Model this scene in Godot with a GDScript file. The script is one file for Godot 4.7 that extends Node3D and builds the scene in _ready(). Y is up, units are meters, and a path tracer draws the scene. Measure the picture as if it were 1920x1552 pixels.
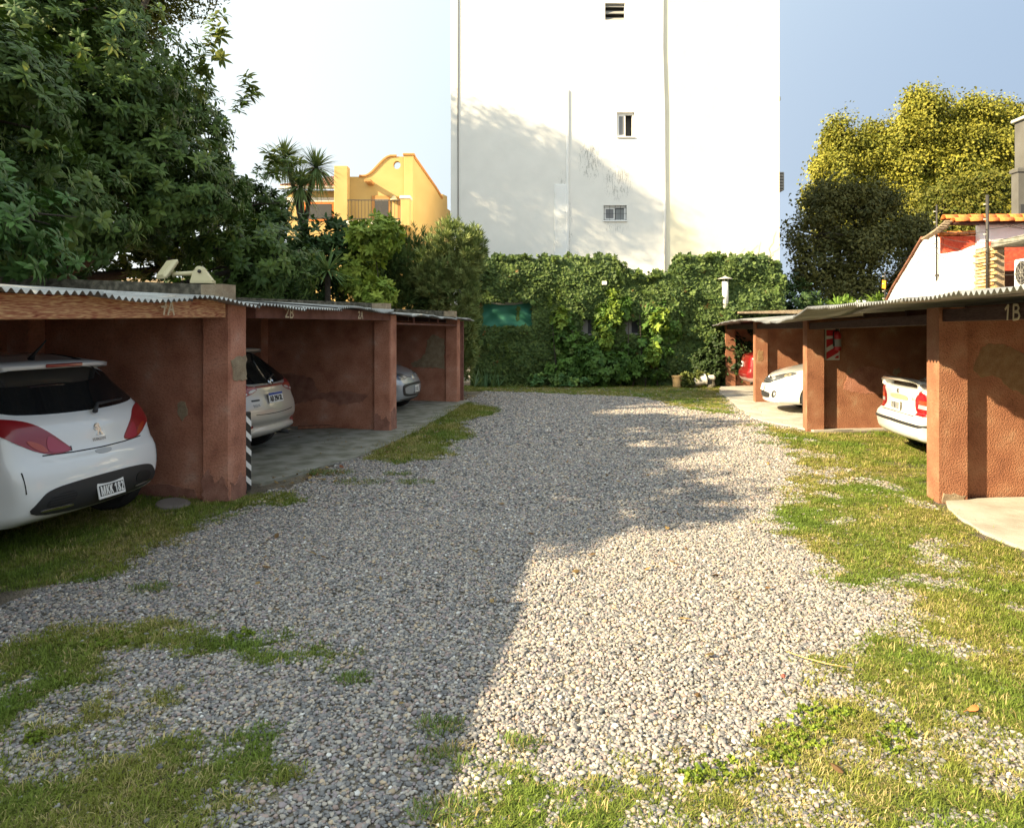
extends Node3D
# An inner yard of parking bays: two rows of rough terracotta carports face each other over a gravel drive,
# an ivy covered annex and a white party wall close the far end. Distances are metres; d is the distance from the street end (world -z).

var M := {}
var rng := RandomNumberGenerator.new()
var taken := {}
var cache := {}

func _ready() -> void:
	var cam := Camera3D.new()
	cam.name = "camera"
	add_child(cam)
	cam.position = Vector3(0, 1.7, 0)
	cam.projection = Camera3D.PROJECTION_FRUSTUM
	cam.near = 0.05
	cam.far = 400.0
	cam.size = 0.05 * 1552.0 / 1400.0
	cam.frustum_offset = Vector2(0, -0.05 * 156.0 / 1400.0)
	cam.current = true
	var sun := DirectionalLight3D.new()
	sun.name = "sun"
	add_child(sun)
	sun.look_at_from_position(Vector3.ZERO, SUN_TRAVEL, Vector3.UP)
	sun.light_color = Color(1.0, 0.915, 0.75)
	sun.light_energy = 1.5
	sun.light_angular_distance = 0.6
	sun.shadow_enabled = true
	var env := Environment.new()
	env.background_mode = Environment.BG_SKY
	env.sky = Sky.new()
	env.sky.sky_material = make_sky()
	env.background_energy_multiplier = 1.0
	env.tonemap_mode = Environment.TONE_MAPPER_LINEAR
	env.tonemap_exposure = 3.35
	env.sdfgi_enabled = true
	env.ssao_enabled = true
	env.ssil_enabled = true
	var we := WorldEnvironment.new()
	we.name = "world_environment"
	we.environment = env
	add_child(we)
	make_materials()
	build_ground()
	build_garages()
	build_buildings()
	build_annex()
	build_house_right()
	build_yellow_house()
	build_cars()
	build_plants()
	build_gravel_and_grass()
	build_small_things()

const SUN_TRAVEL := Vector3(0.90, -0.54, -0.43)

func make_sky() -> PanoramaSkyMaterial:
	# clear hazy afternoon air: blue away from the sun, whiter near the horizon and towards the sun
	var im := Image.create(512, 256, false, Image.FORMAT_RGBF)
	var to_sun := -SUN_TRAVEL.normalized()
	for j in 256:
		var el := PI * (0.5 - (j + 0.5) / 256.0)
		for i in 512:
			var az := TAU * (i + 0.5) / 512.0
			var dir := Vector3(sin(az) * cos(el), sin(el), -cos(az) * cos(el))
			var c := dir.dot(to_sun)
			var haze := clampf((c + 0.72) / 0.95, 0.0, 1.0)
			haze = haze * haze * (3.0 - 2.0 * haze)
			var low := pow(1.0 - clampf(dir.y, 0.0, 1.0), 3.5)
			var blue := Vector3(0.114, 0.158, 0.225).lerp(Vector3(0.16, 0.193, 0.23), low)
			var white := Vector3(0.305, 0.35, 0.365).lerp(Vector3(0.39, 0.40, 0.385), low)
			var v := blue.lerp(white, haze) * (1.0 + 0.9 * pow(maxf(c, 0.0), 2.0))
			if dir.y < 0.0:
				v = v.lerp(Vector3(0.10, 0.095, 0.085), clampf(-dir.y * 8.0, 0.0, 1.0))
			im.set_pixel(i, j, Color(v.x, v.y, v.z))
	var s := PanoramaSkyMaterial.new()
	s.panorama = ImageTexture.create_from_image(im)
	return s

# ---------------------------------------------------------------- helpers
func V(x: float, d: float, y := 0.0) -> Vector3:
	return Vector3(x, y, -d)

func numbered(called: String) -> String:
	var n: int = taken.get(called, 0)
	taken[called] = n + 1
	return called if n == 0 else "%s_%03d" % [called, n]

func tag(o: Node, label := "", category := "", group := "", kind := "") -> Node:
	if label: o.set_meta("label", label)
	if category: o.set_meta("category", category)
	if group: o.set_meta("group", group)
	if kind: o.set_meta("kind", kind)
	return o

func thing(called: String, label: String, category: String, at := Vector3.ZERO, turn := 0.0, group := "") -> Node3D:
	var o := Node3D.new()
	o.name = numbered(called)
	add_child(o)
	o.position = at
	o.rotation.y = turn
	tag(o, label, category, group)
	return o

func obj(parent: Node, called: String, mesh: Mesh, mat: Material, at := Vector3.ZERO, turn := 0.0) -> MeshInstance3D:
	var o := MeshInstance3D.new()
	o.name = called if parent != self else numbered(called)
	o.mesh = mesh
	o.material_override = mat
	parent.add_child(o, true)
	o.position = at
	o.rotation.y = turn
	return o

func stool() -> SurfaceTool:
	var st := SurfaceTool.new()
	st.begin(Mesh.PRIMITIVE_TRIANGLES)
	st.set_smooth_group(-1)
	return st

func done(st: SurfaceTool) -> ArrayMesh:
	st.generate_normals()
	return st.commit()

func tri_out(st: SurfaceTool, a: Vector3, b: Vector3, c: Vector3, mid: Vector3) -> void:
	var n := (a - c).cross(a - b)
	if n.dot((a + b + c) / 3.0 - mid) < 0.0:
		st.add_vertex(a); st.add_vertex(c); st.add_vertex(b)
	else:
		st.add_vertex(a); st.add_vertex(b); st.add_vertex(c)

func quad_out(st: SurfaceTool, a: Vector3, b: Vector3, c: Vector3, d: Vector3, mid: Vector3) -> void:
	tri_out(st, a, b, c, mid)
	tri_out(st, a, c, d, mid)

# a box from eight corners: bottom ring then top ring
func add_hexa(st: SurfaceTool, p: Array) -> void:
	var mid := Vector3.ZERO
	for q in p: mid += q / 8.0
	quad_out(st, p[0], p[1], p[2], p[3], mid)
	quad_out(st, p[4], p[5], p[6], p[7], mid)
	for i in 4:
		var k := (i + 1) % 4
		quad_out(st, p[i], p[k], p[4 + k], p[4 + i], mid)

func add_box(st: SurfaceTool, at: Vector3, size: Vector3, b := Basis.IDENTITY) -> void:
	var h := size / 2.0
	var p := []
	for y in [-1, 1]:
		for s in [[-1, -1], [1, -1], [1, 1], [-1, 1]]:
			p.append(at + b * Vector3(s[0] * h.x, y * h.y, s[1] * h.z))
	add_hexa(st, p)

# chamfered box, centred
func rbox(size: Vector3, bevel := 0.01) -> ArrayMesh:
	var key := "rbox%s%.4f" % [size, bevel]
	if cache.has(key): return cache[key]
	var st := stool()
	var h := size / 2.0
	var b := minf(bevel, minf(h.x, minf(h.y, h.z)) * 0.9)
	var pt := func(sx, sy, sz, axis):
		var v := Vector3(sx * (h.x - b), sy * (h.y - b), sz * (h.z - b))
		v[axis] += [sx, sy, sz][axis] * b
		return v
	for axis in 3:
		var a1 := (axis + 1) % 3
		var a2 := (axis + 2) % 3
		for s in [-1, 1]:
			var q := []
			for t in [[-1, -1], [1, -1], [1, 1], [-1, 1]]:
				var sg := [0, 0, 0]
				sg[axis] = s; sg[a1] = t[0]; sg[a2] = t[1]
				q.append(pt.call(sg[0], sg[1], sg[2], axis))
			quad_out(st, q[0], q[1], q[2], q[3], Vector3.ZERO)
		for s1 in [-1, 1]:
			for s2 in [-1, 1]:
				var g0 := [0, 0, 0]
				var g1 := [0, 0, 0]
				g0[axis] = -1; g0[a1] = s1; g0[a2] = s2
				g1[axis] = 1; g1[a1] = s1; g1[a2] = s2
				quad_out(st, pt.call(g0[0], g0[1], g0[2], a1), pt.call(g1[0], g1[1], g1[2], a1), pt.call(g1[0], g1[1], g1[2], a2), pt.call(g0[0], g0[1], g0[2], a2), Vector3.ZERO)
	for sx in [-1, 1]:
		for sy in [-1, 1]:
			for sz in [-1, 1]:
				tri_out(st, pt.call(sx, sy, sz, 0), pt.call(sx, sy, sz, 1), pt.call(sx, sy, sz, 2), Vector3.ZERO)
	cache[key] = done(st)
	return cache[key]

# wall between two plan points (x, d), from y0 up to ya at the first and yb at the second
func wall_mesh(a: Vector2, b: Vector2, y0: float, ya: float, yb: float, thick: float) -> ArrayMesh:
	var n := (b - a).normalized().orthogonal() * thick / 2.0
	var st := stool()
	var p := []
	for q in [a + n, b + n, b - n, a - n]: p.append(V(q.x, q.y, y0))
	var ys := [ya, yb, yb, ya]
	var i := 0
	for q in [a + n, b + n, b - n, a - n]:
		p.append(V(q.x, q.y, ys[i]))
		i += 1
	add_hexa(st, p)
	return done(st)

# prism over a flat outline given in the local x-y plane, thickness along z
func prism(outline: PackedVector2Array, depth: float, bevel := 0.0) -> ArrayMesh:
	var st := stool()
	var idx := Geometry2D.triangulate_polygon(outline)
	var c := Vector2.ZERO
	for p in outline: c += p / outline.size()
	for k in range(0, idx.size(), 3):
		for side in [-1.0, 1.0]:
			var v := []
			for m in 3:
				var p: Vector2 = outline[idx[k + m]]
				if side > 0.0 and bevel > 0.0: p += (c - p).normalized() * bevel
				v.append(Vector3(p.x, p.y, side * depth / 2.0))
			tri_out(st, v[0], v[1], v[2], Vector3(v[0].x, v[0].y, 0))
	var cw := Geometry2D.is_polygon_clockwise(outline)
	for k in outline.size():
		var a := outline[k]
		var b := outline[(k + 1) % outline.size()]
		var a2 := a + (c - a).normalized() * bevel
		var b2 := b + (c - b).normalized() * bevel
		var n := (b - a).orthogonal() * (1.0 if cw else -1.0)
		var inner := Vector3((a.x + b.x) / 2.0 + n.x, (a.y + b.y) / 2.0 + n.y, 0)
		quad_out(st, Vector3(a.x, a.y, -depth / 2.0), Vector3(b.x, b.y, -depth / 2.0), Vector3(b2.x, b2.y, depth / 2.0), Vector3(a2.x, a2.y, depth / 2.0), inner)
	return done(st)

func add_tube(st: SurfaceTool, pts: Array, radii: Array, sides := 8, closed := true) -> void:
	var rings := []
	var up := Vector3(0.13, 0.97, 0.21).normalized()
	for i in pts.size():
		var t: Vector3 = (pts[mini(i + 1, pts.size() - 1)] - pts[maxi(i - 1, 0)]).normalized()
		var ref := up if absf(t.dot(up)) < 0.9 else Vector3(0.95, 0.1, 0.3).normalized()
		var u := t.cross(ref).normalized()
		var w := t.cross(u).normalized()
		var ring := []
		for k in sides:
			var a := TAU * k / sides
			ring.append(pts[i] + (u * cos(a) + w * sin(a)) * radii[i])
		rings.append(ring)
	for i in pts.size() - 1:
		var mid: Vector3 = (pts[i] + pts[i + 1]) / 2.0
		for k in sides:
			var k2 := (k + 1) % sides
			quad_out(st, rings[i][k], rings[i][k2], rings[i + 1][k2], rings[i + 1][k], mid)
	if closed:
		for k in range(1, sides - 1):
			tri_out(st, rings[0][0], rings[0][k], rings[0][k + 1], pts[1])
			tri_out(st, rings[-1][0], rings[-1][k], rings[-1][k + 1], pts[-2])

func tube(pts: Array, radii: Array, sides := 8, smooth := true) -> ArrayMesh:
	var st := stool()
	if smooth: st.set_smooth_group(0)
	add_tube(st, pts, radii, sides)
	st.index()
	return done(st)

# turned shape: profile of (radius, height) about the local y axis
func lathe(profile: Array, sides := 24) -> ArrayMesh:
	var st := stool()
	for i in profile.size() - 1:
		var a: Vector2 = profile[i]
		var b: Vector2 = profile[i + 1]
		for k in sides:
			var t0 := TAU * k / sides
			var t1 := TAU * (k + 1) / sides
			var n := Vector2(b.y - a.y, a.x - b.x)
			var p := [Vector3(a.x * cos(t0), a.y, a.x * sin(t0)), Vector3(a.x * cos(t1), a.y, a.x * sin(t1)), Vector3(b.x * cos(t1), b.y, b.x * sin(t1)), Vector3(b.x * cos(t0), b.y, b.x * sin(t0))]
			var c: Vector3 = (p[0] + p[1] + p[2] + p[3]) / 4.0
			var rad := Vector3(c.x, 0, c.z).normalized()
			quad_out(st, p[0], p[1], p[2], p[3], c - (rad * n.x + Vector3.UP * n.y) * 0.1)
	return done(st)

func text_mesh(words: String, height: float, depth := 0.004, serif := false) -> TextMesh:
	var t := TextMesh.new()
	t.text = words
	var f := SystemFont.new()
	f.font_names = PackedStringArray(["Droid Serif" if serif else "Droid Sans"])
	f.font_weight = 700
	t.font = f
	t.font_size = 32
	t.pixel_size = height / 24.0
	t.depth = depth
	return t

class Heap:
	var a := PackedFloat32Array()
	var n := 0
	func add(b: Basis, o: Vector3, c: Color) -> void:
		a.append_array(PackedFloat32Array([b.x.x, b.y.x, b.z.x, o.x, b.x.y, b.y.y, b.z.y, o.y, b.x.z, b.y.z, b.z.z, o.z, c.r, c.g, c.b, 1.0]))
		n += 1

func scatter(parent: Node, called: String, mesh: Mesh, mat: Material, h: Heap) -> MultiMeshInstance3D:
	var mm := MultiMesh.new()
	mm.transform_format = MultiMesh.TRANSFORM_3D
	mm.use_colors = true
	mm.mesh = mesh
	mm.instance_count = h.n
	mm.buffer = h.a
	var o := MultiMeshInstance3D.new()
	o.name = called if parent != self else numbered(called)
	o.multimesh = mm
	o.material_override = mat
	parent.add_child(o, true)
	o.set_meta("kind", "stuff")
	return o

func spin_basis(y_axis: Vector3, spin: float, s: float) -> Basis:
	var y := y_axis.normalized()
	var ref := Vector3(0.31, 0.12, 0.94) if absf(y.y) > 0.8 else Vector3.UP
	var x := ref.cross(y).normalized()
	var z := x.cross(y)
	return Basis(x, y, z).rotated(y, spin).scaled(Vector3(s, s, s))

func poly2(flat: Array) -> PackedVector2Array:
	var p := PackedVector2Array()
	for i in range(0, flat.size(), 2): p.append(Vector2(flat[i], flat[i + 1]))
	return p

func ragged(outline: PackedVector2Array, step: float, amount: float, seed_n: int) -> PackedVector2Array:
	# a broken edge: each side is cut into short pieces that wander
	var r := RandomNumberGenerator.new()
	r.seed = seed_n
	var out := PackedVector2Array()
	for i in outline.size():
		var a := outline[i]
		var b := outline[(i + 1) % outline.size()]
		var n := maxi(1, int(a.distance_to(b) / step))
		for k in n:
			out.append(a.lerp(b, float(k) / n) + Vector2(r.randf_range(-1, 1), r.randf_range(-1, 1)) * amount)
	return out

# ---------------------------------------------------------------- materials
func lin(r: float, g: float, b: float) -> Color:
	return Color(r, g, b).linear_to_srgb()

func noise_tex(seed_n: int, freq: float, stops: Array, size := 512, kind := FastNoiseLite.TYPE_SIMPLEX_SMOOTH, octaves := 4) -> NoiseTexture2D:
	var f := FastNoiseLite.new()
	f.seed = seed_n
	f.frequency = freq
	f.noise_type = kind
	f.fractal_octaves = octaves
	var t := NoiseTexture2D.new()
	t.width = size
	t.height = size
	t.seamless = true
	t.noise = f
	if stops.size():
		var g := Gradient.new()
		var off := PackedFloat32Array()
		var col := PackedColorArray()
		for s in stops:
			off.append(s[0])
			col.append(lin(s[1], s[2], s[3]))
		g.offsets = off
		g.colors = col
		t.color_ramp = g
	return t

func plain(r: float, g: float, b: float, rough := 0.8, metal := 0.0) -> StandardMaterial3D:
	var m := StandardMaterial3D.new()
	m.albedo_color = lin(r, g, b)
	m.roughness = rough
	m.metallic = metal
	return m

# coarse colour pattern, a finer one multiplied over it, and relief; all in world space
func rough_mat(coarse: Texture2D, tile: float, fine: Texture2D, fine_tile: float, relief: Texture2D, relief_cm: float, rough := 0.9) -> StandardMaterial3D:
	var m := StandardMaterial3D.new()
	m.albedo_texture = coarse
	m.roughness = rough
	m.uv1_triplanar = true
	m.uv1_world_triplanar = true
	m.uv1_scale = Vector3.ONE / tile
	if fine:
		m.detail_enabled = true
		m.detail_albedo = fine
		m.detail_blend_mode = BaseMaterial3D.BLEND_MODE_MUL
		m.detail_uv_layer = BaseMaterial3D.DETAIL_UV_2
		m.uv2_triplanar = true
		m.uv2_world_triplanar = true
		m.uv2_scale = Vector3.ONE / fine_tile
	if relief:
		m.heightmap_enabled = true
		m.heightmap_texture = relief
		m.heightmap_scale = relief_cm
	return m

func leaf_mat(shine := 0.45, through := 0.5) -> StandardMaterial3D:
	var m := StandardMaterial3D.new()
	m.vertex_color_use_as_albedo = true
	m.albedo_color = Color.WHITE
	m.roughness = shine
	m.metallic_specular = 0.32
	m.backlight_enabled = true
	m.backlight = Color(through, through * 1.05, through * 0.55)
	m.cull_mode = BaseMaterial3D.CULL_DISABLED
	return m

func paint(r: float, g: float, b: float, metal := 0.0) -> StandardMaterial3D:
	var m := plain(r, g, b, 0.35, metal)
	m.clearcoat_enabled = true
	m.clearcoat = 1.0
	m.clearcoat_roughness = 0.06
	return m

func make_materials() -> void:
	var fine_grey := noise_tex(11, 0.05, [[0.0, 0.55, 0.55, 0.55], [0.45, 0.95, 0.95, 0.95], [1.0, 1.0, 1.0, 1.0]], 512)
	var stipple := noise_tex(12, 0.12, [[0.0, 0, 0, 0], [0.35, 0.1, 0.1, 0.1], [0.6, 0.7, 0.7, 0.7], [1.0, 1, 1, 1]], 1024, FastNoiseLite.TYPE_SIMPLEX_SMOOTH, 3)
	var grain := noise_tex(13, 0.02, [], 512, FastNoiseLite.TYPE_SIMPLEX_SMOOTH, 5)
	var speckle := noise_tex(14, 0.22, [[0.0, 0.5, 0.5, 0.48], [0.4, 0.9, 0.9, 0.9], [1.0, 1.0, 1.0, 1.0]], 512)
	# weathered terracotta wash over rough render: sun bleached and rubbed patches, darker damp ones
	M.stucco = rough_mat(noise_tex(21, 0.006, [[0.0, 0.24, 0.09, 0.057], [0.28, 0.39, 0.16, 0.10], [0.55, 0.46, 0.205, 0.135], [0.78, 0.51, 0.25, 0.175], [1.0, 0.57, 0.36, 0.28]], 1024), 3.1, fine_grey, 0.9, stipple, 0.35)
	M.stucco_right = rough_mat(noise_tex(22, 0.006, [[0.0, 0.21, 0.08, 0.042], [0.3, 0.30, 0.12, 0.062], [0.55, 0.34, 0.145, 0.076], [0.78, 0.38, 0.18, 0.10], [1.0, 0.44, 0.28, 0.17]], 1024), 2.7, fine_grey, 0.8, stipple, 0.45)
	M.damp = rough_mat(noise_tex(42, 0.01, [[0.0, 0.20, 0.085, 0.06], [0.5, 0.31, 0.14, 0.10], [1.0, 0.40, 0.2, 0.15]]), 1.1, fine_grey, 0.6, stipple, 0.4)
	M.bare_render = rough_mat(noise_tex(23, 0.012, [[0.0, 0.25, 0.18, 0.12], [0.5, 0.38, 0.29, 0.19], [1.0, 0.48, 0.39, 0.27]]), 0.9, fine_grey, 0.5, stipple, 0.8)
	M.grey_render = rough_mat(noise_tex(24, 0.012, [[0.0, 0.19, 0.095, 0.065], [0.5, 0.27, 0.135, 0.095], [1.0, 0.34, 0.19, 0.14]]), 0.8, fine_grey, 0.4, stipple, 0.8)
	M.pale_render = rough_mat(noise_tex(29, 0.012, [[0.0, 0.36, 0.19, 0.09], [0.5, 0.45, 0.26, 0.12], [1.0, 0.52, 0.35, 0.18]]), 0.7, fine_grey, 0.5, stipple, 1.5)  # tone lightened to paint sunlight into the near right divider patch
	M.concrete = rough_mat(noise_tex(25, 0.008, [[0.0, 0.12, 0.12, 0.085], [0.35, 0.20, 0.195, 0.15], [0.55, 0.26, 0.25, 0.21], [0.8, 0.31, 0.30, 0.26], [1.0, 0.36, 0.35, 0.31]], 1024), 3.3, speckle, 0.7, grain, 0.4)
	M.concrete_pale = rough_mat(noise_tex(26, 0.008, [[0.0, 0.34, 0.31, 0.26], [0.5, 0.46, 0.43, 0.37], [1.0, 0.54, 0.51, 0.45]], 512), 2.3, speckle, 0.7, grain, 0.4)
	M.mossy = rough_mat(noise_tex(27, 0.02, [[0.0, 0.035, 0.03, 0.02], [0.35, 0.09, 0.08, 0.055], [0.6, 0.17, 0.15, 0.11], [0.85, 0.26, 0.23, 0.17], [1.0, 0.20, 0.17, 0.06]], 512), 1.1, fine_grey, 0.35, stipple, 1.2)
	M.soil = rough_mat(noise_tex(28, 0.01, [[0.0, 0.07, 0.055, 0.04], [0.45, 0.13, 0.105, 0.075], [0.7, 0.19, 0.16, 0.115], [1.0, 0.26, 0.22, 0.16]], 512), 2.9, fine_grey, 0.35, stipple, 1.2, 1.0)
	var wave := noise_tex(31, 0.006, [[0.0, 0.10, 0.10, 0.10], [0.35, 0.24, 0.235, 0.22], [0.6, 0.36, 0.355, 0.335], [1.0, 0.47, 0.465, 0.44]], 512)
	M.zinc = rough_mat(wave, 2.2, fine_grey, 0.6, null, 0.0, 0.5)
	M.zinc.metallic = 0.35
	M.wood = wood(0.66, 0.43, 0.22)
	M.wood_dark = wood(0.075, 0.04, 0.03)
	M.wood_red = rough_mat(noise_tex(32, 0.01, [[0.0, 0.13, 0.05, 0.04], [0.5, 0.19, 0.08, 0.06], [1.0, 0.25, 0.12, 0.09]]), 1.4, fine_grey, 0.5, grain, 0.3)
	M.chalk = plain(0.62, 0.52, 0.36, 0.9)
	M.white = plain(0.75, 0.74, 0.72, 0.6)
	M.plate_letter = plain(0.3, 0.3, 0.3, 0.7)
	M.cream = plain(0.52, 0.46, 0.27, 0.5)
	M.black = plain(0.012, 0.012, 0.013, 0.6)
	M.dark = plain(0.03, 0.03, 0.032, 0.7)
	M.gap = plain(0.015, 0.015, 0.016, 0.9)
	M.plastic = plain(0.028, 0.028, 0.03, 0.55)
	M.rubber = plain(0.018, 0.018, 0.019, 0.85)
	M.chrome = plain(0.72, 0.72, 0.72, 0.18, 1.0)
	M.alloy = plain(0.45, 0.45, 0.46, 0.35, 0.9)
	M.tinted = plain(0.012, 0.013, 0.014, 0.06)
	M.tinted.metallic_specular = 0.5
	M.red_lens = paint(0.27, 0.006, 0.01)
	M.pink_lens = paint(0.38, 0.016, 0.045)
	M.amber_lens = paint(0.42, 0.05, 0.012)
	M.clear_lens = paint(0.55, 0.56, 0.57, 0.3)
	M.head_lens = paint(0.16, 0.17, 0.18, 0.5)
	M.red_paint = plain(0.42, 0.018, 0.02, 0.4)
	M.orange = plain(0.75, 0.32, 0.02, 0.6)
	M.iron = plain(0.05, 0.045, 0.04, 0.6, 0.5)
	M.bark = rough_mat(noise_tex(33, 0.03, [[0.0, 0.03, 0.024, 0.018], [0.5, 0.075, 0.058, 0.042], [1.0, 0.14, 0.11, 0.085]]), 0.6, null, 1.0, stipple, 1.5)
	M.bark_pale = rough_mat(noise_tex(34, 0.03, [[0.0, 0.09, 0.07, 0.05], [0.5, 0.19, 0.155, 0.115], [1.0, 0.31, 0.27, 0.21]]), 0.9, null, 1.0, stipple, 1.5)
	M.leaf = leaf_mat(0.52, 0.45)
	M.leaf_matt = leaf_mat(0.6, 0.55)
	M.grass = leaf_mat(0.7, 0.5)
	M.pebble = StandardMaterial3D.new()
	M.pebble.vertex_color_use_as_albedo = true
	M.pebble.roughness = 0.75
	M.tile = rough_mat(noise_tex(35, 0.03, [[0.0, 0.42, 0.10, 0.025], [0.5, 0.58, 0.17, 0.035], [1.0, 0.70, 0.28, 0.06]]), 1.3, fine_grey, 0.4, grain, 0.3)
	M.tile_brown = rough_mat(noise_tex(36, 0.03, [[0.0, 0.12, 0.045, 0.025], [0.5, 0.2, 0.085, 0.05], [1.0, 0.3, 0.14, 0.085]]), 1.3, null, 1.0, null, 0.0)
	M.membrane = rough_mat(noise_tex(37, 0.02, [[0.0, 0.42, 0.045, 0.02], [0.5, 0.55, 0.07, 0.03], [1.0, 0.62, 0.12, 0.05]]), 1.2, fine_grey, 0.5, grain, 0.5)
	M.yellow = rough_mat(noise_tex(38, 0.006, [[0.0, 0.39, 0.265, 0.095], [0.5, 0.42, 0.29, 0.11], [1.0, 0.45, 0.315, 0.125]]), 6.0, null, 1.0, grain, 0.4)
	M.yellow_trim = plain(0.36, 0.17, 0.05, 0.8)
	M.grey_wall = rough_mat(noise_tex(39, 0.006, [[0.0, 0.21, 0.20, 0.185], [0.5, 0.25, 0.24, 0.22], [1.0, 0.29, 0.28, 0.26]]), 5.0, null, 1.0, grain, 0.4)
	M.dark_grey_wall = rough_mat(noise_tex(41, 0.006, [[0.0, 0.085, 0.08, 0.072], [0.5, 0.105, 0.10, 0.09], [1.0, 0.125, 0.12, 0.11]]), 5.0, null, 1.0, grain, 0.4)
	M.lime = rough_mat(noise_tex(40, 0.008, [[0.0, 0.70, 0.68, 0.63], [0.4, 0.80, 0.79, 0.76], [1.0, 0.84, 0.83, 0.81]]), 4.0, null, 1.0, stipple, 0.5)
	M.tarp = plain(0.03, 0.17, 0.105, 0.7)
	M.clay_pot = plain(0.55, 0.36, 0.16, 0.85)
	M.stone_white = plain(0.55, 0.52, 0.45, 0.9)

func wood(r: float, g: float, b: float) -> StandardMaterial3D:
	# long grain: noise stretched along the beam (u runs along it)
	var f := FastNoiseLite.new()
	f.seed = 77
	f.frequency = 0.012
	f.fractal_octaves = 4
	var im := Image.create(512, 128, false, Image.FORMAT_RGB8)
	for j in 128:
		for i in 512:
			var w := f.get_noise_2d(i * 0.5, j * 3.0 + 30.0 * f.get_noise_2d(i * 0.25, j * 0.4))
			var ring := 0.5 + 0.5 * sin(j * 0.42 + w * 16.0)
			var k := 0.6 + 0.32 * ring + 0.3 * f.get_noise_2d(i * 3.0, j * 14.0) - 0.35 * maxf(0.0, f.get_noise_2d(i * 0.9 + 900.0, j * 1.5))
			im.set_pixel(i, j, lin(r * k, g * k * k, b * k * k))
	var m := StandardMaterial3D.new()
	m.albedo_texture = ImageTexture.create_from_image(im)
	m.roughness = 0.75
	return m

# ---------------------------------------------------------------- ground
const ROW := Vector2(0.1464, 0.9892)     # both rows of bays run this way (x, d)
const INTO_LEFT := Vector2(-0.9892, 0.1464)
const INTO_RIGHT := Vector2(0.9892, -0.1464)

func left_line(d: float) -> Vector2:
	return Vector2(-3.88 + 0.148 * d, d)

func right_line(d: float) -> Vector2:
	return Vector2(3.12 + 0.148 * d, d)

func sheet(outline: PackedVector2Array, y: float) -> ArrayMesh:
	var st := stool()
	var idx := Geometry2D.triangulate_polygon(outline)
	for k in range(0, idx.size(), 3):
		var v := []
		for m in 3: v.append(V(outline[idx[k + m]].x, outline[idx[k + m]].y, y))
		tri_out(st, v[0], v[1], v[2], v[0] - Vector3.UP)
	return done(st)

func slab(outline: PackedVector2Array, y: float, thick := 0.1) -> ArrayMesh:
	var st := stool()
	var idx := Geometry2D.triangulate_polygon(outline)
	for k in range(0, idx.size(), 3):
		var v := []
		for m in 3: v.append(V(outline[idx[k + m]].x, outline[idx[k + m]].y, y))
		tri_out(st, v[0], v[1], v[2], v[0] - Vector3.UP)
	var c := Vector2.ZERO
	for p in outline: c += p / outline.size()
	for k in outline.size():
		var a := outline[k]
		var b := outline[(k + 1) % outline.size()]
		quad_out(st, V(a.x, a.y, y), V(b.x, b.y, y), V(b.x, b.y, y - thick), V(a.x, a.y, y - thick), V(c.x, c.y, y))
	return done(st)

func build_ground() -> void:
	tag(obj(self, "ground", sheet(poly2([-150, -60, 150, -60, 150, 250, -150, 250]), 0.0), M.soil), "", "", "", "structure")
	# concrete floors of the bays
	var f := ragged(poly2([-2.75, 8.15, -1.98, 10.2, -1.62, 12.3, -1.2, 16.3, -1.02, 17.9, -6.4, 19.1, -8.0, 8.9]), 0.25, 0.035, 3)
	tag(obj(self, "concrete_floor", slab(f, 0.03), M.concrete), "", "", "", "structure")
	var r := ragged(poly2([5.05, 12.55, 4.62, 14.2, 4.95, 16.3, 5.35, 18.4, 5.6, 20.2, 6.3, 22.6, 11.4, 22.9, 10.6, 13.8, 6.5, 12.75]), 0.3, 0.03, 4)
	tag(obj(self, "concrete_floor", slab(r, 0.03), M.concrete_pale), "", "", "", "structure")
	var n := ragged(poly2([4.32, 7.42, 4.02, 6.75, 3.92, 6.3, 3.95, 5.6, 4.0, 4.6, 3.75, 2.4, 9.2, 2.6, 9.5, 7.9]), 0.25, 0.03, 5)
	tag(obj(self, "concrete_floor", slab(n, 0.03), M.concrete_pale), "", "", "", "structure")

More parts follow.
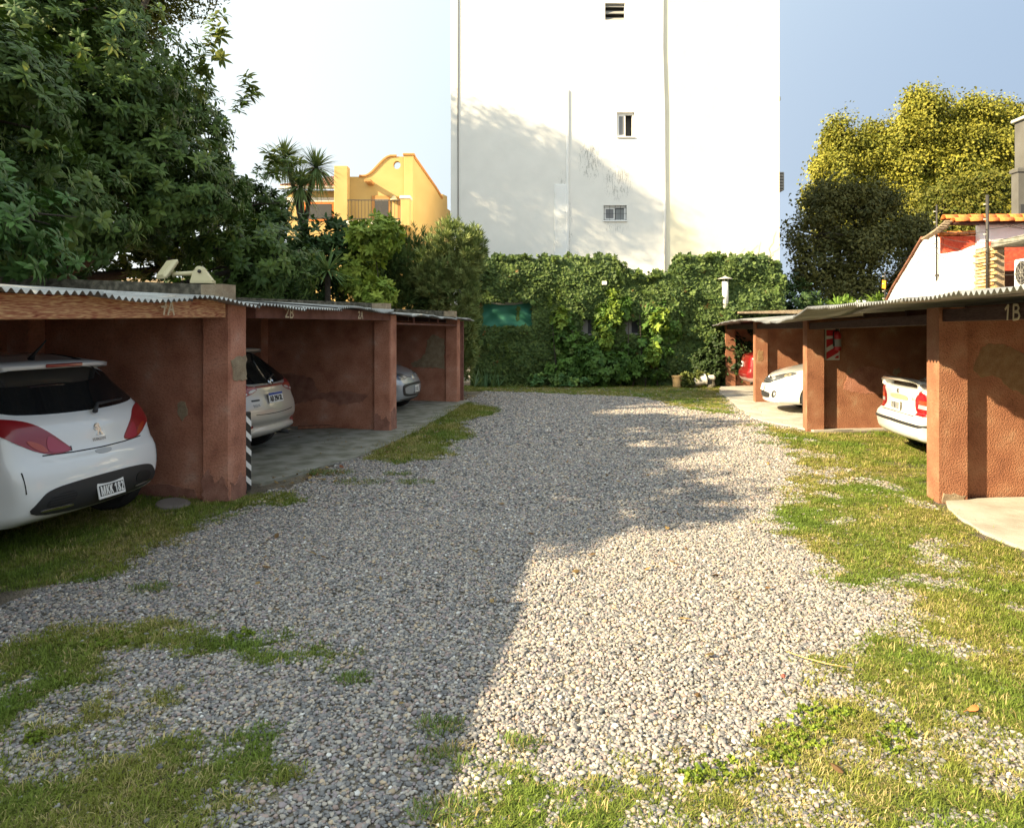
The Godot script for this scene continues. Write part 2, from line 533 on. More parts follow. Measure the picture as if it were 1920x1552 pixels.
# ---------------------------------------------------------------- the two rows of carports
func beam_mesh(a: Vector3, b: Vector3, h: float, thick: float, u_scale := 0.45) -> ArrayMesh:
	var st := stool()
	var t := (b - a).normalized()
	var n := t.cross(Vector3.UP).normalized()
	var up := n.cross(t).normalized()
	var len_m := a.distance_to(b)
	var c := 0.006
	var ring := [Vector2(-1, -1), Vector2(1, -1), Vector2(1, 1), Vector2(-1, 1)]
	var prof := []
	for q in ring:
		prof.append(Vector2(q.x * (thick / 2.0 - c), q.y * h / 2.0))
		prof.append(Vector2(q.x * thick / 2.0, q.y * (h / 2.0 - c)))
	# order the eight points round the section
	prof.sort_custom(func(p, q): return p.angle() < q.angle())
	var v := 0.0
	for k in 8:
		var p: Vector2 = prof[k]
		var q: Vector2 = prof[(k + 1) % 8]
		var v2 := v + p.distance_to(q) * 3.0
		var pts := [a + n * p.x + up * p.y, b + n * p.x + up * p.y, b + n * q.x + up * q.y, a + n * q.x + up * q.y]
		var uv := [Vector2(0, v), Vector2(len_m * u_scale, v), Vector2(len_m * u_scale, v2), Vector2(0, v2)]
		var mid := (a + b) / 2.0
		var nn: Vector3 = (pts[0] - pts[2]).cross(pts[0] - pts[1])
		var order := [0, 1, 2, 0, 2, 3] if nn.dot((pts[0] + pts[2]) / 2.0 - mid) > 0.0 else [0, 2, 1, 0, 3, 2]
		for m in order:
			st.set_uv(uv[m])
			st.add_vertex(pts[m])
		v = v2
	for e in [a, b]:
		for k in range(1, 7):
			var tri := []
			for m in [0, k, k + 1]:
				tri.append(e + n * prof[m].x + up * prof[m].y)
			st.set_uv(Vector2(0.1, 0.1))
			tri_out(st, tri[0], tri[1], tri[2], (a + b) / 2.0)
	return done(st)

# corrugated sheet: s runs along the eave, t goes up the roof to the back
func corrugated(eave_a: Vector3, eave_b: Vector3, back_a: Vector3, back_b: Vector3, seed_n: int, sag: float) -> ArrayMesh:
	var r := RandomNumberGenerator.new()
	r.seed = seed_n
	var width := eave_a.distance_to(eave_b)
	var cols := int(width / 0.076 * 10.0)
	var rows := [0.0, 0.03, 0.08, 0.16, 0.3, 0.55, 1.0]
	var ph := r.randf() * TAU
	var b1 := r.randf_range(-1, 1)
	var b2 := r.randf_range(-1, 1)
	var p := []
	for j in rows.size():
		var line := []
		var t: float = rows[j]
		for i in cols + 1:
			var s := float(i) / cols
			var q := eave_a.lerp(eave_b, s).lerp(back_a.lerp(back_b, s), t)
			var lip := pow(1.0 - minf(t / 0.3, 1.0), 2.0)
			q.y += 0.0145 * sin(s * width / 0.076 * TAU + ph) + lip * sag * (b1 * sin(s * PI * 1.3 + b2) - 0.5)
			line.append(q)
		p.append(line)
	var st := SurfaceTool.new()
	st.begin(Mesh.PRIMITIVE_TRIANGLES)
	st.set_smooth_group(0)
	for j in rows.size() - 1:
		for i in cols:
			var a: Vector3 = p[j][i]
			var b: Vector3 = p[j][i + 1]
			var c: Vector3 = p[j + 1][i + 1]
			var d: Vector3 = p[j + 1][i]
			quad_out(st, a, b, c, d, a - Vector3.UP)
	st.index()
	return done(st)

# hand painted strokes on a board: each glyph is a list of polylines in a 0..1 box
const GLYPH := {
	"7": [[0.0, 0.95, 0.35, 1.0, 0.62, 1.0, 0.5, 0.6, 0.36, 0.0], [0.12, 0.55, 0.62, 0.58]],
	"A": [[0.0, 0.0, 0.2, 0.55, 0.34, 0.98, 0.5, 0.5, 0.64, 0.0], [0.12, 0.38, 0.55, 0.38]],
	"2": [[0.02, 0.8, 0.15, 0.98, 0.42, 0.98, 0.52, 0.76, 0.36, 0.45, 0.02, 0.05, 0.58, 0.06]],
	"B": [[0.05, 0.0, 0.08, 0.98], [0.08, 0.98, 0.42, 0.96, 0.52, 0.76, 0.4, 0.56, 0.1, 0.52], [0.1, 0.52, 0.48, 0.46, 0.58, 0.24, 0.44, 0.04, 0.05, 0.0]],
	"1": [[0.12, 0.72, 0.38, 1.0, 0.3, 0.0]],
}

func painted(words: String, at: Vector3, along: Vector3, height: float, out_dir: Vector3, wide := 0.75) -> ArrayMesh:
	var st := stool()
	var x := 0.0
	for ch in words:
		for line in GLYPH[ch]:
			for i in range(0, line.size() - 2, 2):
				var a: Vector3 = at + along * ((x + line[i] * wide) * height) + Vector3.UP * line[i + 1] * height
				var b: Vector3 = at + along * ((x + line[i + 2] * wide) * height) + Vector3.UP * line[i + 3] * height
				var t := (b - a).normalized()
				var n := t.cross(out_dir).normalized() * height * 0.08
				var e := t * height * 0.03
				var k := out_dir * 0.004
				add_hexa(st, [a - e - n, b + e - n, b + e + n, a - e + n, a - e - n * 0.8 + k, b + e - n * 0.8 + k, b + e + n * 0.8 + k, a - e + n * 0.8 + k])
		x += 0.68 * wide + 0.14
	return done(st)

func paint_words(parent: Node, words: String, at: Vector3, along: Vector3, height: float, out_dir: Vector3, wide: float) -> void:
	for i in words.length():
		obj(parent, "painted_digit" if words[i].is_valid_int() else "painted_letter", painted(words[i], at + along * height * i * (0.68 * wide + 0.14), along, height, out_dir, wide), M.chalk)

func v3(p: Vector2, y: float) -> Vector3:
	return V(p.x, p.y, y)

func row_turn() -> float:
	return atan2(-ROW.x, ROW.y)   # local -z follows the row

func bare_patch(parent: Node, called: String, mat: Material, on: Vector3, along: Vector3, outline: PackedVector2Array, seed_n: int, thick := 0.012) -> void:
	# render that has come away or been patched: outline in metres along the wall and up it
	var m := prism(ragged(outline, 0.035, 0.017, seed_n), thick, 0.006)
	var o := obj(parent, called, m, mat)
	var z := along.cross(Vector3.UP).normalized()
	o.transform = Transform3D(Basis(along, Vector3.UP, z), on)

func build_garages() -> void:
	build_left_row()
	build_right_row()

func build_left_row() -> void:
	var t := thing("carport_row", "terracotta carport row with 7A, 2B and 2A painted on its beams", "carport", Vector3.ZERO)
	var into := Vector2(-0.955, 0.297)
	var ds := [-3.0, 2.25, 7.37, 12.49, 17.56]
	var wide := [0.34, 0.34, 0.34, 0.34, 0.3]
	var back := []
	for i in ds.size():
		var c: Vector2 = left_line(ds[i])
		var mid: Vector2 = c + ROW * wide[i] / 2.0 + INTO_LEFT * 0.15
		obj(t, "pillar", rbox(Vector3(0.30, 1.98, wide[i]), 0.018), M.stucco, v3(mid, 0.99), row_turn())
		var a: Vector2 = c + ROW * wide[i] * 0.45 + INTO_LEFT * 0.2
		var b: Vector2 = a + into * 5.3
		back.append(b)
		var w := obj(t, "divider_wall", wall_mesh(a, b, 0.0, 2.0, 2.32, 0.18), M.stucco)
		# half way in, a pier stands out of the wall
		var pm := a + into * 2.35 - Vector2(-into.y, into.x).normalized() * -0.16
		var pier := obj(w, "pier", rbox(Vector3(0.32, 2.05, 0.24), 0.012), M.stucco, v3(pm, 1.02), atan2(-into.x, into.y) + PI / 2.0)
		pier.rotation.y = -atan2(-into.y, into.x)
		# concrete coping above the roof
		var ca: Vector2 = a - into * 0.12
		obj(w, "coping", wall_mesh(ca + into * 0.26, b, 2.003, 2.17, 2.42, 0.20), M.mossy)
		obj(w, "coping_end", wall_mesh(ca, ca + into * 0.257, 2.003, 2.165, 2.165, 0.205), M.bare_render)
	for i in back.size() - 1:
		obj(t, "back_wall", wall_mesh(back[i], back[i + 1], 0.0, 2.28, 2.28, 0.18), M.stucco)
	# beams
	var beams := [[-2.8, 2.4, 1.83, 1.83, 0.16, 0], [2.3, 7.3, 1.80, 1.915, 0.17, 0], [7.9, 12.5, 1.905, 1.945, 0.145, 1]]
	for q in beams:
		var a := left_line(q[0]) + INTO_LEFT * 0.06
		var b := left_line(q[1]) + INTO_LEFT * 0.06
		var m: Material = M.wood if q[5] == 0 else M.wood_red
		var bm := obj(t, "beam", beam_mesh(v3(a, q[2]), v3(b, q[3]), q[4], 0.11), m)
		var face := -INTO_LEFT * 0.1155 + INTO_LEFT * 0.06
		var out := Vector3(-INTO_LEFT.x, 0, INTO_LEFT.y)
		var along := Vector3(ROW.x, 0, -ROW.y)
		if q[0] == 2.3:
			paint_words(bm, "7A", v3(left_line(6.18) + face, 1.835), along, 0.115, out, 1.15)
		if q[0] == 7.9:
			paint_words(bm, "2B", v3(left_line(8.47) + face, 1.85), along, 0.115, out, 1.3)
			paint_words(bm, "2A", v3(left_line(10.8) + face, 1.875), along, 0.105, out, 1.3)
	# the far bay has only a thin plank with the rafters showing above it
	var fa := left_line(12.85) + INTO_LEFT * 0.06
	var fb := left_line(17.6) + INTO_LEFT * 0.06
	obj(t, "plank", beam_mesh(v3(fa, 1.825), v3(fb, 1.825), 0.035, 0.09), M.wood_red)
	for i in 9:
		var k := 3.0 + i * 1.85
		if k < 12.6: continue
		obj(t, "rafter_post", beam_mesh(v3(left_line(k) + INTO_LEFT * 0.07, 1.845), v3(left_line(k) + INTO_LEFT * 0.0701 + ROW * 0.0001, 1.955), 0.03, 0.04), M.wood_red)
	for i in 14:
		var k := -2.5 + i * 1.5
		var a := left_line(k) + INTO_LEFT * 0.14
		obj(t, "rafter", beam_mesh(v3(a, 1.92), v3(a + INTO_LEFT * 4.9, 2.2), 0.08, 0.05), M.wood_dark)
	obj(t, "post", beam_mesh(v3(left_line(18.0), 0.0), v3(left_line(18.0) + Vector2(0.0, 0.02), 1.93), 0.1, 0.1), M.wood_red)
	# roof: overlapping corrugated sheets, none of them quite level
	var r := RandomNumberGenerator.new()
	r.seed = 5
	var d := -3.6
	var k := 0
	while d < 18.1:
		var w := 1.12
		var d2 := minf(d + w, 18.45)
		var ov := 0.17 + r.randf_range(-0.03, 0.05)
		var ya := 1.985 + r.randf_range(-0.015, 0.02) + (0.045 if d > 8.9 and d < 12.0 else 0.0)
		var lap := 0.004 * (k % 2)
		obj(t, "roof_sheet", corrugated(v3(left_line(d - 0.06) - INTO_LEFT * ov, ya + lap), v3(left_line(d2) - INTO_LEFT * (ov + r.randf_range(-0.03, 0.03)), ya + r.randf_range(-0.02, 0.02) + lap),
			v3(left_line(d - 0.06) + INTO_LEFT * 5.3, 2.33 + lap), v3(left_line(d2) + INTO_LEFT * 5.3, 2.33 + lap), 100 + k, 0.035), M.zinc)
		d = d2
		k += 1
	# damage on the walls
	var al := Vector3(into.x, 0, -into.y).normalized()
	var side := Vector3(-into.y, 0, -into.x).normalized()   # wall face towards the street end
	if side.z < 0: side = -side
	var face1 := v3(left_line(7.37) + ROW * 0.153 + INTO_LEFT * 0.2, 0.0) + side * 0.093
	bare_patch(t, "bare_patch", M.grey_render, face1, -al, poly2([-1.13, 0.28, -0.86, 0.3, -0.8, 0.55, -0.93, 0.68, -1.02, 0.84, -1.2, 0.86]), 1)
	bare_patch(t, "bare_patch", M.bare_render, face1, -al, poly2([-0.43, 0.84, -0.36, 0.78, -0.3, 0.86, -0.34, 0.98, -0.42, 0.98]), 2)
	bare_patch(t, "damp_patch", M.damp, face1, -al, poly2([-1.6, 0.0, -0.2, 0.0, -0.2, 0.09, -0.6, 0.13, -1.0, 0.1, -1.6, 0.12]), 9, 0.006)
	var face2 := v3(left_line(12.49) + ROW * 0.16 + INTO_LEFT * 0.2, 0.0) + side * 0.093
	bare_patch(t, "worn_patch", M.damp, face2, -al, poly2([-2.0, 0.42, -1.75, 0.4, -1.1, 0.52, -0.75, 0.42, -0.3, 0.5, -0.2, 0.62, -0.7, 0.68, -1.15, 0.62, -1.3, 0.88, -1.7, 0.96, -2.0, 0.94]), 3, 0.008)
	var face3 := v3(left_line(17.56) + ROW * 0.13 + INTO_LEFT * 0.2, 0.0) + side * 0.093
	bare_patch(t, "bare_patch", M.bare_render, face3, -al, poly2([-0.12, 0.8, -0.5, 0.82, -0.95, 0.83, -1.0, 0.92, -0.75, 1.02, -0.6, 1.22, -0.55, 1.5, -0.42, 1.62, -0.12, 1.5]), 4)
	# the near pillar: patch of old mortar on the yard face, worn foot
	var yard := Vector3(-INTO_LEFT.x, 0, INTO_LEFT.y)
	var ra := Vector3(ROW.x, 0, -ROW.y)
	bare_patch(t, "mortar_patch", M.bare_render, v3(left_line(7.37), 0) + yard * 0.002, ra, poly2([0.325, 1.18, 0.05, 1.2, 0.03, 1.42, 0.325, 1.45]), 6)
	var street := -Vector3(INTO_LEFT.x, 0, -INTO_LEFT.y)
	var street_out := street.cross(Vector3.UP).normalized()
	for q in [7.37, 12.49]:
		bare_patch(t, "damp_patch", M.damp, v3(left_line(q), 0) + street_out * 0.002, street, poly2([-0.29, 0.0, -0.01, 0.0, -0.01, 0.16, -0.08, 0.26, -0.15, 0.2, -0.21, 0.33, -0.29, 0.28]), 40 + int(q), 0.006)
	bare_patch(t, "damp_patch", M.damp, v3(left_line(7.37), 0) + yard * 0.002, ra, poly2([0.33, 0.0, 0.01, 0.0, 0.02, 0.22, 0.1, 0.16, 0.2, 0.28, 0.32, 0.18]), 43, 0.006)
	bare_patch(t, "damp_patch", M.damp, v3(left_line(12.49), 0) + yard * 0.002, ra, poly2([0.33, 0.0, 0.01, 0.0, 0.02, 0.35, 0.2, 0.42, 0.32, 0.3]), 7, 0.008)

func build_right_row() -> void:
	var t := thing("carport_row", "sunlit terracotta carport row with 1B painted on its dark beam", "carport", Vector3.ZERO)
	var into := Vector2(0.995, 0.1)
	var ds := [2.25, 7.35, 12.6, 17.5, 22.5]
	var wide := [0.3, 0.3, 0.3, 0.3, 0.3]
	var back := []
	for i in ds.size():
		var c: Vector2 = right_line(ds[i])
		var across := into * 0.30
		# pillars are skewed: one face to the yard, one to the street end along the divider
		var st := stool()
		var p := []
		for y in [0.0, 1.93]:
			for q in [c, c + across, c + across + ROW * wide[i], c + ROW * wide[i]]: p.append(v3(q, y))
		add_hexa(st, p)
		obj(t, "pillar", done(st), M.stucco_right)
		var a: Vector2 = c + into * 0.29 + ROW * 0.20
		var b: Vector2 = a + into * 5.0
		back.append(b)
		obj(t, "divider_wall", wall_mesh(a, b, 0.0, 1.93, 2.22, 0.18), M.stucco_right)
	for i in back.size() - 1:
		obj(t, "back_wall", wall_mesh(back[i], back[i + 1], 0.0, 2.2, 2.2, 0.18), M.stucco_right)
	var beams := [[2.4, 7.6, 1.845, 1.85, 0.12], [7.6, 12.7, 1.815, 1.775, 0.11], [12.8, 17.6, 1.80, 1.80, 0.12], [17.7, 22.6, 1.80, 1.80, 0.12]]
	for q in beams:
		var a := right_line(q[0]) + INTO_RIGHT * 0.08
		var b := right_line(q[1]) + INTO_RIGHT * 0.08
		var bm := obj(t, "beam", beam_mesh(v3(a, q[2]), v3(b, q[3]), q[4], 0.09), M.wood_dark)
		if q[0] == 2.4:
			# nearer the street end the number is read from the yard: right to left along the row
			paint_words(bm, "1B", v3(right_line(6.16) + INTO_RIGHT * 0.03, 1.79), Vector3(-ROW.x, 0, ROW.y), 0.12, Vector3(-INTO_RIGHT.x, 0, INTO_RIGHT.y), 1.5)
	for i in 14:
		var k := 2.6 + i * 1.5
		var a := right_line(k) + INTO_RIGHT * 0.14
		obj(t, "rafter", beam_mesh(v3(a, 1.90), v3(a + INTO_RIGHT * 4.9, 2.16), 0.07, 0.05), M.wood_dark)
	var r := RandomNumberGenerator.new()
	r.seed = 8
	# eave height and overhang along the row
	var prof := [[1.5, 1.955, 0.85], [6.5, 1.955, 0.85], [7.6, 1.945, 0.84], [8.6, 1.985, 0.8], [9.4, 2.0, 0.78], [10.2, 1.90, 0.72], [11.2, 1.84, 0.68], [13.0, 1.85, 0.6], [15.0, 1.93, 0.55], [17.5, 1.95, 0.5], [20.0, 1.92, 0.42], [22.9, 1.85, 0.36]]
	var d := 1.6
	var k := 0
	while d < 22.8:
		var d2 := minf(d + 1.1, 22.9)
		var ea := eave_at(prof, d - 0.05)
		var eb := eave_at(prof, d2)
		var lap := 0.005 * (k % 2)
		obj(t, "roof_sheet", corrugated(v3(right_line(d - 0.05) - INTO_RIGHT * ea.y, ea.x + lap), v3(right_line(d2) - INTO_RIGHT * eb.y, eb.x + lap),
			v3(right_line(d - 0.05) + INTO_RIGHT * 5.25, 2.33 + lap), v3(right_line(d2) + INTO_RIGHT * 5.25, 2.33 + lap), 200 + k, 0.015), M.zinc)
		d = d2
		k += 1
	# a yellowed patch, painted paler to stand for sunlight, and worn foot on the nearest divider
	var al := Vector3(into.x, 0, -into.y).normalized()
	var side := Vector3(-into.y, 0, -into.x).normalized()
	if side.z < 0: side = -side
	var f1 := v3(right_line(7.35) + into * 0.29 + ROW * 0.20, 0.0) + side * 0.091
	bare_patch(t, "yellowed_sunlight_patch", M.pale_render, f1, al, poly2([0.08, 1.3, 0.2, 1.22, 0.34, 1.25, 0.5, 1.12, 0.66, 1.04, 0.82, 1.06, 0.9, 1.2, 0.78, 1.36, 0.6, 1.5, 0.4, 1.58, 0.22, 1.56, 0.14, 1.42]), 21, 0.004)
	var f1p := v3(right_line(7.35), 0.0)
	bare_patch(t, "worn_foot", M.bare_render, f1p + side * 0.002, al, poly2([0.02, 0.0, 0.28, 0.0, 0.28, 0.07, 0.2, 0.1, 0.12, 0.08, 0.03, 0.11]), 22, 0.006)
	var f3 := v3(right_line(17.5), 0.0)
	bare_patch(t, "whitewash_spot", M.pale_render, f3 + side * 0.002, al, poly2([0.05, 1.0, 0.13, 0.97, 0.2, 1.06, 0.17, 1.22, 0.09, 1.25, 0.04, 1.12]), 23, 0.004)
	var f2 := v3(right_line(12.6) + into * 0.29 + ROW * 0.20, 0.0) + side * 0.091
	bare_patch(t, "repaint_patch", M.stucco, f2, al, poly2([0.35, 0.7, 0.7, 0.62, 1.15, 0.6, 1.3, 0.85, 1.1, 1.05, 0.75, 1.1, 0.45, 0.95]), 24, 0.004)
	bare_patch(t, "whitewash_spot", M.bare_render, f2, al, poly2([1.25, 0.97, 1.34, 0.93, 1.42, 1.0, 1.36, 1.06, 1.28, 1.04]), 25, 0.004)
	# low tan wall at the far end of the row, seen over the roof
	obj(t, "end_coping", wall_mesh(back[4] - into * 4.9, back[4] + into * 0.4, 2.225, 2.28, 2.45, 0.24), M.bare_render)

func eave_at(prof: Array, d: float) -> Vector2:
	for i in prof.size() - 1:
		if d <= prof[i + 1][0]:
			var f: float = clampf((d - prof[i][0]) / (prof[i + 1][0] - prof[i][0]), 0.0, 1.0)
			return Vector2(lerpf(prof[i][1], prof[i + 1][1], f), lerpf(prof[i][2], prof[i + 1][2], f))
	return Vector2(prof[-1][1], prof[-1][2])

# ---------------------------------------------------------------- cars
# A car body is the smooth meeting of a side outline and a half width that changes with height and length.
# Local axes: x forward from the rear bumper, y up, z to the car's right.
class Shape:
	var L := 4.2
	var W := 1.8
	var rise: Array          # (height, share of the half width)
	var rear_round := 0.12
	var front_round := 0.14
	var rear_bow := 0.14
	var front_bow := 0.2
	var soft := 0.07
	var x0 := -0.3
	var y0 := -0.1
	var cell := 0.03
	var nx := 0
	var ny := 0
	var grid := PackedFloat32Array()

	func setup(outline: Array) -> void:
		# smooth the outline, then keep its signed distance on a fine grid
		var n: int = outline.size() / 2
		var pts := PackedVector2Array()
		for i in n:
			var p := []
			for k in [-1, 0, 1, 2]:
				var m: int = posmod(i + k, n)
				p.append(Vector2(outline[m * 2], outline[m * 2 + 1]))
			for s in 5:
				var q: Vector2 = p[1].cubic_interpolate(p[2], p[0], p[3], s / 5.0)
				pts.append(p[1].lerp(p[2], s / 5.0).lerp(q, 0.75))
		nx = int((L + 0.6) / cell) + 1
		ny = int(1.9 / cell) + 1
		grid.resize(nx * ny)
		for j in ny:
			for i in nx:
				var p := Vector2(x0 + i * cell, y0 + j * cell)
				var best := 1e9
				for k in pts.size():
					var a := pts[k]
					var b := pts[(k + 1) % pts.size()]
					var ab := b - a
					var t := clampf((p - a).dot(ab) / maxf(ab.length_squared(), 1e-9), 0.0, 1.0)
					best = minf(best, (p - a - ab * t).length_squared())
				best = sqrt(best)
				grid[j * nx + i] = -best if Geometry2D.is_point_in_polygon(p, pts) else best

	func side_d(x: float, y: float) -> float:
		var u := clampf((x - x0) / cell, 0.0, nx - 1.001)
		var v := clampf((y - y0) / cell, 0.0, ny - 1.001)
		var i := int(u)
		var j := int(v)
		var fu := u - i
		var fv := v - j
		var k := j * nx + i
		return lerpf(lerpf(grid[k], grid[k + 1], fu), lerpf(grid[k + nx], grid[k + nx + 1], fu), fv)

	func half_w(x: float, y: float) -> float:
		var s := 1.0
		var n := rise.size()
		if y <= rise[0]: s = rise[1]
		elif y >= rise[n - 2]: s = rise[n - 1]
		else:
			for i in range(0, n - 2, 2):
				if y < rise[i + 2]:
					var f: float = (y - rise[i]) / (rise[i + 2] - rise[i])
					s = lerpf(rise[i + 1], rise[i + 3], f * f * (3.0 - 2.0 * f))
					break
		if x < 1.0: s *= 1.0 - rear_round * pow(1.0 - x, 2.2)
		elif x > L - 1.1: s *= 1.0 - front_round * pow((x - L + 1.1) / 1.1, 2.2)
		return s * W / 2.0

	func f(p: Vector3) -> float:
		var z := absf(p.z)
		var bow := 0.0
		if p.x < L / 2.0: bow = -rear_bow * z * z * clampf(1.0 - p.x / 1.6, 0.0, 1.0)
		else: bow = front_bow * z * z * clampf(1.0 - (L - p.x) / 1.6, 0.0, 1.0)
		var a := side_d(p.x + bow, p.y)
		var b := z - half_w(p.x, p.y)
		var h := clampf(0.5 + 0.5 * (a - b) / soft, 0.0, 1.0)
		return lerpf(b, a, h) + soft * h * (1.0 - h)

	func normal(p: Vector3) -> Vector3:
		var e := 0.012
		return Vector3(f(p + Vector3(e, 0, 0)) - f(p - Vector3(e, 0, 0)), f(p + Vector3(0, e, 0)) - f(p - Vector3(0, e, 0)), f(p + Vector3(0, 0, e)) - f(p - Vector3(0, 0, e))).normalized()

	# first crossing from inside to outside
	func leave(o: Vector3, dir: Vector3) -> Vector3:
		var t := 0.1
		var dt := 0.07
		while t < 3.0 and f(o + dir * t) < 0.0: t += dt
		var lo := t - dt
		var hi := t
		for k in 7:
			var m := (lo + hi) / 2.0
			if f(o + dir * m) < 0.0: lo = m
			else: hi = m
		return o + dir * ((lo + hi) / 2.0)

	# from outside onto the body; where the ray misses, the closest pass is pulled onto it
	func hit(o: Vector3, dir: Vector3) -> Vector3:
		var t := 0.0
		var best := 1e9
		var bt := 0.0
		for k in 90:
			var v := f(o + dir * t)
			if v < best:
				best = v
				bt = t
			if v < 0.0004: break
			t += maxf(v * 0.7, 0.003)
			if t > 3.0: break
		var p := o + dir * bt
		if best > 0.001:
			for k in 4: p -= normal(p) * f(p) * 0.9
		return p

	func body(rough := false) -> ArrayMesh:
		var na := 18 if rough else 38
		var nm := 16 if rough else 44
		var nt := 48 if rough else 96
		var r := 0.75
		var yc := 0.6
		var verts := PackedVector3Array()
		var norms := PackedVector3Array()
		var total := na * 2 + nm + 1
		for i in total:
			var o: Vector3
			var ph := PI / 2.0
			var back := true
			if i < na:
				o = Vector3(r, yc, 0)
				ph = PI / 2.0 * i / na
			elif i <= na + nm:
				o = Vector3(lerpf(r, L - r, float(i - na) / nm), yc, 0)
			else:
				o = Vector3(L - r, yc, 0)
				ph = PI / 2.0 * (total - 1 - i) / na
				back = false
			for j in nt:
				var th := TAU * j / nt
				var dir := Vector3((-1.0 if back else 1.0) * cos(ph), sin(ph) * cos(th), sin(ph) * sin(th))
				var p := leave(o, dir)
				verts.append(p)
				norms.append(normal(p))
		var idx := PackedInt32Array()
		for i in total - 1:
			for j in nt:
				var j2 := (j + 1) % nt
				var q := [i * nt + j, i * nt + j2, (i + 1) * nt + j2, (i + 1) * nt + j]
				var n := (verts[q[0]] - verts[q[2]]).cross(verts[q[0]] - verts[q[1]])
				if n.dot(norms[q[0]] + norms[q[2]]) > 0.0: idx.append_array(PackedInt32Array([q[0], q[1], q[2], q[0], q[2], q[3]]))
				else: idx.append_array(PackedInt32Array([q[0], q[2], q[1], q[0], q[3], q[2]]))
		return made(verts, norms, idx)

	func made(v: PackedVector3Array, n: PackedVector3Array, i: PackedInt32Array) -> ArrayMesh:
		var arr := []
		arr.resize(Mesh.ARRAY_MAX)
		arr[Mesh.ARRAY_VERTEX] = v
		arr[Mesh.ARRAY_NORMAL] = n
		arr[Mesh.ARRAY_INDEX] = i
		var m := ArrayMesh.new()
		m.add_surface_from_arrays(Mesh.PRIMITIVE_TRIANGLES, arr)
		return m

	# a panel of another material following the body: outline in the (u, w) plane of a frame looking along dir
	func panel(outline: PackedVector2Array, o: Vector3, u: Vector3, w: Vector3, dir: Vector3, proud := 0.004, step := 0.04) -> ArrayMesh:
		var pts := PackedVector2Array()
		var edge := PackedVector2Array()
		for i in outline.size():
			var a := outline[i]
			var b := outline[(i + 1) % outline.size()]
			var n := maxi(1, int(ceil(a.distance_to(b) / step)))
			for k in n: edge.append(a.lerp(b, float(k) / n))
		pts.append_array(edge)
		var box := Rect2(outline[0], Vector2.ZERO)
		for p in outline: box = box.expand(p)
		var y := box.position.y + step * 0.5
		while y < box.end.y:
			var x := box.position.x + step * 0.5
			while x < box.end.x:
				var p := Vector2(x, y)
				if Geometry2D.is_point_in_polygon(p, edge):
					var near := false
					for e in edge:
						if e.distance_squared_to(p) < step * step * 0.2:
							near = true
							break
					if not near: pts.append(p)
				x += step
			y += step
		var tri := Geometry2D.triangulate_delaunay(pts)
		var v := PackedVector3Array()
		var nn := PackedVector3Array()
		for p in pts:
			var h := hit(o + u * p.x + w * p.y, dir)
			var n := normal(h)
			v.append(h + n * proud)
			nn.append(n)
		var idx := PackedInt32Array()
		for k in range(0, tri.size(), 3):
			var c := (pts[tri[k]] + pts[tri[k + 1]] + pts[tri[k + 2]]) / 3.0
			if not Geometry2D.is_point_in_polygon(c, edge): continue
			var n := (v[tri[k]] - v[tri[k + 2]]).cross(v[tri[k]] - v[tri[k + 1]])
			if n.dot(nn[tri[k]]) > 0.0: idx.append_array(PackedInt32Array([tri[k], tri[k + 1], tri[k + 2]]))
			else: idx.append_array(PackedInt32Array([tri[k], tri[k + 2], tri[k + 1]]))
		# a thin edge back to the body
		var m := edge.size()
		var first := v.size()
		for k in m:
			v.append(v[k] - nn[k] * (proud + 0.004))
			nn.append(nn[k])
		for k in m:
			var k2 := (k + 1) % m
			idx.append_array(PackedInt32Array([k, k2, first + k2, k, first + k2, first + k]))
		return made(v, nn, idx)

func rounded(outline: PackedVector2Array, amount := 0.25) -> PackedVector2Array:
	# cut the corners twice
	var p := outline
	for k in 2:
		var q := PackedVector2Array()
		for i in p.size():
			var a := p[i]
			var b := p[(i + 1) % p.size()]
			q.append(a.lerp(b, amount))
			q.append(a.lerp(b, 1.0 - amount))
		p = q
	return p

# frames from which panels are laid on: rear (u = z), front (u = -z), right and left side (u = x), corner by yaw
func view(kind: String, s: Shape) -> Array:
	match kind:
		"rear": return [Vector3(-0.6, 0, 0), Vector3(0, 0, 1), Vector3.UP, Vector3(1, 0, 0)]
		"front": return [Vector3(s.L + 0.6, 0, 0), Vector3(0, 0, -1), Vector3.UP, Vector3(-1, 0, 0)]
		"right": return [Vector3(0, 0, 1.6), Vector3(1, 0, 0), Vector3.UP, Vector3(0, 0, -1)]
		"left": return [Vector3(0, 0, -1.6), Vector3(1, 0, 0), Vector3.UP, Vector3(0, 0, 1)]
		"top": return [Vector3(0, 2.0, 0), Vector3(1, 0, 0), Vector3(0, 0, 1), Vector3(0, -1, 0)]
	return []

func lay(car: Node, s: Shape, called: String, kind: String, flat: Array, mat: Material, proud := 0.004, corner := true, step := 0.04) -> MeshInstance3D:
	var v := view(kind, s)
	var p := poly2(flat)
	if corner: p = rounded(p)
	return obj(car, called, s.panel(p, v[0], v[1], v[2], v[3], proud, step), mat)

# corner lamp: laid on along a diagonal; a is the coordinate across the corner, measured from the car's corner line
func lay_corner(car: Node, s: Shape, called: String, rear: bool, side: int, deg: float, flat: Array, mat: Material, proud := 0.005) -> MeshInstance3D:
	var a := deg_to_rad(deg)
	var dir := Vector3((1.0 if rear else -1.0) * cos(a), 0, -side * sin(a))
	var u := Vector3((1.0 if rear else -1.0) * sin(a), 0, side * cos(a))   # outward and along the flank
	var o := Vector3(0.0 if rear else s.L, 0, side * s.W / 2.0) - dir * 1.2
	return obj(car, called, s.panel(rounded(poly2(flat)), o, u, Vector3.UP, dir, proud, 0.03), mat)

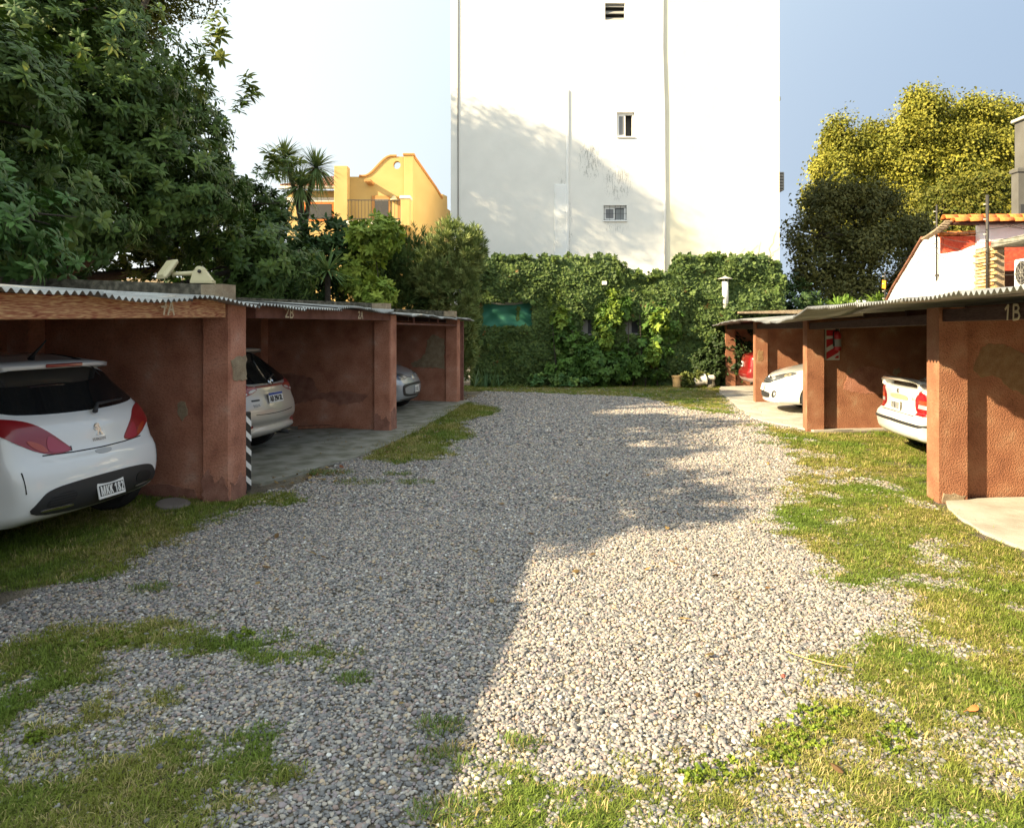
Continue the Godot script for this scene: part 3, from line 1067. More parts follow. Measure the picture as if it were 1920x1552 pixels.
func seam(car: Node, s: Shape, kind: String, line: Array, width := 0.006, mat: Material = null, called := "panel_gap", proud := 0.003) -> void:
	var p := poly2(line)
	var up := PackedVector2Array()
	var down := PackedVector2Array()
	for i in p.size():
		var t := (p[mini(i + 1, p.size() - 1)] - p[maxi(i - 1, 0)]).normalized().orthogonal() * width / 2.0
		up.append(p[i] + t)
		down.insert(0, p[i] - t)
	up.append_array(down)
	var v := view(kind, s)
	obj(car, called, s.panel(up, v[0], v[1], v[2], v[3], proud, 0.05), mat if mat else M.gap)

func wheel(car: Node, x: float, side: int, s: Shape, r := 0.315, wide := 0.2) -> void:
	var w := Node3D.new()
	w.name = "wheel"
	car.add_child(w, true)
	w.position = Vector3(x, r, side * (s.W / 2.0 - 0.085))
	w.rotation = Vector3(side * PI / 2.0, 0, 0)
	var ri := r * 0.66
	obj(w, "tyre", lathe([Vector2(ri, -wide / 2), Vector2(r * 0.9, -wide / 2), Vector2(r * 0.985, -wide * 0.36), Vector2(r, -wide * 0.2), Vector2(r, wide * 0.2), Vector2(r * 0.985, wide * 0.36), Vector2(r * 0.9, wide / 2), Vector2(ri, wide * 0.46), Vector2(ri * 0.97, wide * 0.3)], 40), M.rubber)
	var st := stool()
	for k in 5:
		var a := TAU * k / 5.0
		var b := Basis(Vector3.UP, a)
		add_hexa(st, [b * Vector3(0.03, 0.0, -0.035), b * Vector3(ri, 0.0, -0.028), b * Vector3(ri, 0.0, 0.028), b * Vector3(0.03, 0.0, 0.035), b * Vector3(0.03, wide * 0.34, -0.028), b * Vector3(ri, wide * 0.4, -0.02), b * Vector3(ri, wide * 0.4, 0.02), b * Vector3(0.03, wide * 0.34, 0.028)])
	var rim := obj(w, "rim", done(st), M.alloy)
	obj(rim, "hub_cap", lathe([Vector2(0.001, wide * 0.37), Vector2(0.05, wide * 0.36), Vector2(0.06, wide * 0.3), Vector2(0.06, 0)], 20), M.alloy)
	obj(rim, "rim_ring", lathe([Vector2(ri * 0.93, -0.02), Vector2(ri * 0.93, wide * 0.36), Vector2(ri, wide * 0.44)], 40), M.alloy)

func wheels(car: Node, s: Shape, rear_x: float, front_x: float, r := 0.315) -> void:
	for side in [-1, 1]:
		for x in [rear_x, front_x]:
			var disc := []
			for k in 22:
				var a := TAU * k / 22.0
				var y := r + (r + 0.035) * sin(a)
				if y > 0.1: disc.append_array([x + (r + 0.035) * cos(a), y])
			lay(car, s, "wheel_arch", "right" if side > 0 else "left", disc, M.gap, 0.003, false, 0.06)
			wheel(car, x, side, s, r)

# number plate: white frame, field and raised characters, set on the body at a height
func plate(car: Node, s: Shape, rear: bool, y: float, words: String, old: bool, z := 0.0, wide := 0.0, proud := 0.02) -> void:
	var v := view("rear" if rear else "front", s)
	var at := s.hit(v[0] + v[1] * (z if rear else -z) + v[2] * y, v[3])
	var n := s.normal(at)
	n.z = 0.0
	n = n.normalized()
	if absf(n.y) > 0.3: n = Vector3(-1 if rear else 1, 0.2, 0).normalized()
	var w := wide if wide > 0.0 else (0.31 if old else 0.40)
	var p := obj(car, "number_plate", rbox(Vector3(w, 0.14, 0.012), 0.004), M.white)
	var x: Vector3 = v[1]
	p.transform = Transform3D(Basis(x, n.cross(x).normalized(), n), at + n * proud)
	if old:
		obj(p, "plate_field", rbox(Vector3(w - 0.025, 0.085, 0.004), 0.001), M.black, Vector3(0, -0.006, 0.0065))
	else:
		obj(p, "plate_band", rbox(Vector3(w - 0.006, 0.032, 0.004), 0.001), plain(0.02, 0.06, 0.3, 0.5), Vector3(0, 0.051, 0.0055))
	if words:
		var tm := text_mesh(words, 0.075, 0.004)
		var o := obj(p, "plate_characters", tm, (M.plate_letter if rear and y > 0.5 else M.white) if old else M.black, Vector3(0, -0.008 if old else -0.014, 0.0095))
		var fit: float = (w - 0.045) / tm.get_aabb().size.x
		o.scale = Vector3(fit, 1.05, 1)

func letters(car: Node, s: Shape, rear: bool, words: String, z: float, y: float, height: float, mat: Material, called := "lettering") -> void:
	var v := view("rear" if rear else "front", s)
	var at := s.hit(v[0] + v[1] * z + v[2] * y, v[3])
	var n := s.normal(at)
	var x: Vector3 = (v[1] - n * n.dot(v[1])).normalized()
	var o := obj(car, called, text_mesh(words, height, 0.004), mat)
	o.transform = Transform3D(Basis(x, n.cross(x).normalized(), n), at + n * 0.004)

func badge(car: Node, s: Shape, rear: bool, z: float, y: float, outline: Array, size: float, mat: Material, called := "emblem") -> void:
	var v := view("rear" if rear else "front", s)
	var at := s.hit(v[0] + v[1] * z + v[2] * y, v[3])
	var n := s.normal(at)
	var x: Vector3 = (v[1] - n * n.dot(v[1])).normalized()
	var p := poly2(outline)
	for i in p.size(): p[i] *= size
	var o := obj(car, called, prism(p, 0.012, 0.003), mat)
	o.transform = Transform3D(Basis(x, n.cross(x).normalized(), n), at + n * 0.006)

func car_node(called: String, label: String, at: Vector2, y: float, forward: Vector2) -> Node3D:
	# at: plan point of the middle of the rear bumper
	return thing(called, label, "car", V(at.x, at.y, y), atan2(forward.y, forward.x))

func build_cars() -> void:
	car_white_hatch()
	car_beige_hatch()
	car_silver_small()
	car_white_notchback()
	car_white_saloon()
	car_red()
	car_dark()

func side_windows(c: Node, s: Shape, flat: Array) -> void:
	for k in ["left", "right"]: lay(c, s, "side_window", k, flat, M.tinted, 0.004)

func visor(c: Node, s: Shape, tip: float, root: float, y: float, half: float, mat: Material) -> void:
	# lip that carries the roof on over the rear window
	var st := stool()
	st.set_smooth_group(0)
	var base := s.hit(Vector3(root, 2.0, 0), Vector3.DOWN).y
	var ring := []
	for i in 17:
		var z := lerpf(-half, half, i / 16.0)
		var top := s.hit(Vector3(root, 2.0, z), Vector3.DOWN).y
		var mid := s.hit(Vector3(lerpf(tip, root, 0.55), 2.0, z), Vector3.DOWN).y
		var dy := top - base
		var e := 0.05 * pow(absf(z) / half, 4.0)
		ring.append([Vector3(root, top + 0.002, z), Vector3(lerpf(tip, root, 0.55), maxf(mid + 0.006, y + 0.028 + dy), z), Vector3(tip + e, y + 0.012 + dy, z), Vector3(tip + e + 0.006, y - 0.022 + dy, z), Vector3(tip + 0.16, y - 0.035 + dy, z)])
	for i in 16:
		for k in 4:
			quad_out(st, ring[i][k], ring[i][k + 1], ring[i + 1][k + 1], ring[i + 1][k], Vector3(tip + 0.15, y - 0.012, 0))
	for i in [0, 16]:
		for k in range(1, 4): tri_out(st, ring[i][0], ring[i][k], ring[i][k + 1], Vector3(tip + 0.2, y, 0))
	st.index()
	obj(c, "roof_visor", done(st), mat)

func car_white_hatch() -> void:
	var s := Shape.new()
	s.L = 4.28; s.W = 1.82
	s.rise = [0.15, 0.90, 0.34, 0.965, 0.62, 1.0, 0.88, 0.975, 1.0, 0.935, 1.3, 0.77, 1.5, 0.67]
	s.rear_round = 0.17; s.rear_bow = 0.17; s.soft = 0.09
	s.setup([0.42, 0.21, 0.2, 0.235, 0.06, 0.30, 0.0, 0.42, 0.0, 0.56, 0.03, 0.68, 0.075, 0.73, 0.10, 0.80, 0.13, 0.92, 0.19, 1.01, 0.30, 1.10, 0.42, 1.22, 0.52, 1.325, 0.60, 1.395, 0.72, 1.445, 1.0, 1.485, 1.5, 1.50, 2.0, 1.475, 2.45, 1.38, 2.9, 1.18, 3.3, 0.99, 3.6, 0.92, 3.95, 0.81, 4.15, 0.70, 4.27, 0.55, 4.26, 0.36, 4.15, 0.24, 3.9, 0.20, 2.0, 0.19])
	var c := car_node("hatchback_car", "white hatchback with plate MKK 182, parked tail out under the 7A beam", Vector2(-3.33, 6.18), 0.0, Vector2(-0.985, 0.17))
	var paint_m := paint(0.79, 0.80, 0.80)
	obj(c, "body", s.body(), paint_m)
	lay(c, s, "rear_window", "rear", [-0.72, 1.07, -0.45, 1.045, 0.0, 1.035, 0.45, 1.045, 0.72, 1.07, 0.76, 1.13, 0.66, 1.26, 0.58, 1.355, 0.3, 1.385, 0.0, 1.39, -0.3, 1.385, -0.58, 1.355, -0.66, 1.26, -0.76, 1.13], M.tinted, 0.006)
	side_windows(c, s, [0.42, 1.08, 0.9, 1.0, 1.6, 0.97, 2.5, 0.96, 3.0, 0.97, 2.75, 1.14, 2.35, 1.33, 1.7, 1.40, 1.1, 1.39, 0.62, 1.30])
	visor(c, s, 0.43, 0.95, 1.415, 0.575, paint_m)
	obj(c, "brake_light", rbox(Vector3(0.02, 0.03, 0.40), 0.008), M.red_lens, Vector3(0.425, 1.413, 0))
	for side in [-1, 1]:
		var k := "right" if side > 0 else "left"
		var lamp := lay_corner(c, s, "tail_light", true, side, 42.0, [-0.40, 0.755, -0.28, 0.745, -0.17, 0.765, -0.05, 0.83, 0.10, 0.93, 0.28, 1.0, 0.40, 1.05, 0.22, 1.055, 0.05, 1.04, -0.10, 1.0, -0.22, 0.92, -0.32, 0.83], M.red_lens, 0.006)
		lay_corner(lamp, s, "lamp_segment", true, side, 42.0, [-0.385, 0.762, -0.27, 0.755, -0.2, 0.78, -0.2, 0.91, -0.3, 0.83], M.pink_lens, 0.009)
		lay_corner(lamp, s, "lamp_segment", true, side, 42.0, [-0.215, 0.77, -0.17, 0.775, -0.10, 0.82, -0.05, 0.88, -0.12, 0.86, -0.18, 0.82], M.amber_lens, 0.0095)
		seam(c, s, "rear", [side * 0.56, 0.752, side * 0.3, 0.742, 0.0, 0.738], 0.009)
		seam(c, s, "rear", [side * 0.76, 0.66, side * 0.755, 0.6, side * 0.745, 0.5], 0.006)
		seam(c, s, k, [0.42, 1.07, 0.36, 1.02, 0.3, 0.97], 0.007)
		# vent in the black bumper insert with a bright strip below it
		lay(c, s, "bumper_vent", "rear", [side * 0.36, 0.36, side * 0.34, 0.47, side * 0.56, 0.455, side * 0.62, 0.36], M.black, 0.012)
		lay(c, s, "bumper_strip", "rear", [side * 0.355, 0.335, side * 0.36, 0.36, side * 0.62, 0.362, side * 0.64, 0.345], M.chrome, 0.016)
	var ins := lay(c, s, "bumper_insert", "rear", [-0.74, 0.33, -0.66, 0.44, -0.58, 0.505, -0.3, 0.53, 0.0, 0.535, 0.3, 0.53, 0.58, 0.505, 0.66, 0.44, 0.74, 0.33, 0.3, 0.29, -0.3, 0.29], M.plastic, 0.008)
	for i in 4: lay(ins, s, "vent_slat", "rear", [-0.58, 0.385 + i * 0.02, -0.36, 0.385 + i * 0.02, -0.36, 0.393 + i * 0.02, -0.57, 0.393 + i * 0.02], M.dark, 0.016, false)
	lay(c, s, "boot_handle", "rear", [-0.11, 0.728, 0.11, 0.728, 0.07, 0.69, -0.07, 0.69], plain(0.45, 0.46, 0.47, 0.4), 0.005)
	plate(c, s, true, 0.40, "MKK 182", true)
	# chrome lion standing on its hind legs
	badge(c, s, true, 0.0, 0.885, [-0.32, 0.28, -0.12, 0.46, 0.1, 0.5, 0.26, 0.4, 0.22, 0.2, 0.34, 0.0, 0.3, -0.2, 0.4, -0.42, 0.46, -0.5, 0.2, -0.5, 0.16, -0.28, 0.06, -0.2, -0.02, -0.36, -0.1, -0.5, -0.26, -0.48, -0.16, -0.34, -0.16, -0.14, -0.34, -0.04, -0.42, 0.08, -0.36, 0.12, -0.2, 0.08, -0.14, 0.16, -0.34, 0.2], 0.105, M.chrome)
	letters(c, s, true, "PEUGEOT", 0.0, 0.805, 0.026, M.alloy)
	letters(c, s, true, "308", 0.56, 0.81, 0.035, M.dark)
	var dl := lay(c, s, "dealer_badge", "rear", [-0.5, 0.755, -0.3, 0.755, -0.3, 0.79, -0.5, 0.79], M.black, 0.005, false)
	letters(dl, s, true, "Premium", -0.40, 0.772, 0.02, M.alloy)
	# wiper with its motor cover, roof aerial
	obj(c, "wiper", tube([Vector3(0.155, 1.03, 0.02), Vector3(0.2, 1.085, 0.1), Vector3(0.215, 1.10, 0.42)], [0.022, 0.014, 0.008], 8), M.plastic)
	obj(c, "aerial", tube([Vector3(0.75, 1.455, 0.0), Vector3(0.72, 1.50, 0.0), Vector3(0.60, 1.62, 0.0)], [0.03, 0.014, 0.005], 8), M.black)
	for side in [-1, 1]: seam(c, s, "top", [0.5, side * 0.52, 1.2, side * 0.56, 2.2, side * 0.58], 0.02, M.plastic, "roof_strip", 0.006)
	wheels(c, s, 0.66, 3.3)

func car_beige_hatch() -> void:
	var s := Shape.new()
	s.L = 4.1; s.W = 1.73
	s.rise = [0.15, 0.90, 0.34, 0.96, 0.62, 1.0, 0.9, 0.97, 1.0, 0.93, 1.3, 0.76, 1.5, 0.66]
	s.rear_round = 0.15; s.rear_bow = 0.16; s.soft = 0.09
	s.setup([0.45, 0.23, 0.2, 0.26, 0.05, 0.32, 0.02, 0.37, 0.05, 0.42, 0.0, 0.50, 0.0, 0.62, 0.03, 0.72, 0.07, 0.82, 0.10, 0.92, 0.15, 0.98, 0.3, 1.10, 0.5, 1.26, 0.66, 1.375, 0.8, 1.44, 1.2, 1.485, 1.6, 1.48, 2.1, 1.43, 2.5, 1.30, 3.0, 1.05, 3.3, 0.96, 3.7, 0.84, 3.95, 0.70, 4.08, 0.52, 4.05, 0.33, 3.85, 0.22, 2.0, 0.19])
	var c := car_node("hatchback_car", "beige metallic hatchback parked tail out under the 2B beam", Vector2(-3.17, 10.1), 0.03, Vector2(-0.989, 0.146))
	obj(c, "body", s.body(), paint(0.47, 0.44, 0.40, 0.25))
	lay(c, s, "rear_window", "rear", [-0.66, 0.975, 0.0, 0.955, 0.66, 0.975, 0.7, 1.05, 0.56, 1.3, 0.5, 1.36, 0.0, 1.385, -0.5, 1.36, -0.56, 1.3, -0.7, 1.05], M.tinted, 0.006)
	visor(c, s, 0.47, 1.0, 1.405, 0.55, paint(0.47, 0.44, 0.40, 0.25))
	side_windows(c, s, [0.5, 1.06, 1.0, 0.98, 2.0, 0.94, 2.9, 0.94, 2.5, 1.2, 2.0, 1.36, 1.3, 1.40, 0.8, 1.33])
	for side in [-1, 1]:
		var lamp := lay(c, s, "tail_light", "rear", [side * 0.36, 0.905, side * 0.44, 0.865, side * 0.62, 0.825, side * 0.79, 0.80, side * 0.80, 0.93, side * 0.62, 0.945, side * 0.42, 0.94], M.red_lens, 0.008)
		lay(lamp, s, "lamp_segment", "rear", [side * 0.39, 0.895, side * 0.46, 0.87, side * 0.56, 0.85, side * 0.57, 0.885, side * 0.45, 0.905], M.clear_lens, 0.012)
		lay(lamp, s, "lamp_segment", "rear", [side * 0.41, 0.913, side * 0.58, 0.895, side * 0.59, 0.93, side * 0.44, 0.932], M.amber_lens, 0.012)
		lay(lamp, s, "lamp_segment", "rear", [side * 0.6, 0.842, side * 0.78, 0.815, side * 0.78, 0.85, side * 0.6, 0.87], M.clear_lens, 0.012)
		lay_corner(c, s, "tail_light_side", true, side, 60.0, [-0.05, 0.83, 0.05, 0.88, 0.2, 0.98, 0.22, 1.04, 0.08, 1.0, -0.05, 0.95], M.red_lens, 0.006)
		lay(c, s, "reflector", "rear", [side * 0.50, 0.42, side * 0.76, 0.37, side * 0.79, 0.45, side * 0.6, 0.475], M.red_lens, 0.012)
		seam(c, s, "rear", [side * 0.52, 0.585, side * 0.3, 0.575, 0.0, 0.57], 0.01)
	lay(c, s, "light_bar", "rear", [-0.38, 0.915, 0.38, 0.915, 0.38, 0.94, -0.38, 0.94], plain(0.22, 0.03, 0.02, 0.3), 0.008, false)
	lay(c, s, "bumper_skirt", "rear", [-0.82, 0.30, -0.72, 0.35, -0.45, 0.40, 0.0, 0.41, 0.45, 0.40, 0.72, 0.35, 0.82, 0.30, 0.5, 0.275, -0.5, 0.275], paint(0.55, 0.52, 0.48, 0.1), 0.012)
	plate(c, s, true, 0.77, "AD 294 XL", false)
	# oval ring emblem
	var ring := lathe([Vector2(0.034, 0), Vector2(0.042, 0.006), Vector2(0.05, 0.0), Vector2(0.042, -0.006), Vector2(0.034, 0)], 24)
	var e := obj(c, "emblem", ring, M.chrome, Vector3(0.105, 0.99, 0))
	e.rotation.z = PI / 2.0 - 0.45
	e.scale = Vector3(1, 1, 1.35)
	obj(e, "emblem_bar", ring, M.chrome).scale = Vector3(0.9, 1, 0.35)
	letters(c, s, true, "YARIS", -0.47, 0.70, 0.04, M.alloy)
	lay(c, s, "dealer_badge", "rear", [-0.55, 0.755, -0.38, 0.755, -0.38, 0.775, -0.55, 0.775], M.dark, 0.004, false)
	obj(c, "wiper", tube([Vector3(0.15, 1.0, 0.05), Vector3(0.2, 1.03, 0.16), Vector3(0.26, 1.06, 0.4)], [0.03, 0.02, 0.008], 8), M.plastic)
	obj(c, "exhaust_tip", tube([Vector3(0.3, 0.26, 0.45), Vector3(0.06, 0.25, 0.45)], [0.03, 0.03], 12), M.dark)
	wheels(c, s, 0.72, 3.27, 0.3)

func car_silver_small() -> void:
	var s := Shape.new()
	s.L = 3.55; s.W = 1.65
	s.rise = [0.15, 0.92, 0.34, 0.97, 0.6, 1.0, 0.9, 0.96, 1.0, 0.92, 1.3, 0.78, 1.5, 0.68]
	s.front_round = 0.16; s.front_bow = 0.2; s.soft = 0.11
	s.setup([0.3, 0.24, 0.05, 0.3, 0.0, 0.6, 0.05, 0.95, 0.2, 1.25, 0.35, 1.42, 0.9, 1.48, 1.5, 1.48, 2.0, 1.36, 2.5, 1.08, 2.75, 0.99, 3.1, 0.90, 3.35, 0.80, 3.46, 0.70, 3.53, 0.58, 3.55, 0.42, 3.5, 0.29, 3.3, 0.21, 1.8, 0.19])
	var fwd := Vector2(0.989, -0.146)
	var nose := Vector2(-2.02, 15.75)
	var c := car_node("city_car", "small silver car parked nose out in the last bay beside the oleander", nose - fwd * s.L, 0.03, fwd)
	obj(c, "body", s.body(), paint(0.44, 0.47, 0.52, 0.3))
	for side in [-1, 1]:
		var hl := lay_corner(c, s, "headlight", false, side, 48.0, [-0.28, 0.70, -0.16, 0.665, 0.05, 0.66, 0.22, 0.74, 0.24, 0.83, 0.1, 0.82, -0.1, 0.79, -0.22, 0.75], M.head_lens, 0.006)
		lay_corner(hl, s, "lamp_segment", false, side, 48.0, [-0.22, 0.71, -0.12, 0.69, -0.1, 0.75, -0.2, 0.75], M.clear_lens, 0.01)
		lay_corner(hl, s, "lamp_segment", false, side, 48.0, [-0.06, 0.68, 0.06, 0.68, 0.08, 0.77, -0.04, 0.77], plain(0.05, 0.07, 0.12, 0.2), 0.01)
	lay(c, s, "grille_frame", "front", [-0.60, 0.33, -0.66, 0.42, -0.66, 0.54, -0.6, 0.575, 0.0, 0.60, 0.6, 0.575, 0.66, 0.54, 0.66, 0.42, 0.60, 0.33, 0.0, 0.31], M.plastic, 0.008)
	lay(c, s, "grille_panel", "front", [-0.54, 0.375, -0.60, 0.44, -0.59, 0.53, 0.0, 0.555, 0.59, 0.53, 0.60, 0.44, 0.54, 0.375, 0.0, 0.355], paint(0.36, 0.38, 0.42, 0.3), 0.012)
	lay(c, s, "front_lip", "front", [-0.62, 0.24, 0.62, 0.24, 0.68, 0.28, -0.68, 0.28], M.plastic, 0.008)
	seam(c, s, "front", [-0.5, 0.72, -0.3, 0.71, 0.0, 0.705, 0.3, 0.71, 0.5, 0.72], 0.012)
	for i in 3: lay(c, s, "intake_slot", "front", [-0.2 + i * 0.15, 0.375, -0.1 + i * 0.15, 0.375, -0.1 + i * 0.15, 0.395, -0.2 + i * 0.15, 0.395], M.black, 0.015, false)
	plate(c, s, false, 0.46, "OTE 481", true)
	var ring := lathe([Vector2(0.05, 0), Vector2(0.056, 0.006), Vector2(0.062, 0.0), Vector2(0.056, -0.006), Vector2(0.05, 0)], 28)
	var at := s.hit(Vector3(4.2, 0.70, 0), Vector3(-1, 0, 0))
	var e := obj(c, "emblem", ring, M.chrome, at + Vector3(0.012, 0, 0))
	e.rotation.z = -PI / 2.0 + 0.5
	var vw := stool()
	for q in [[-0.03, 0.045, -0.008, -0.0], [0.03, 0.045, 0.008, 0.0], [-0.045, 0.02, -0.02, -0.045], [0.045, 0.02, 0.02, -0.045], [-0.02, -0.045, 0.0, -0.005], [0.02, -0.045, 0.0, -0.005]]:
		add_tube(vw, [Vector3(-q[1], 0, q[0]), Vector3(-q[3], 0, q[2])], [0.005, 0.005], 6)
	obj(e, "emblem_letters", done(vw), M.chrome)
	lay(c, s, "windscreen", "top", [2.05, -0.55, 2.55, -0.66, 2.68, -0.4, 2.72, 0.0, 2.68, 0.4, 2.55, 0.66, 2.05, 0.55, 2.0, 0.0], M.tinted, 0.006)
	side_windows(c, s, [0.35, 1.0, 1.2, 0.96, 2.4, 0.96, 2.1, 1.2, 1.6, 1.36, 0.8, 1.38, 0.4, 1.25])
	wheels(c, s, 0.55, 2.95, 0.29)

func car_white_notchback() -> void:
	var s := Shape.new()
	s.L = 4.25; s.W = 1.71
	s.rise = [0.15, 0.90, 0.34, 0.965, 0.55, 1.0, 0.8, 0.985, 0.95, 0.94, 1.2, 0.78, 1.42, 0.66]
	s.rear_round = 0.06; s.rear_bow = 0.10; s.soft = 0.05
	s.setup([0.5, 0.23, 0.15, 0.25, 0.03, 0.31, 0.0, 0.44, 0.005, 0.535, 0.05, 0.585, 0.10, 0.63, 0.105, 0.75, 0.10, 0.84, 0.10, 0.90, 0.16, 0.93, 0.35, 0.955, 0.62, 0.985, 0.9, 1.16, 1.2, 1.33, 1.45, 1.40, 1.8, 1.42, 2.2, 1.39, 2.6, 1.22, 3.0, 0.99, 3.3, 0.92, 3.8, 0.80, 4.1, 0.66, 4.23, 0.5, 4.2, 0.3, 4.0, 0.22, 2.0, 0.19])
	var c := car_node("notchback_car", "white saloon with a boot spoiler parked tail out on the grass side bay", Vector2(5.24, 10.32), 0.0, Vector2(0.989, -0.146))
	var pm := paint(0.74, 0.73, 0.70)
	obj(c, "body", s.body(), pm)
	lay(c, s, "rear_window", "top", [0.64, -0.62, 1.22, -0.53, 1.26, 0.0, 1.22, 0.53, 0.64, 0.62, 0.58, 0.0], M.tinted, 0.006)
	side_windows(c, s, [0.95, 1.02, 2.0, 0.95, 2.95, 0.95, 2.5, 1.2, 2.1, 1.33, 1.5, 1.34])
	# boot spoiler standing on two feet
	var sp := stool()
	var prev := []
	var rings := []
	for i in 15:
		var z := lerpf(-0.72, 0.72, i / 14.0)
		var x := 0.045 + 0.12 * z * z
		var drop := 0.05 * pow(absf(z) / 0.72, 6.0)
		rings.append([Vector3(x, 1.045 - drop, z), Vector3(x + 0.08, 1.06 - drop, z), Vector3(x + 0.19, 1.04 - drop, z), Vector3(x + 0.17, 1.022 - drop, z), Vector3(x + 0.02, 1.018 - drop, z)])
	for i in 14:
		for k in 5:
			quad_out(sp, rings[i][k], rings[i][(k + 1) % 5], rings[i + 1][(k + 1) % 5], rings[i + 1][k], (rings[i][0] + rings[i][2] + rings[i + 1][3]) / 3.0)
	var spo := obj(c, "spoiler", done(sp), pm)
	for side in [-1, 1]: obj(spo, "spoiler_foot", rbox(Vector3(0.15, 0.13, 0.09), 0.02), pm, Vector3(0.19, 0.975, side * 0.66))
	for side in [-1, 1]:
		var lamp := lay(c, s, "tail_light", "rear", [side * 0.585, 0.60, side * 0.825, 0.595, side * 0.825, 0.87, side * 0.70, 0.90, side * 0.635, 0.90], M.red_lens, 0.008, false, 0.03)
		lay(lamp, s, "lamp_segment", "rear", [side * 0.62, 0.745, side * 0.82, 0.74, side * 0.82, 0.795, side * 0.63, 0.80], M.amber_lens, 0.012, false)
		lay(lamp, s, "lamp_segment", "rear", [side * 0.61, 0.69, side * 0.82, 0.685, side * 0.82, 0.735, side * 0.62, 0.74], M.clear_lens, 0.012, false)
		lay_corner(c, s, "tail_light_side", true, side, 65.0, [-0.02, 0.60, 0.16, 0.64, 0.17, 0.86, -0.02, 0.89], M.red_lens, 0.006)
		seam(c, s, "rear", [side * 0.58, 0.585, side * 0.3, 0.59, 0.0, 0.59], 0.007)
	lay(c, s, "plate_lamp_bar", "rear", [-0.30, 0.765, 0.30, 0.765, 0.33, 0.80, 0.28, 0.825, 0.0, 0.835, -0.28, 0.825, -0.33, 0.80], plain(0.36, 0.32, 0.22, 0.5), 0.012)
	lay(c, s, "bumper_strip", "rear", [-0.86, 0.455, 0.0, 0.47, 0.86, 0.455, 0.86, 0.49, 0.0, 0.507, -0.86, 0.49], M.plastic, 0.012, false)
	plate(c, s, true, 0.685, "EAI 100", true, 0.0, 0.0, 0.045)
	badge(c, s, true, 0.0, 0.875, [0.0, 0.5, 0.35, 0.35, 0.5, 0.0, 0.35, -0.35, 0.0, -0.5, -0.35, -0.35, -0.5, 0.0, -0.35, 0.35], 0.07, M.alloy)
	letters(c, s, true, "GL 2.0", 0.5, 0.80, 0.035, M.alloy)
	wheels(c, s, 0.72, 3.3, 0.3)

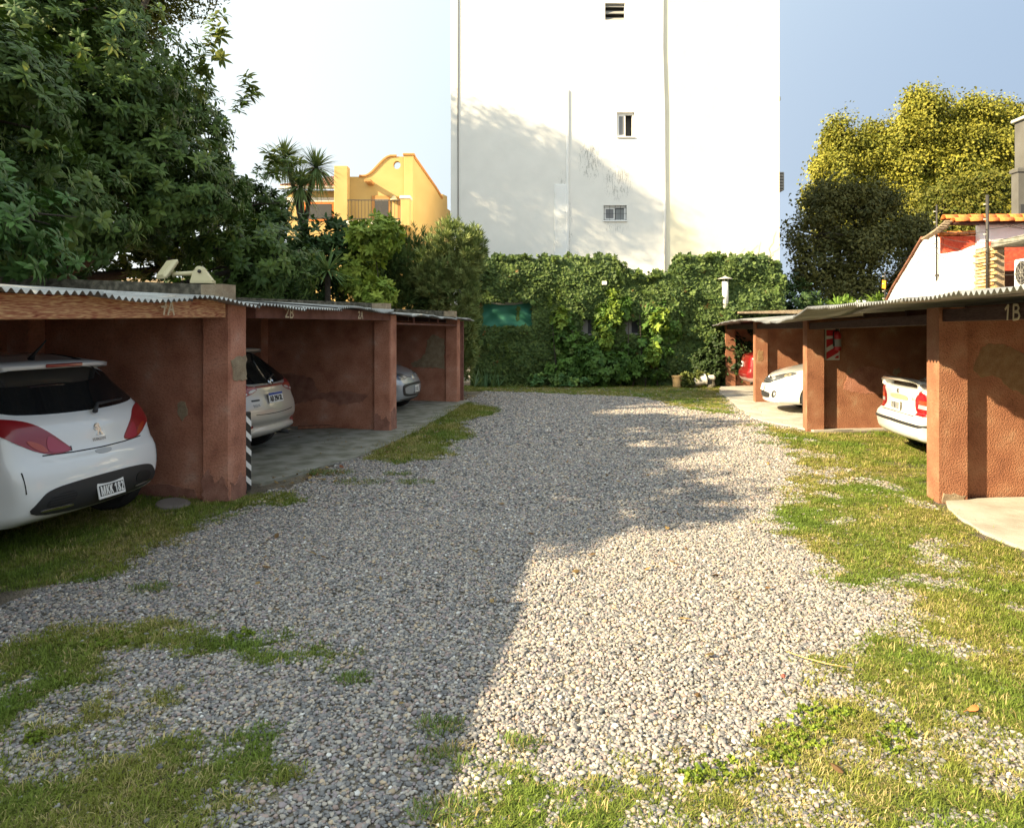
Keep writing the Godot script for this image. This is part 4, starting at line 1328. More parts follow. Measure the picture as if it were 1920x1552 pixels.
func car_white_saloon() -> void:
	var s := Shape.new()
	s.L = 4.5; s.W = 1.76
	s.rise = [0.15, 0.91, 0.34, 0.97, 0.6, 1.0, 0.85, 0.97, 1.0, 0.93, 1.25, 0.79, 1.46, 0.67]
	s.front_round = 0.15; s.front_bow = 0.26; s.soft = 0.09
	s.setup([0.5, 0.23, 0.1, 0.27, 0.0, 0.5, 0.03, 0.8, 0.1, 1.0, 0.5, 1.06, 0.9, 1.22, 1.3, 1.40, 1.9, 1.46, 2.4, 1.42, 2.9, 1.2, 3.3, 1.01, 3.6, 0.95, 4.0, 0.87, 4.25, 0.78, 4.38, 0.69, 4.46, 0.57, 4.5, 0.42, 4.48, 0.27, 4.3, 0.19, 2.2, 0.18])
	var fwd := Vector2(-0.985, 0.17)
	var nose := Vector2(5.3, 15.75)
	var c := car_node("saloon_car", "white saloon parked nose out between the sunlit terracotta pillars", nose - fwd * s.L, 0.03, fwd)
	obj(c, "body", s.body(), paint(0.74, 0.74, 0.72))
	for side in [-1, 1]:
		var hl := lay_corner(c, s, "headlight", false, side, 50.0, [-0.34, 0.66, -0.24, 0.63, -0.05, 0.66, 0.2, 0.74, 0.38, 0.82, 0.3, 0.835, 0.0, 0.79, -0.24, 0.73], M.head_lens, 0.008)
		lay_corner(hl, s, "lamp_segment", false, side, 50.0, [-0.28, 0.66, -0.16, 0.655, -0.12, 0.72, -0.24, 0.71], M.clear_lens, 0.01)
		lay_corner(hl, s, "lamp_segment", false, side, 50.0, [0.12, 0.735, 0.28, 0.79, 0.24, 0.81, 0.1, 0.785], plain(0.3, 0.26, 0.16, 0.3), 0.01)
		var fog := lay_corner(c, s, "fog_light_bezel", false, side, 40.0, [-0.2, 0.32, -0.08, 0.32, -0.02, 0.38, -0.02, 0.46, -0.1, 0.47, -0.18, 0.42], M.dark, 0.006)
		lay_corner(fog, s, "fog_light", false, side, 40.0, [-0.09, 0.35, -0.04, 0.37, -0.04, 0.43, -0.09, 0.43], M.clear_lens, 0.012)
	var gr := lay(c, s, "grille", "front", [-0.52, 0.70, -0.40, 0.58, 0.40, 0.58, 0.52, 0.70, 0.0, 0.715], M.plastic, 0.008)
	for i in 2: lay(gr, s, "grille_bar", "front", [-0.42, 0.62 + i * 0.04, 0.42, 0.62 + i * 0.04, 0.43, 0.632 + i * 0.04, -0.43, 0.632 + i * 0.04], M.alloy, 0.014, false)
	lay(c, s, "lower_intake", "front", [-0.42, 0.29, 0.42, 0.29, 0.5, 0.36, 0.46, 0.415, -0.46, 0.415, -0.5, 0.36], M.plastic, 0.007)
	for i in 2: lay(c, s, "intake_bar", "front", [-0.44, 0.325 + i * 0.035, 0.44, 0.325 + i * 0.035, 0.44, 0.338 + i * 0.035, -0.44, 0.338 + i * 0.035], M.dark, 0.014, false)
	var ring := lathe([Vector2(0.034, 0), Vector2(0.042, 0.006), Vector2(0.05, 0.0), Vector2(0.042, -0.006), Vector2(0.034, 0)], 24)
	var at := s.hit(Vector3(5.2, 0.70, 0), Vector3(-1, 0, 0))
	var e := obj(c, "emblem", ring, M.chrome, at + Vector3(0.012, 0, 0))
	e.rotation.z = -PI / 2.0 + 0.35
	e.scale = Vector3(1, 1, 1.4)
	obj(e, "emblem_bar", ring, M.chrome).scale = Vector3(0.9, 1, 0.35)
	plate(c, s, false, 0.49, "KRV 705", true)
	lay(c, s, "windscreen", "top", [2.45, -0.56, 3.1, -0.68, 3.28, -0.4, 3.34, 0.0, 3.28, 0.4, 3.1, 0.68, 2.45, 0.56, 2.4, 0.0], M.tinted, 0.006)
	side_windows(c, s, [0.95, 1.06, 2.0, 0.99, 3.1, 0.98, 2.7, 1.2, 2.2, 1.37, 1.5, 1.38, 1.1, 1.25])
	seam(c, s, "top", [3.45, -0.72, 4.1, -0.66, 4.36, -0.45, 4.42, 0.0, 4.36, 0.45, 4.1, 0.66, 3.45, 0.72], 0.008)
	wheels(c, s, 0.95, 3.58, 0.315)

func car_red() -> void:
	var s := Shape.new()
	s.L = 4.0; s.W = 1.7
	s.rise = [0.15, 0.90, 0.34, 0.96, 0.6, 1.0, 0.9, 0.97, 1.0, 0.93, 1.3, 0.76, 1.45, 0.68]
	s.setup([0.5, 0.24, 0.12, 0.28, 0.0, 0.42, 0.0, 0.55, 0.06, 0.62, 0.09, 0.85, 0.14, 0.98, 0.3, 1.04, 0.55, 1.1, 0.9, 1.3, 1.3, 1.43, 1.8, 1.45, 2.2, 1.38, 2.8, 1.05, 3.2, 0.95, 3.7, 0.8, 3.95, 0.6, 3.98, 0.35, 3.7, 0.22, 2.0, 0.19])
	var c := car_node("red_car", "red car parked tail out in the far bay beside the ivy", Vector2(6.42, 21.0), 0.03, Vector2(0.989, -0.146))
	obj(c, "body", s.body(true), paint(0.22, 0.012, 0.012))
	lay(c, s, "rear_window", "top", [0.55, -0.6, 1.1, -0.52, 1.1, 0.52, 0.55, 0.6], M.tinted, 0.006)
	for side in [-1, 1]: lay(c, s, "tail_light", "rear", [side * 0.58, 0.66, side * 0.8, 0.66, side * 0.8, 0.9, side * 0.62, 0.9], M.red_lens, 0.01)
	lay(c, s, "bumper_strip", "rear", [-0.84, 0.3, 0.84, 0.3, 0.84, 0.38, -0.84, 0.38], plain(0.3, 0.2, 0.18, 0.6), 0.008, false)
	plate(c, s, true, 0.74, "", true)
	badge(c, s, true, 0.0, 0.95, [0.0, 0.5, 0.4, 0.0, 0.0, -0.5, -0.4, 0.0], 0.07, M.chrome)
	wheels(c, s, 0.7, 3.2, 0.3)

func car_dark() -> void:
	var s := Shape.new()
	s.L = 4.0; s.W = 1.7
	s.rise = [0.15, 0.90, 0.34, 0.96, 0.6, 1.0, 0.9, 0.97, 1.0, 0.93, 1.3, 0.76, 1.45, 0.68]
	s.setup([0.5, 0.24, 0.12, 0.28, 0.0, 0.42, 0.0, 0.6, 0.06, 0.72, 0.1, 0.85, 0.2, 0.98, 0.5, 1.2, 0.7, 1.38, 1.3, 1.45, 1.8, 1.45, 2.2, 1.38, 2.8, 1.05, 3.2, 0.95, 3.7, 0.8, 3.95, 0.6, 3.98, 0.35, 3.7, 0.22, 2.0, 0.19])
	var c := car_node("dark_car", "dark bronze car half hidden behind the far sunlit pillar", Vector2(6.2, 19.05), 0.03, Vector2(0.989, -0.146))
	obj(c, "body", s.body(true), paint(0.075, 0.06, 0.045, 0.4))
	lay(c, s, "rear_window", "rear", [-0.6, 1.02, 0.6, 1.02, 0.5, 1.32, -0.5, 1.32], M.tinted, 0.006)
	for side in [-1, 1]: lay(c, s, "tail_light", "rear", [side * 0.62, 0.75, side * 0.8, 0.75, side * 0.78, 0.95, side * 0.68, 0.95], M.red_lens, 0.01)
	wheels(c, s, 0.7, 3.2, 0.3)

# ---------------------------------------------------------------- the white party wall
const FD := 24.6     # its face is this far down the yard
const FX0 := -2.02
const FX1 := 8.82
const FTOP := 14.6

func facade_texture() -> ImageTexture:
	# limewash: whiter to the left of the joint, creamier to the right, with black drip marks where water runs
	var w := 724
	var h := 976
	var im := Image.create(w, h, false, Image.FORMAT_RGB8)
	var f := FastNoiseLite.new()
	f.seed = 91
	f.frequency = 0.02
	f.fractal_octaves = 4
	var g := FastNoiseLite.new()
	g.seed = 92
	g.frequency = 0.11
	g.fractal_octaves = 3
	# stained areas: x, y, half width, half height, strength
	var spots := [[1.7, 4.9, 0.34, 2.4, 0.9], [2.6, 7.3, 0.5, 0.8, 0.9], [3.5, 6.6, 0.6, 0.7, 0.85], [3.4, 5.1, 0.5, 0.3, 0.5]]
	for j in h:
		var y := FTOP * (1.0 - (j + 0.5) / h)
		for i in w:
			var x := FX0 + (FX1 - FX0) * (i + 0.5) / w
			var n := f.get_noise_2d(i, j)
			var c := Vector3(0.76, 0.735, 0.685) if x < 5.02 else Vector3(0.74, 0.685, 0.53)
			c *= 1.0 + 0.05 * n
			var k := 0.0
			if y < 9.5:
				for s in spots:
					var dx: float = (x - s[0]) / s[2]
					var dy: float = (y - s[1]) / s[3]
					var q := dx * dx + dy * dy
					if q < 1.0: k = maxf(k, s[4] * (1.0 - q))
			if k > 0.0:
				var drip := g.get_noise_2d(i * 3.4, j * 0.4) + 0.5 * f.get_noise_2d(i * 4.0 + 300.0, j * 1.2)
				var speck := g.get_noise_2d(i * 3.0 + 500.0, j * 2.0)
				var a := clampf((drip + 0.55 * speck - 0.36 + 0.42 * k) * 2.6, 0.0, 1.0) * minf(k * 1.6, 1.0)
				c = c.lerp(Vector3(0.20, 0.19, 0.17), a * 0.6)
			im.set_pixel(i, j, lin(c.x, c.y, c.z))
	return ImageTexture.create_from_image(im)

func build_buildings() -> void:
	var t := thing("apartment_block", "tall white party wall with three small openings behind the ivy", "building", V(0, FD, 0))
	var holes := [[3.07, 11.94, 3.72, 12.50], [3.46, 8.06, 4.04, 8.90], [3.02, 5.30, 3.78, 5.83]]
	# the face, cut round its openings
	var xs := [FX0, 3.02, 3.07, 3.46, 3.72, 3.78, 4.04, FX1]
	var ys := [0.0, 5.30, 5.83, 8.06, 8.90, 11.94, 12.50, FTOP]
	var st := stool()
	for i in xs.size() - 1:
		for j in ys.size() - 1:
			var cx: float = (xs[i] + xs[i + 1]) / 2.0
			var cy: float = (ys[j] + ys[j + 1]) / 2.0
			var open := false
			for o in holes:
				if cx > o[0] and cx < o[2] and cy > o[1] and cy < o[3]: open = true
			if open: continue
			var p := [Vector2(xs[i], ys[j]), Vector2(xs[i], ys[j + 1]), Vector2(xs[i + 1], ys[j + 1]), Vector2(xs[i + 1], ys[j])]
			for m in [0, 1, 2, 0, 2, 3]:
				st.set_uv(Vector2((p[m].x - FX0) / (FX1 - FX0), 1.0 - p[m].y / FTOP))
				st.add_vertex(Vector3(p[m].x, p[m].y, 0))
	var fm := StandardMaterial3D.new()
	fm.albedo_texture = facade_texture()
	fm.roughness = 0.95
	fm.heightmap_enabled = true
	var hn := noise_tex(93, 0.09, [], 512, FastNoiseLite.TYPE_SIMPLEX_SMOOTH, 4)
	fm.heightmap_texture = hn
	fm.heightmap_scale = 0.25
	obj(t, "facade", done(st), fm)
	var side := stool()
	add_hexa(side, [Vector3(FX0, 0, -0.36), Vector3(FX1, 0, -0.36), Vector3(FX1, 0, -13), Vector3(FX0, 0, -13), Vector3(FX0, FTOP - 0.01, -0.36), Vector3(FX1, FTOP - 0.01, -0.36), Vector3(FX1, FTOP - 0.01, -13), Vector3(FX0, FTOP - 0.01, -13)])
	obj(t, "shell", done(side), M.lime)
	var jam := stool()   # thickness of the face at its edges and in its openings
	for e in [[Vector3(FX0 + 0.001, 0, 0), Vector3(FX0 + 0.001, FTOP, 0)], [Vector3(FX1 - 0.001, 0, 0), Vector3(FX1 - 0.001, FTOP, 0)], [Vector3(FX0, FTOP, 0), Vector3(FX1, FTOP, 0)]]:
		var b := Vector3(0, 0, -0.355)
		quad_out(jam, e[0], e[1], e[1] + b, e[0] + b, Vector3(3, 6, -0.2))
	for o in holes:
		var q := [Vector3(o[0], o[1], 0), Vector3(o[2], o[1], 0), Vector3(o[2], o[3], 0), Vector3(o[0], o[3], 0)]
		for k in 4:
			quad_out(jam, q[k], q[(k + 1) % 4], q[(k + 1) % 4] + Vector3(0, 0, -0.3), q[k] + Vector3(0, 0, -0.3), q[k] * 2.0 - Vector3((o[0] + o[2]) / 2.0, (o[1] + o[3]) / 2.0, 0))
	obj(t, "reveal", done(jam), M.lime)
	# opening 1: vent with two tilted concrete louvres
	var v := obj(t, "vent", rbox(Vector3(0.65, 0.56, 0.02), 0.003), M.dark, Vector3(3.395, 12.22, -0.29))
	for k in 3:
		var l := obj(v, "louvre", rbox(Vector3(0.64, 0.19, 0.035), 0.008), M.grey_wall, Vector3(0, -0.2 + k * 0.22, 0.16))
		l.rotation.x = -0.75
	# opening 2: white sliding window, one leaf open
	window_white(t, 3.75, 8.48, 0.56, 0.82, true)
	window_white(t, 3.40, 5.565, 0.74, 0.51, false)
	# grille on the lower window
	var g := stool()
	for k in 5: add_tube(g, [Vector3(3.04 + k * 0.18, 5.31, 0.02), Vector3(3.04 + k * 0.18, 5.82, 0.02)], [0.006, 0.006], 6)
	for k in 3: add_tube(g, [Vector3(3.02, 5.36 + k * 0.2, 0.02), Vector3(3.78, 5.36 + k * 0.2, 0.02)], [0.006, 0.006], 6)
	obj(t, "window_grille", done(g), M.iron)
	# pipes and chases running down the wall
	obj(t, "cable_duct", tube([Vector3(-1.78, 14.5, 0.02), Vector3(-1.785, 9.0, 0.02), Vector3(-1.775, 6.0, 0.02), Vector3(-1.785, 3.0, 0.02)], [0.022, 0.022, 0.022, 0.022], 8), M.grey_wall)
	obj(t, "downpipe", tube([Vector3(4.96, 14.5, 0.03), Vector3(4.95, 11.0, 0.03), Vector3(5.0, 9.2, 0.035), Vector3(5.03, 6.0, 0.03), Vector3(5.04, 3.2, 0.03)], [0.05, 0.05, 0.05, 0.05, 0.05], 10), M.white)
	obj(t, "pipe_chase", rbox(Vector3(0.4, 2.4, 0.05), 0.01), M.lime, Vector3(1.6, 5.32, 0.012))
	obj(t, "pipe_chase", rbox(Vector3(0.09, 6.2, 0.07), 0.02), M.lime, Vector3(1.83, 6.55, 0.02))
	# withered shoots of ivy clinging to the render
	var rs := RandomNumberGenerator.new()
	rs.seed = 96
	for k in 5:
		var p := Vector3(7.6 + 0.22 * k, 3.7, 0.01)
		var line := [p]
		var rad := [0.008]
		for m in 7:
			p += Vector3(rs.randf_range(-0.09, 0.16), rs.randf_range(0.06, 0.2), 0.0)
			line.append(p)
			rad.append(0.007 - 0.0008 * m)
		obj(t, "withered_shoot", tube(line, rad, 5), M.bark)
	# air conditioner and bracket on the flank
	var ac := obj(t, "air_conditioner", rbox(Vector3(0.28, 0.62, 0.8), 0.02), M.grey_wall, Vector3(FX1 + 0.15, 6.7, -0.75))
	for k in 6: obj(ac, "slat", rbox(Vector3(0.2, 0.02, 0.02), 0.004), M.dark, Vector3(0, -0.25 + k * 0.1, 0.41))
	obj(t, "wall_box", rbox(Vector3(0.1, 0.14, 0.12), 0.02), M.stone_white, Vector3(FX1 + 0.05, 9.4, -0.2))
	# grey neighbour at the street beyond
	var n := thing("grey_building", "grey rendered building behind the tiled roof and golden trees", "building", V(26.55, 36.0, 0))
	var nb := stool()
	add_hexa(nb, [Vector3(-1.55, 0, 0), Vector3(8, 0, 0), Vector3(8, 0, -1.1), Vector3(-1.55, 0, -1.1), Vector3(-1.55, 12.0, 0), Vector3(8, 12.0, 0), Vector3(8, 12.0, -1.1), Vector3(-1.55, 12.0, -1.1)])
	obj(n, "wall", done(nb), M.dark_grey_wall)
	obj(n, "low_wing", rbox(Vector3(0.55, 9.6, 0.5), 0.03), M.dark_grey_wall, Vector3(-1.83, 4.8, -0.3))
	obj(n, "wing_cornice", rbox(Vector3(0.65, 0.2, 0.6), 0.03), M.dark_grey_wall, Vector3(-1.85, 9.45, -0.3))
	obj(n, "roof_edge", rbox(Vector3(9.8, 0.15, 1.3), 0.03), M.stone_white, Vector3(3.2, 12.08, -0.55))
	var wn := obj(n, "window", rbox(Vector3(0.3, 1.6, 0.06), 0.01), M.dark, Vector3(-1.86, 7.0, -0.03))
	obj(wn, "window_frame", rbox(Vector3(0.05, 1.6, 0.04), 0.01), M.white, Vector3(0.1, 0, 0.035))
	obj(n, "downpipe", tube([Vector3(-0.2, 0.5, 0.06), Vector3(-0.2, 11.8, 0.06)], [0.05, 0.05], 8), M.grey_wall)

func window_white(t: Node, x: float, y: float, w: float, h: float, open: bool) -> void:
	var f := Node3D.new()
	f.name = "window"
	t.add_child(f, true)
	f.position = Vector3(x, y, -0.12)
	var fr := stool()
	for s in [-1, 1]:
		add_box(fr, Vector3(s * (w / 2 - 0.03), 0, 0), Vector3(0.06, h, 0.06))
		add_box(fr, Vector3(0, s * (h / 2 - 0.03), 0.001), Vector3(w - 0.12, 0.06, 0.058))
	obj(f, "frame", done(fr), M.white)
	obj(f, "sill", rbox(Vector3(w + 0.04, 0.04, 0.18), 0.01), M.white, Vector3(0, -h / 2 - 0.0, 0.08))
	var sash := stool()
	var lw := w / 2 - 0.03
	for s in [-1, 1]:
		add_box(sash, Vector3(-lw / 2 + s * (lw / 2 - 0.02), 0, 0.02), Vector3(0.04, h - 0.12, 0.03))
		add_box(sash, Vector3(-lw / 2, s * (h / 2 - 0.08), 0.021), Vector3(lw - 0.08, 0.04, 0.028))
	obj(f, "sash", done(sash), M.white)
	obj(f, "pane", rbox(Vector3(lw - 0.08, h - 0.2, 0.008), 0.001), plain(0.16, 0.16, 0.165, 0.1), Vector3(-lw / 2, 0, 0.02))
	if not open: obj(f, "pane", rbox(Vector3(lw - 0.02, h - 0.16, 0.008), 0.001), plain(0.2, 0.21, 0.21, 0.1), Vector3(lw / 2 + 0.02, 0, -0.01))
	obj(f, "room", rbox(Vector3(w, h, 0.02), 0.001), M.black, Vector3(0, 0, -0.17))

# ---------------------------------------------------------------- annex under the ivy
const AD := 23.2
const IVY_HOLES := [[-0.96, 1.82, 0.68, 2.62], [2.13, 1.58, 2.55, 2.12], [3.46, 1.6, 3.95, 2.06]]

func ivy_top(x: float) -> float:
	# height of the ivy along the annex: level, with a dip where the white wall shows
	var y := 3.98
	if x > 3.0 and x < 5.3:
		var q := (x - 4.2) / 1.05
		y = lerpf(3.36, 3.98, clampf(q * q * 1.1, 0.0, 1.0))
	if x > 7.6: y -= 0.5 * pow((x - 7.6) / 0.75, 2.0)
	return y

func build_annex() -> void:
	var t := thing("annex", "low ivy covered annex with a green tarpaulin in its window", "building", V(0, AD, 0))
	var ys := [0.0, 1.58, 1.6, 1.82, 2.06, 2.12, 2.62, 3.2]
	var xs := [-1.3, -0.96, 0.68, 2.13, 2.55, 3.46, 3.95, 8.3]
	var st := stool()
	for i in xs.size() - 1:
		for j in ys.size() - 1:
			var c := Vector2((xs[i] + xs[i + 1]) / 2.0, (ys[j] + ys[j + 1]) / 2.0)
			var open := false
			for o in IVY_HOLES:
				if c.x > o[0] and c.x < o[2] and c.y > o[1] and c.y < o[3]: open = true
			if not open: add_box(st, Vector3(c.x, c.y, -0.1), Vector3(xs[i + 1] - xs[i], ys[j + 1] - ys[j], 0.2))
	obj(t, "wall", done(st), M.mossy)
	obj(t, "roof_slab", rbox(Vector3(9.75, 0.14, 1.28), 0.02), M.concrete, Vector3(3.5, 3.27, -0.7))
	# tarpaulin: cloth caught at the corners, sagging in folds
	var cl := stool()
	cl.set_smooth_group(0)
	var nx := 36
	var ny := 20
	var P := func(i, j):
		var u := float(i) / nx
		var w := float(j) / ny
		var x := lerpf(-1.0, 0.72, u)
		var y := lerpf(1.78, 2.62, w) - 0.12 * sin(u * PI) * w * w
		var z := -0.06 + 0.05 * sin(9.0 * w + 6.0 * (u - 0.5) * (u - 0.5) * 4.0) * (1.0 - 0.5 * w) + 0.03 * sin(14.0 * u + 5.0 * w)
		return Vector3(x, y, z)
	for i in nx:
		for j in ny:
			quad_out(cl, P.call(i, j), P.call(i + 1, j), P.call(i + 1, j + 1), P.call(i, j + 1), Vector3(0, 2.2, -3))
	cl.index()
	obj(t, "tarpaulin", done(cl), M.tarp)
	obj(t, "lintel", rbox(Vector3(1.75, 0.05, 0.12), 0.01), M.stone_white, Vector3(-0.14, 2.645, 0.03))
	for o in [[2.34, 1.85, 0.42, 0.54], [3.70, 1.83, 0.49, 0.46]]:
		var w := obj(t, "window", rbox(Vector3(o[2], o[3], 0.02), 0.002), M.dark, Vector3(o[0], o[1], -0.16))
		obj(w, "sill", rbox(Vector3(o[2] + 0.06, 0.05, 0.16), 0.01), M.grey_wall, Vector3(0, -o[3] / 2.0, 0.12))
		obj(w, "shutter", rbox(Vector3(o[2] * 0.55, o[3] * 0.9, 0.02), 0.004), M.grey_wall, Vector3(-o[2] * 0.2, 0, 0.04))
	# flue with a rain cap
	var fl := thing("flue_pipe", "white flue pipe with conical rain cap standing out of the ivy", "pipe", V(6.52, AD - 0.38, 2.42))
	obj(fl, "pipe", tube([Vector3(0, 0.12, 0), Vector3(0, 0.78, 0)], [0.095, 0.095], 20), M.white)
	obj(fl, "elbow", tube([Vector3(0, 0.14, 0), Vector3(0, 0.04, -0.02), Vector3(0, 0.0, -0.12), Vector3(0, 0.0, -0.4)], [0.105, 0.105, 0.1, 0.1], 16), M.stone_white)
	obj(fl, "rain_cap", lathe([Vector2(0.001, 0.96), Vector2(0.07, 0.92), Vector2(0.22, 0.87), Vector2(0.22, 0.86), Vector2(0.001, 0.88)], 24), M.stone_white)
	for k in 3:
		var a := TAU * k / 3.0
		obj(fl, "strut", tube([Vector3(0.085 * cos(a), 0.76, 0.085 * sin(a)), Vector3(0.085 * cos(a), 0.9, 0.085 * sin(a))], [0.008, 0.008], 6), M.stone_white)
	var bx := thing("wall_lamp", "small white lamp box among the ivy leaves above the vine", "lamp", V(2.84, AD - 0.28, 3.1))
	obj(bx, "housing", rbox(Vector3(0.15, 0.12, 0.1), 0.015), M.white, Vector3(0, 0.06, 0))
	obj(bx, "bracket", rbox(Vector3(0.04, 0.04, 0.3), 0.005), M.iron, Vector3(0, 0.06, -0.2))

# ---------------------------------------------------------------- white house on the right boundary
func boundary(d: float) -> Vector2:
	return Vector2(8.3 + 0.148 * d, d)

func build_house_right() -> void:
	var t := thing("boundary_house", "white gabled house wall with orange ridge tiles behind the carports", "house", Vector3.ZERO)
	var n := Vector2(INTO_RIGHT.x, INTO_RIGHT.y)
	# gable wall: outline along the boundary (d) and up
	var face := [[23.6, 0.0], [23.6, 2.45], [22.9, 2.95], [21.6, 3.65], [20.6, 4.2], [20.2, 4.28], [19.95, 3.72], [18.3, 3.66], [17.65, 3.72], [17.65, 0.0]]
	var st := stool()
	var pv := PackedVector2Array()
	for q in face: pv.append(Vector2(q[0], q[1]))
	var idx := Geometry2D.triangulate_polygon(pv)
	for k in range(0, idx.size(), 3):
		for s in [0.0, 0.25]:
			var v := []
			for m in 3: v.append(v3(boundary(pv[idx[k + m]].x) + n * s, pv[idx[k + m]].y))
			tri_out(st, v[0], v[1], v[2], v3(boundary(20.0) + n * 0.12, 2.0))
	for k in pv.size():
		var a := pv[k]
		var b := pv[(k + 1) % pv.size()]
		quad_out(st, v3(boundary(a.x), a.y), v3(boundary(b.x), b.y), v3(boundary(b.x) + n * 0.25, b.y), v3(boundary(a.x) + n * 0.25, a.y), v3(boundary(20.5) + n * 0.12, 1.8))
	obj(t, "gable_wall", done(st), M.lime)
	# far slope of the roof: dark old tiles along the gable edge
	var verge := [[23.7, 2.42], [22.9, 2.98], [21.6, 3.69], [20.62, 4.24]]
	for k in 3:
		var a := Vector2(verge[k][0], verge[k][1])
		var b := Vector2(verge[k + 1][0], verge[k + 1][1])
		var vs := stool()
		var p := []
		for y in [0.0, 0.06]:
			p.append_array([v3(boundary(a.x) - n * 0.05, a.y + y + 0.005), v3(boundary(b.x) - n * 0.05, b.y + y + 0.005), v3(boundary(b.x) + n * 3.5, b.y + y + 0.005), v3(boundary(a.x) + n * 3.5, a.y + y + 0.005)])
		add_hexa(vs, p)
		obj(t, "roof_slope", done(vs), M.tile_brown)
	# red waterproofing running along the step, and the small ridge on the gable
	obj(t, "waterproofing", wall_mesh(Vector2(11.3, 19.6), Vector2(12.2, 19.5), 3.2, 4.16, 4.16, 0.24), M.membrane)
	obj(t, "waterproofing", wall_mesh(Vector2(11.95, 18.75), Vector2(15.5, 18.55), 3.2, 3.93, 4.02, 0.2), M.membrane)
	ridge(t, Vector2(11.2, 19.62), Vector2(12.2, 19.5), 4.19, 4.2, 4)
	# upper wall of the house, whitewashed, and its own ridge
	obj(t, "upper_wall", wall_mesh(Vector2(12.05, 19.3), Vector2(15.5, 19.1), 3.6, 4.42, 4.42, 0.2), M.lime)
	ridge(t, Vector2(11.25, 19.0), Vector2(15.6, 18.75), 4.47, 4.47, 12)
	ridge(t, Vector2(11.15, 19.25), Vector2(15.6, 19.0), 4.58, 4.58, 14)
	obj(t, "eave_board", wall_mesh(Vector2(11.3, 19.15), Vector2(15.5, 18.95), 4.425, 4.465, 4.465, 0.34), M.wood_dark)
	# lumps of mortar and old tile at the broken end of the ridge
	var r := RandomNumberGenerator.new()
	r.seed = 31
	for k in 5: obj(t, "broken_tile", rbox(Vector3(0.5, 0.04, 0.2), 0.012), M.bare_render, v3(Vector2(11.2 - 0.09 * k, 19.3), 4.42 - 0.06 * k), 1.4 + 0.1 * k).rotation.z = -0.35
	# brick wall with an opening for the outdoor unit
	var bricks := []
	for c in ["a", "b", "c", "d"]: bricks.append(0)
	var tones := [plain(0.50, 0.33, 0.14, 0.9), plain(0.57, 0.39, 0.18, 0.9), plain(0.44, 0.26, 0.11, 0.9), plain(0.62, 0.47, 0.26, 0.9)]
	var bw := obj(t, "brick_wall", wall_mesh(boundary(17.62) + n * 0.12, boundary(13.0) + n * 0.12, 0.0, 2.62, 2.62, 0.2), M.bare_render)
	var bm := rbox(Vector3(0.06, 0.058, 0.24), 0.008)
	var d0 := 17.6
	var row := 0
	var y := 2.05
	while y < 3.60:
		var d := d0 - (0.13 if row % 2 else 0.0)
		while d > 13.2:
			var pier := d > 16.78
			if pier or y < 2.6:
				var o := obj(bw, "brick", bm, tones[r.randi() % 4], v3(boundary(d - 0.13) + n * (0.0 + r.randf_range(-0.006, 0.006)), y + r.randf_range(-0.004, 0.004)), row_turn() + r.randf_range(-0.02, 0.02))
				o.rotation.x = r.randf_range(-0.02, 0.02)
			d -= 0.258
		y += 0.078
		row += 1
	obj(t, "brick_pier", wall_mesh(boundary(17.6) + n * 0.135, boundary(16.72) + n * 0.135, 2.625, 3.62, 3.62, 0.22), M.bare_render)
	obj(t, "canopy", wall_mesh(boundary(16.7) + n * 0.3, boundary(13.0) + n * 0.3, 3.56, 3.68, 3.68, 0.7), M.concrete)
	obj(t, "recess_wall", wall_mesh(boundary(16.7) + n * 1.2, boundary(13.0) + n * 1.2, 2.0, 3.6, 3.6, 0.1), M.mossy)
	# outdoor unit of an air conditioner
	var u := thing("outdoor_unit", "white air conditioner outdoor unit with a round fan guard on the brick wall", "air conditioner", v3(boundary(16.05) + n * 0.5, 2.64), row_turn())
	obj(u, "casing", rbox(Vector3(0.32, 0.62, 0.95), 0.02), M.white, Vector3(0, 0.31, 0))
	var fan := lathe([Vector2(0.001, 0.0), Vector2(0.23, 0.0), Vector2(0.25, 0.012), Vector2(0.25, 0.0)], 32)
	var fg := obj(u, "fan_opening", fan, M.dark, Vector3(-0.162, 0.31, -0.14))
	fg.rotation.z = PI / 2.0
	var gd := stool()
	for k in 8:
		var a := TAU * k / 8.0
		add_tube(gd, [Vector3(0, 0.02, 0), Vector3(0.245 * cos(a), 0.02, 0.245 * sin(a))], [0.005, 0.005], 6)
	for q in [0.08, 0.16, 0.23]:
		var ring := []
		var rr := []
		for k in 25:
			ring.append(Vector3(q * cos(TAU * k / 24.0), 0.02, q * sin(TAU * k / 24.0)))
			rr.append(0.004)
		add_tube(gd, ring, rr, 6, false)
	obj(fg, "fan_guard", done(gd), M.grey_wall)
	obj(u, "nameplate", rbox(Vector3(0.006, 0.05, 0.12), 0.002), M.yellow_trim, Vector3(-0.163, 0.5, 0.3))
	for k in [-0.3, 0.3]: obj(u, "foot", rbox(Vector3(0.34, 0.05, 0.06), 0.008), M.iron, Vector3(0, -0.02, k))
	# poles of the electric fence along the boundary
	pole("fence_pole", "thin steel fence pole on the white gable beside the orange tiles", boundary(19.55) - n * 0.06, 3.0, 5.0, 0.022)
	pole("fence_pole", "thick steel fence pole standing before the brick pier", boundary(16.75) - n * 0.1, 2.35, 4.75, 0.034)
	pole("fence_pole", "low steel fence pole with a yellow warning sign", boundary(23.4) - n * 0.06, 1.9, 3.55, 0.018)
	var sg := thing("warning_sign", "small yellow warning plate hanging on the low fence pole", "sign", v3(boundary(23.4) - n * 0.09, 3.02), row_turn())
	obj(sg, "plate", rbox(Vector3(0.02, 0.26, 0.3), 0.004), M.orange, Vector3(0, 0.13, 0)).rotation.x = 0.12
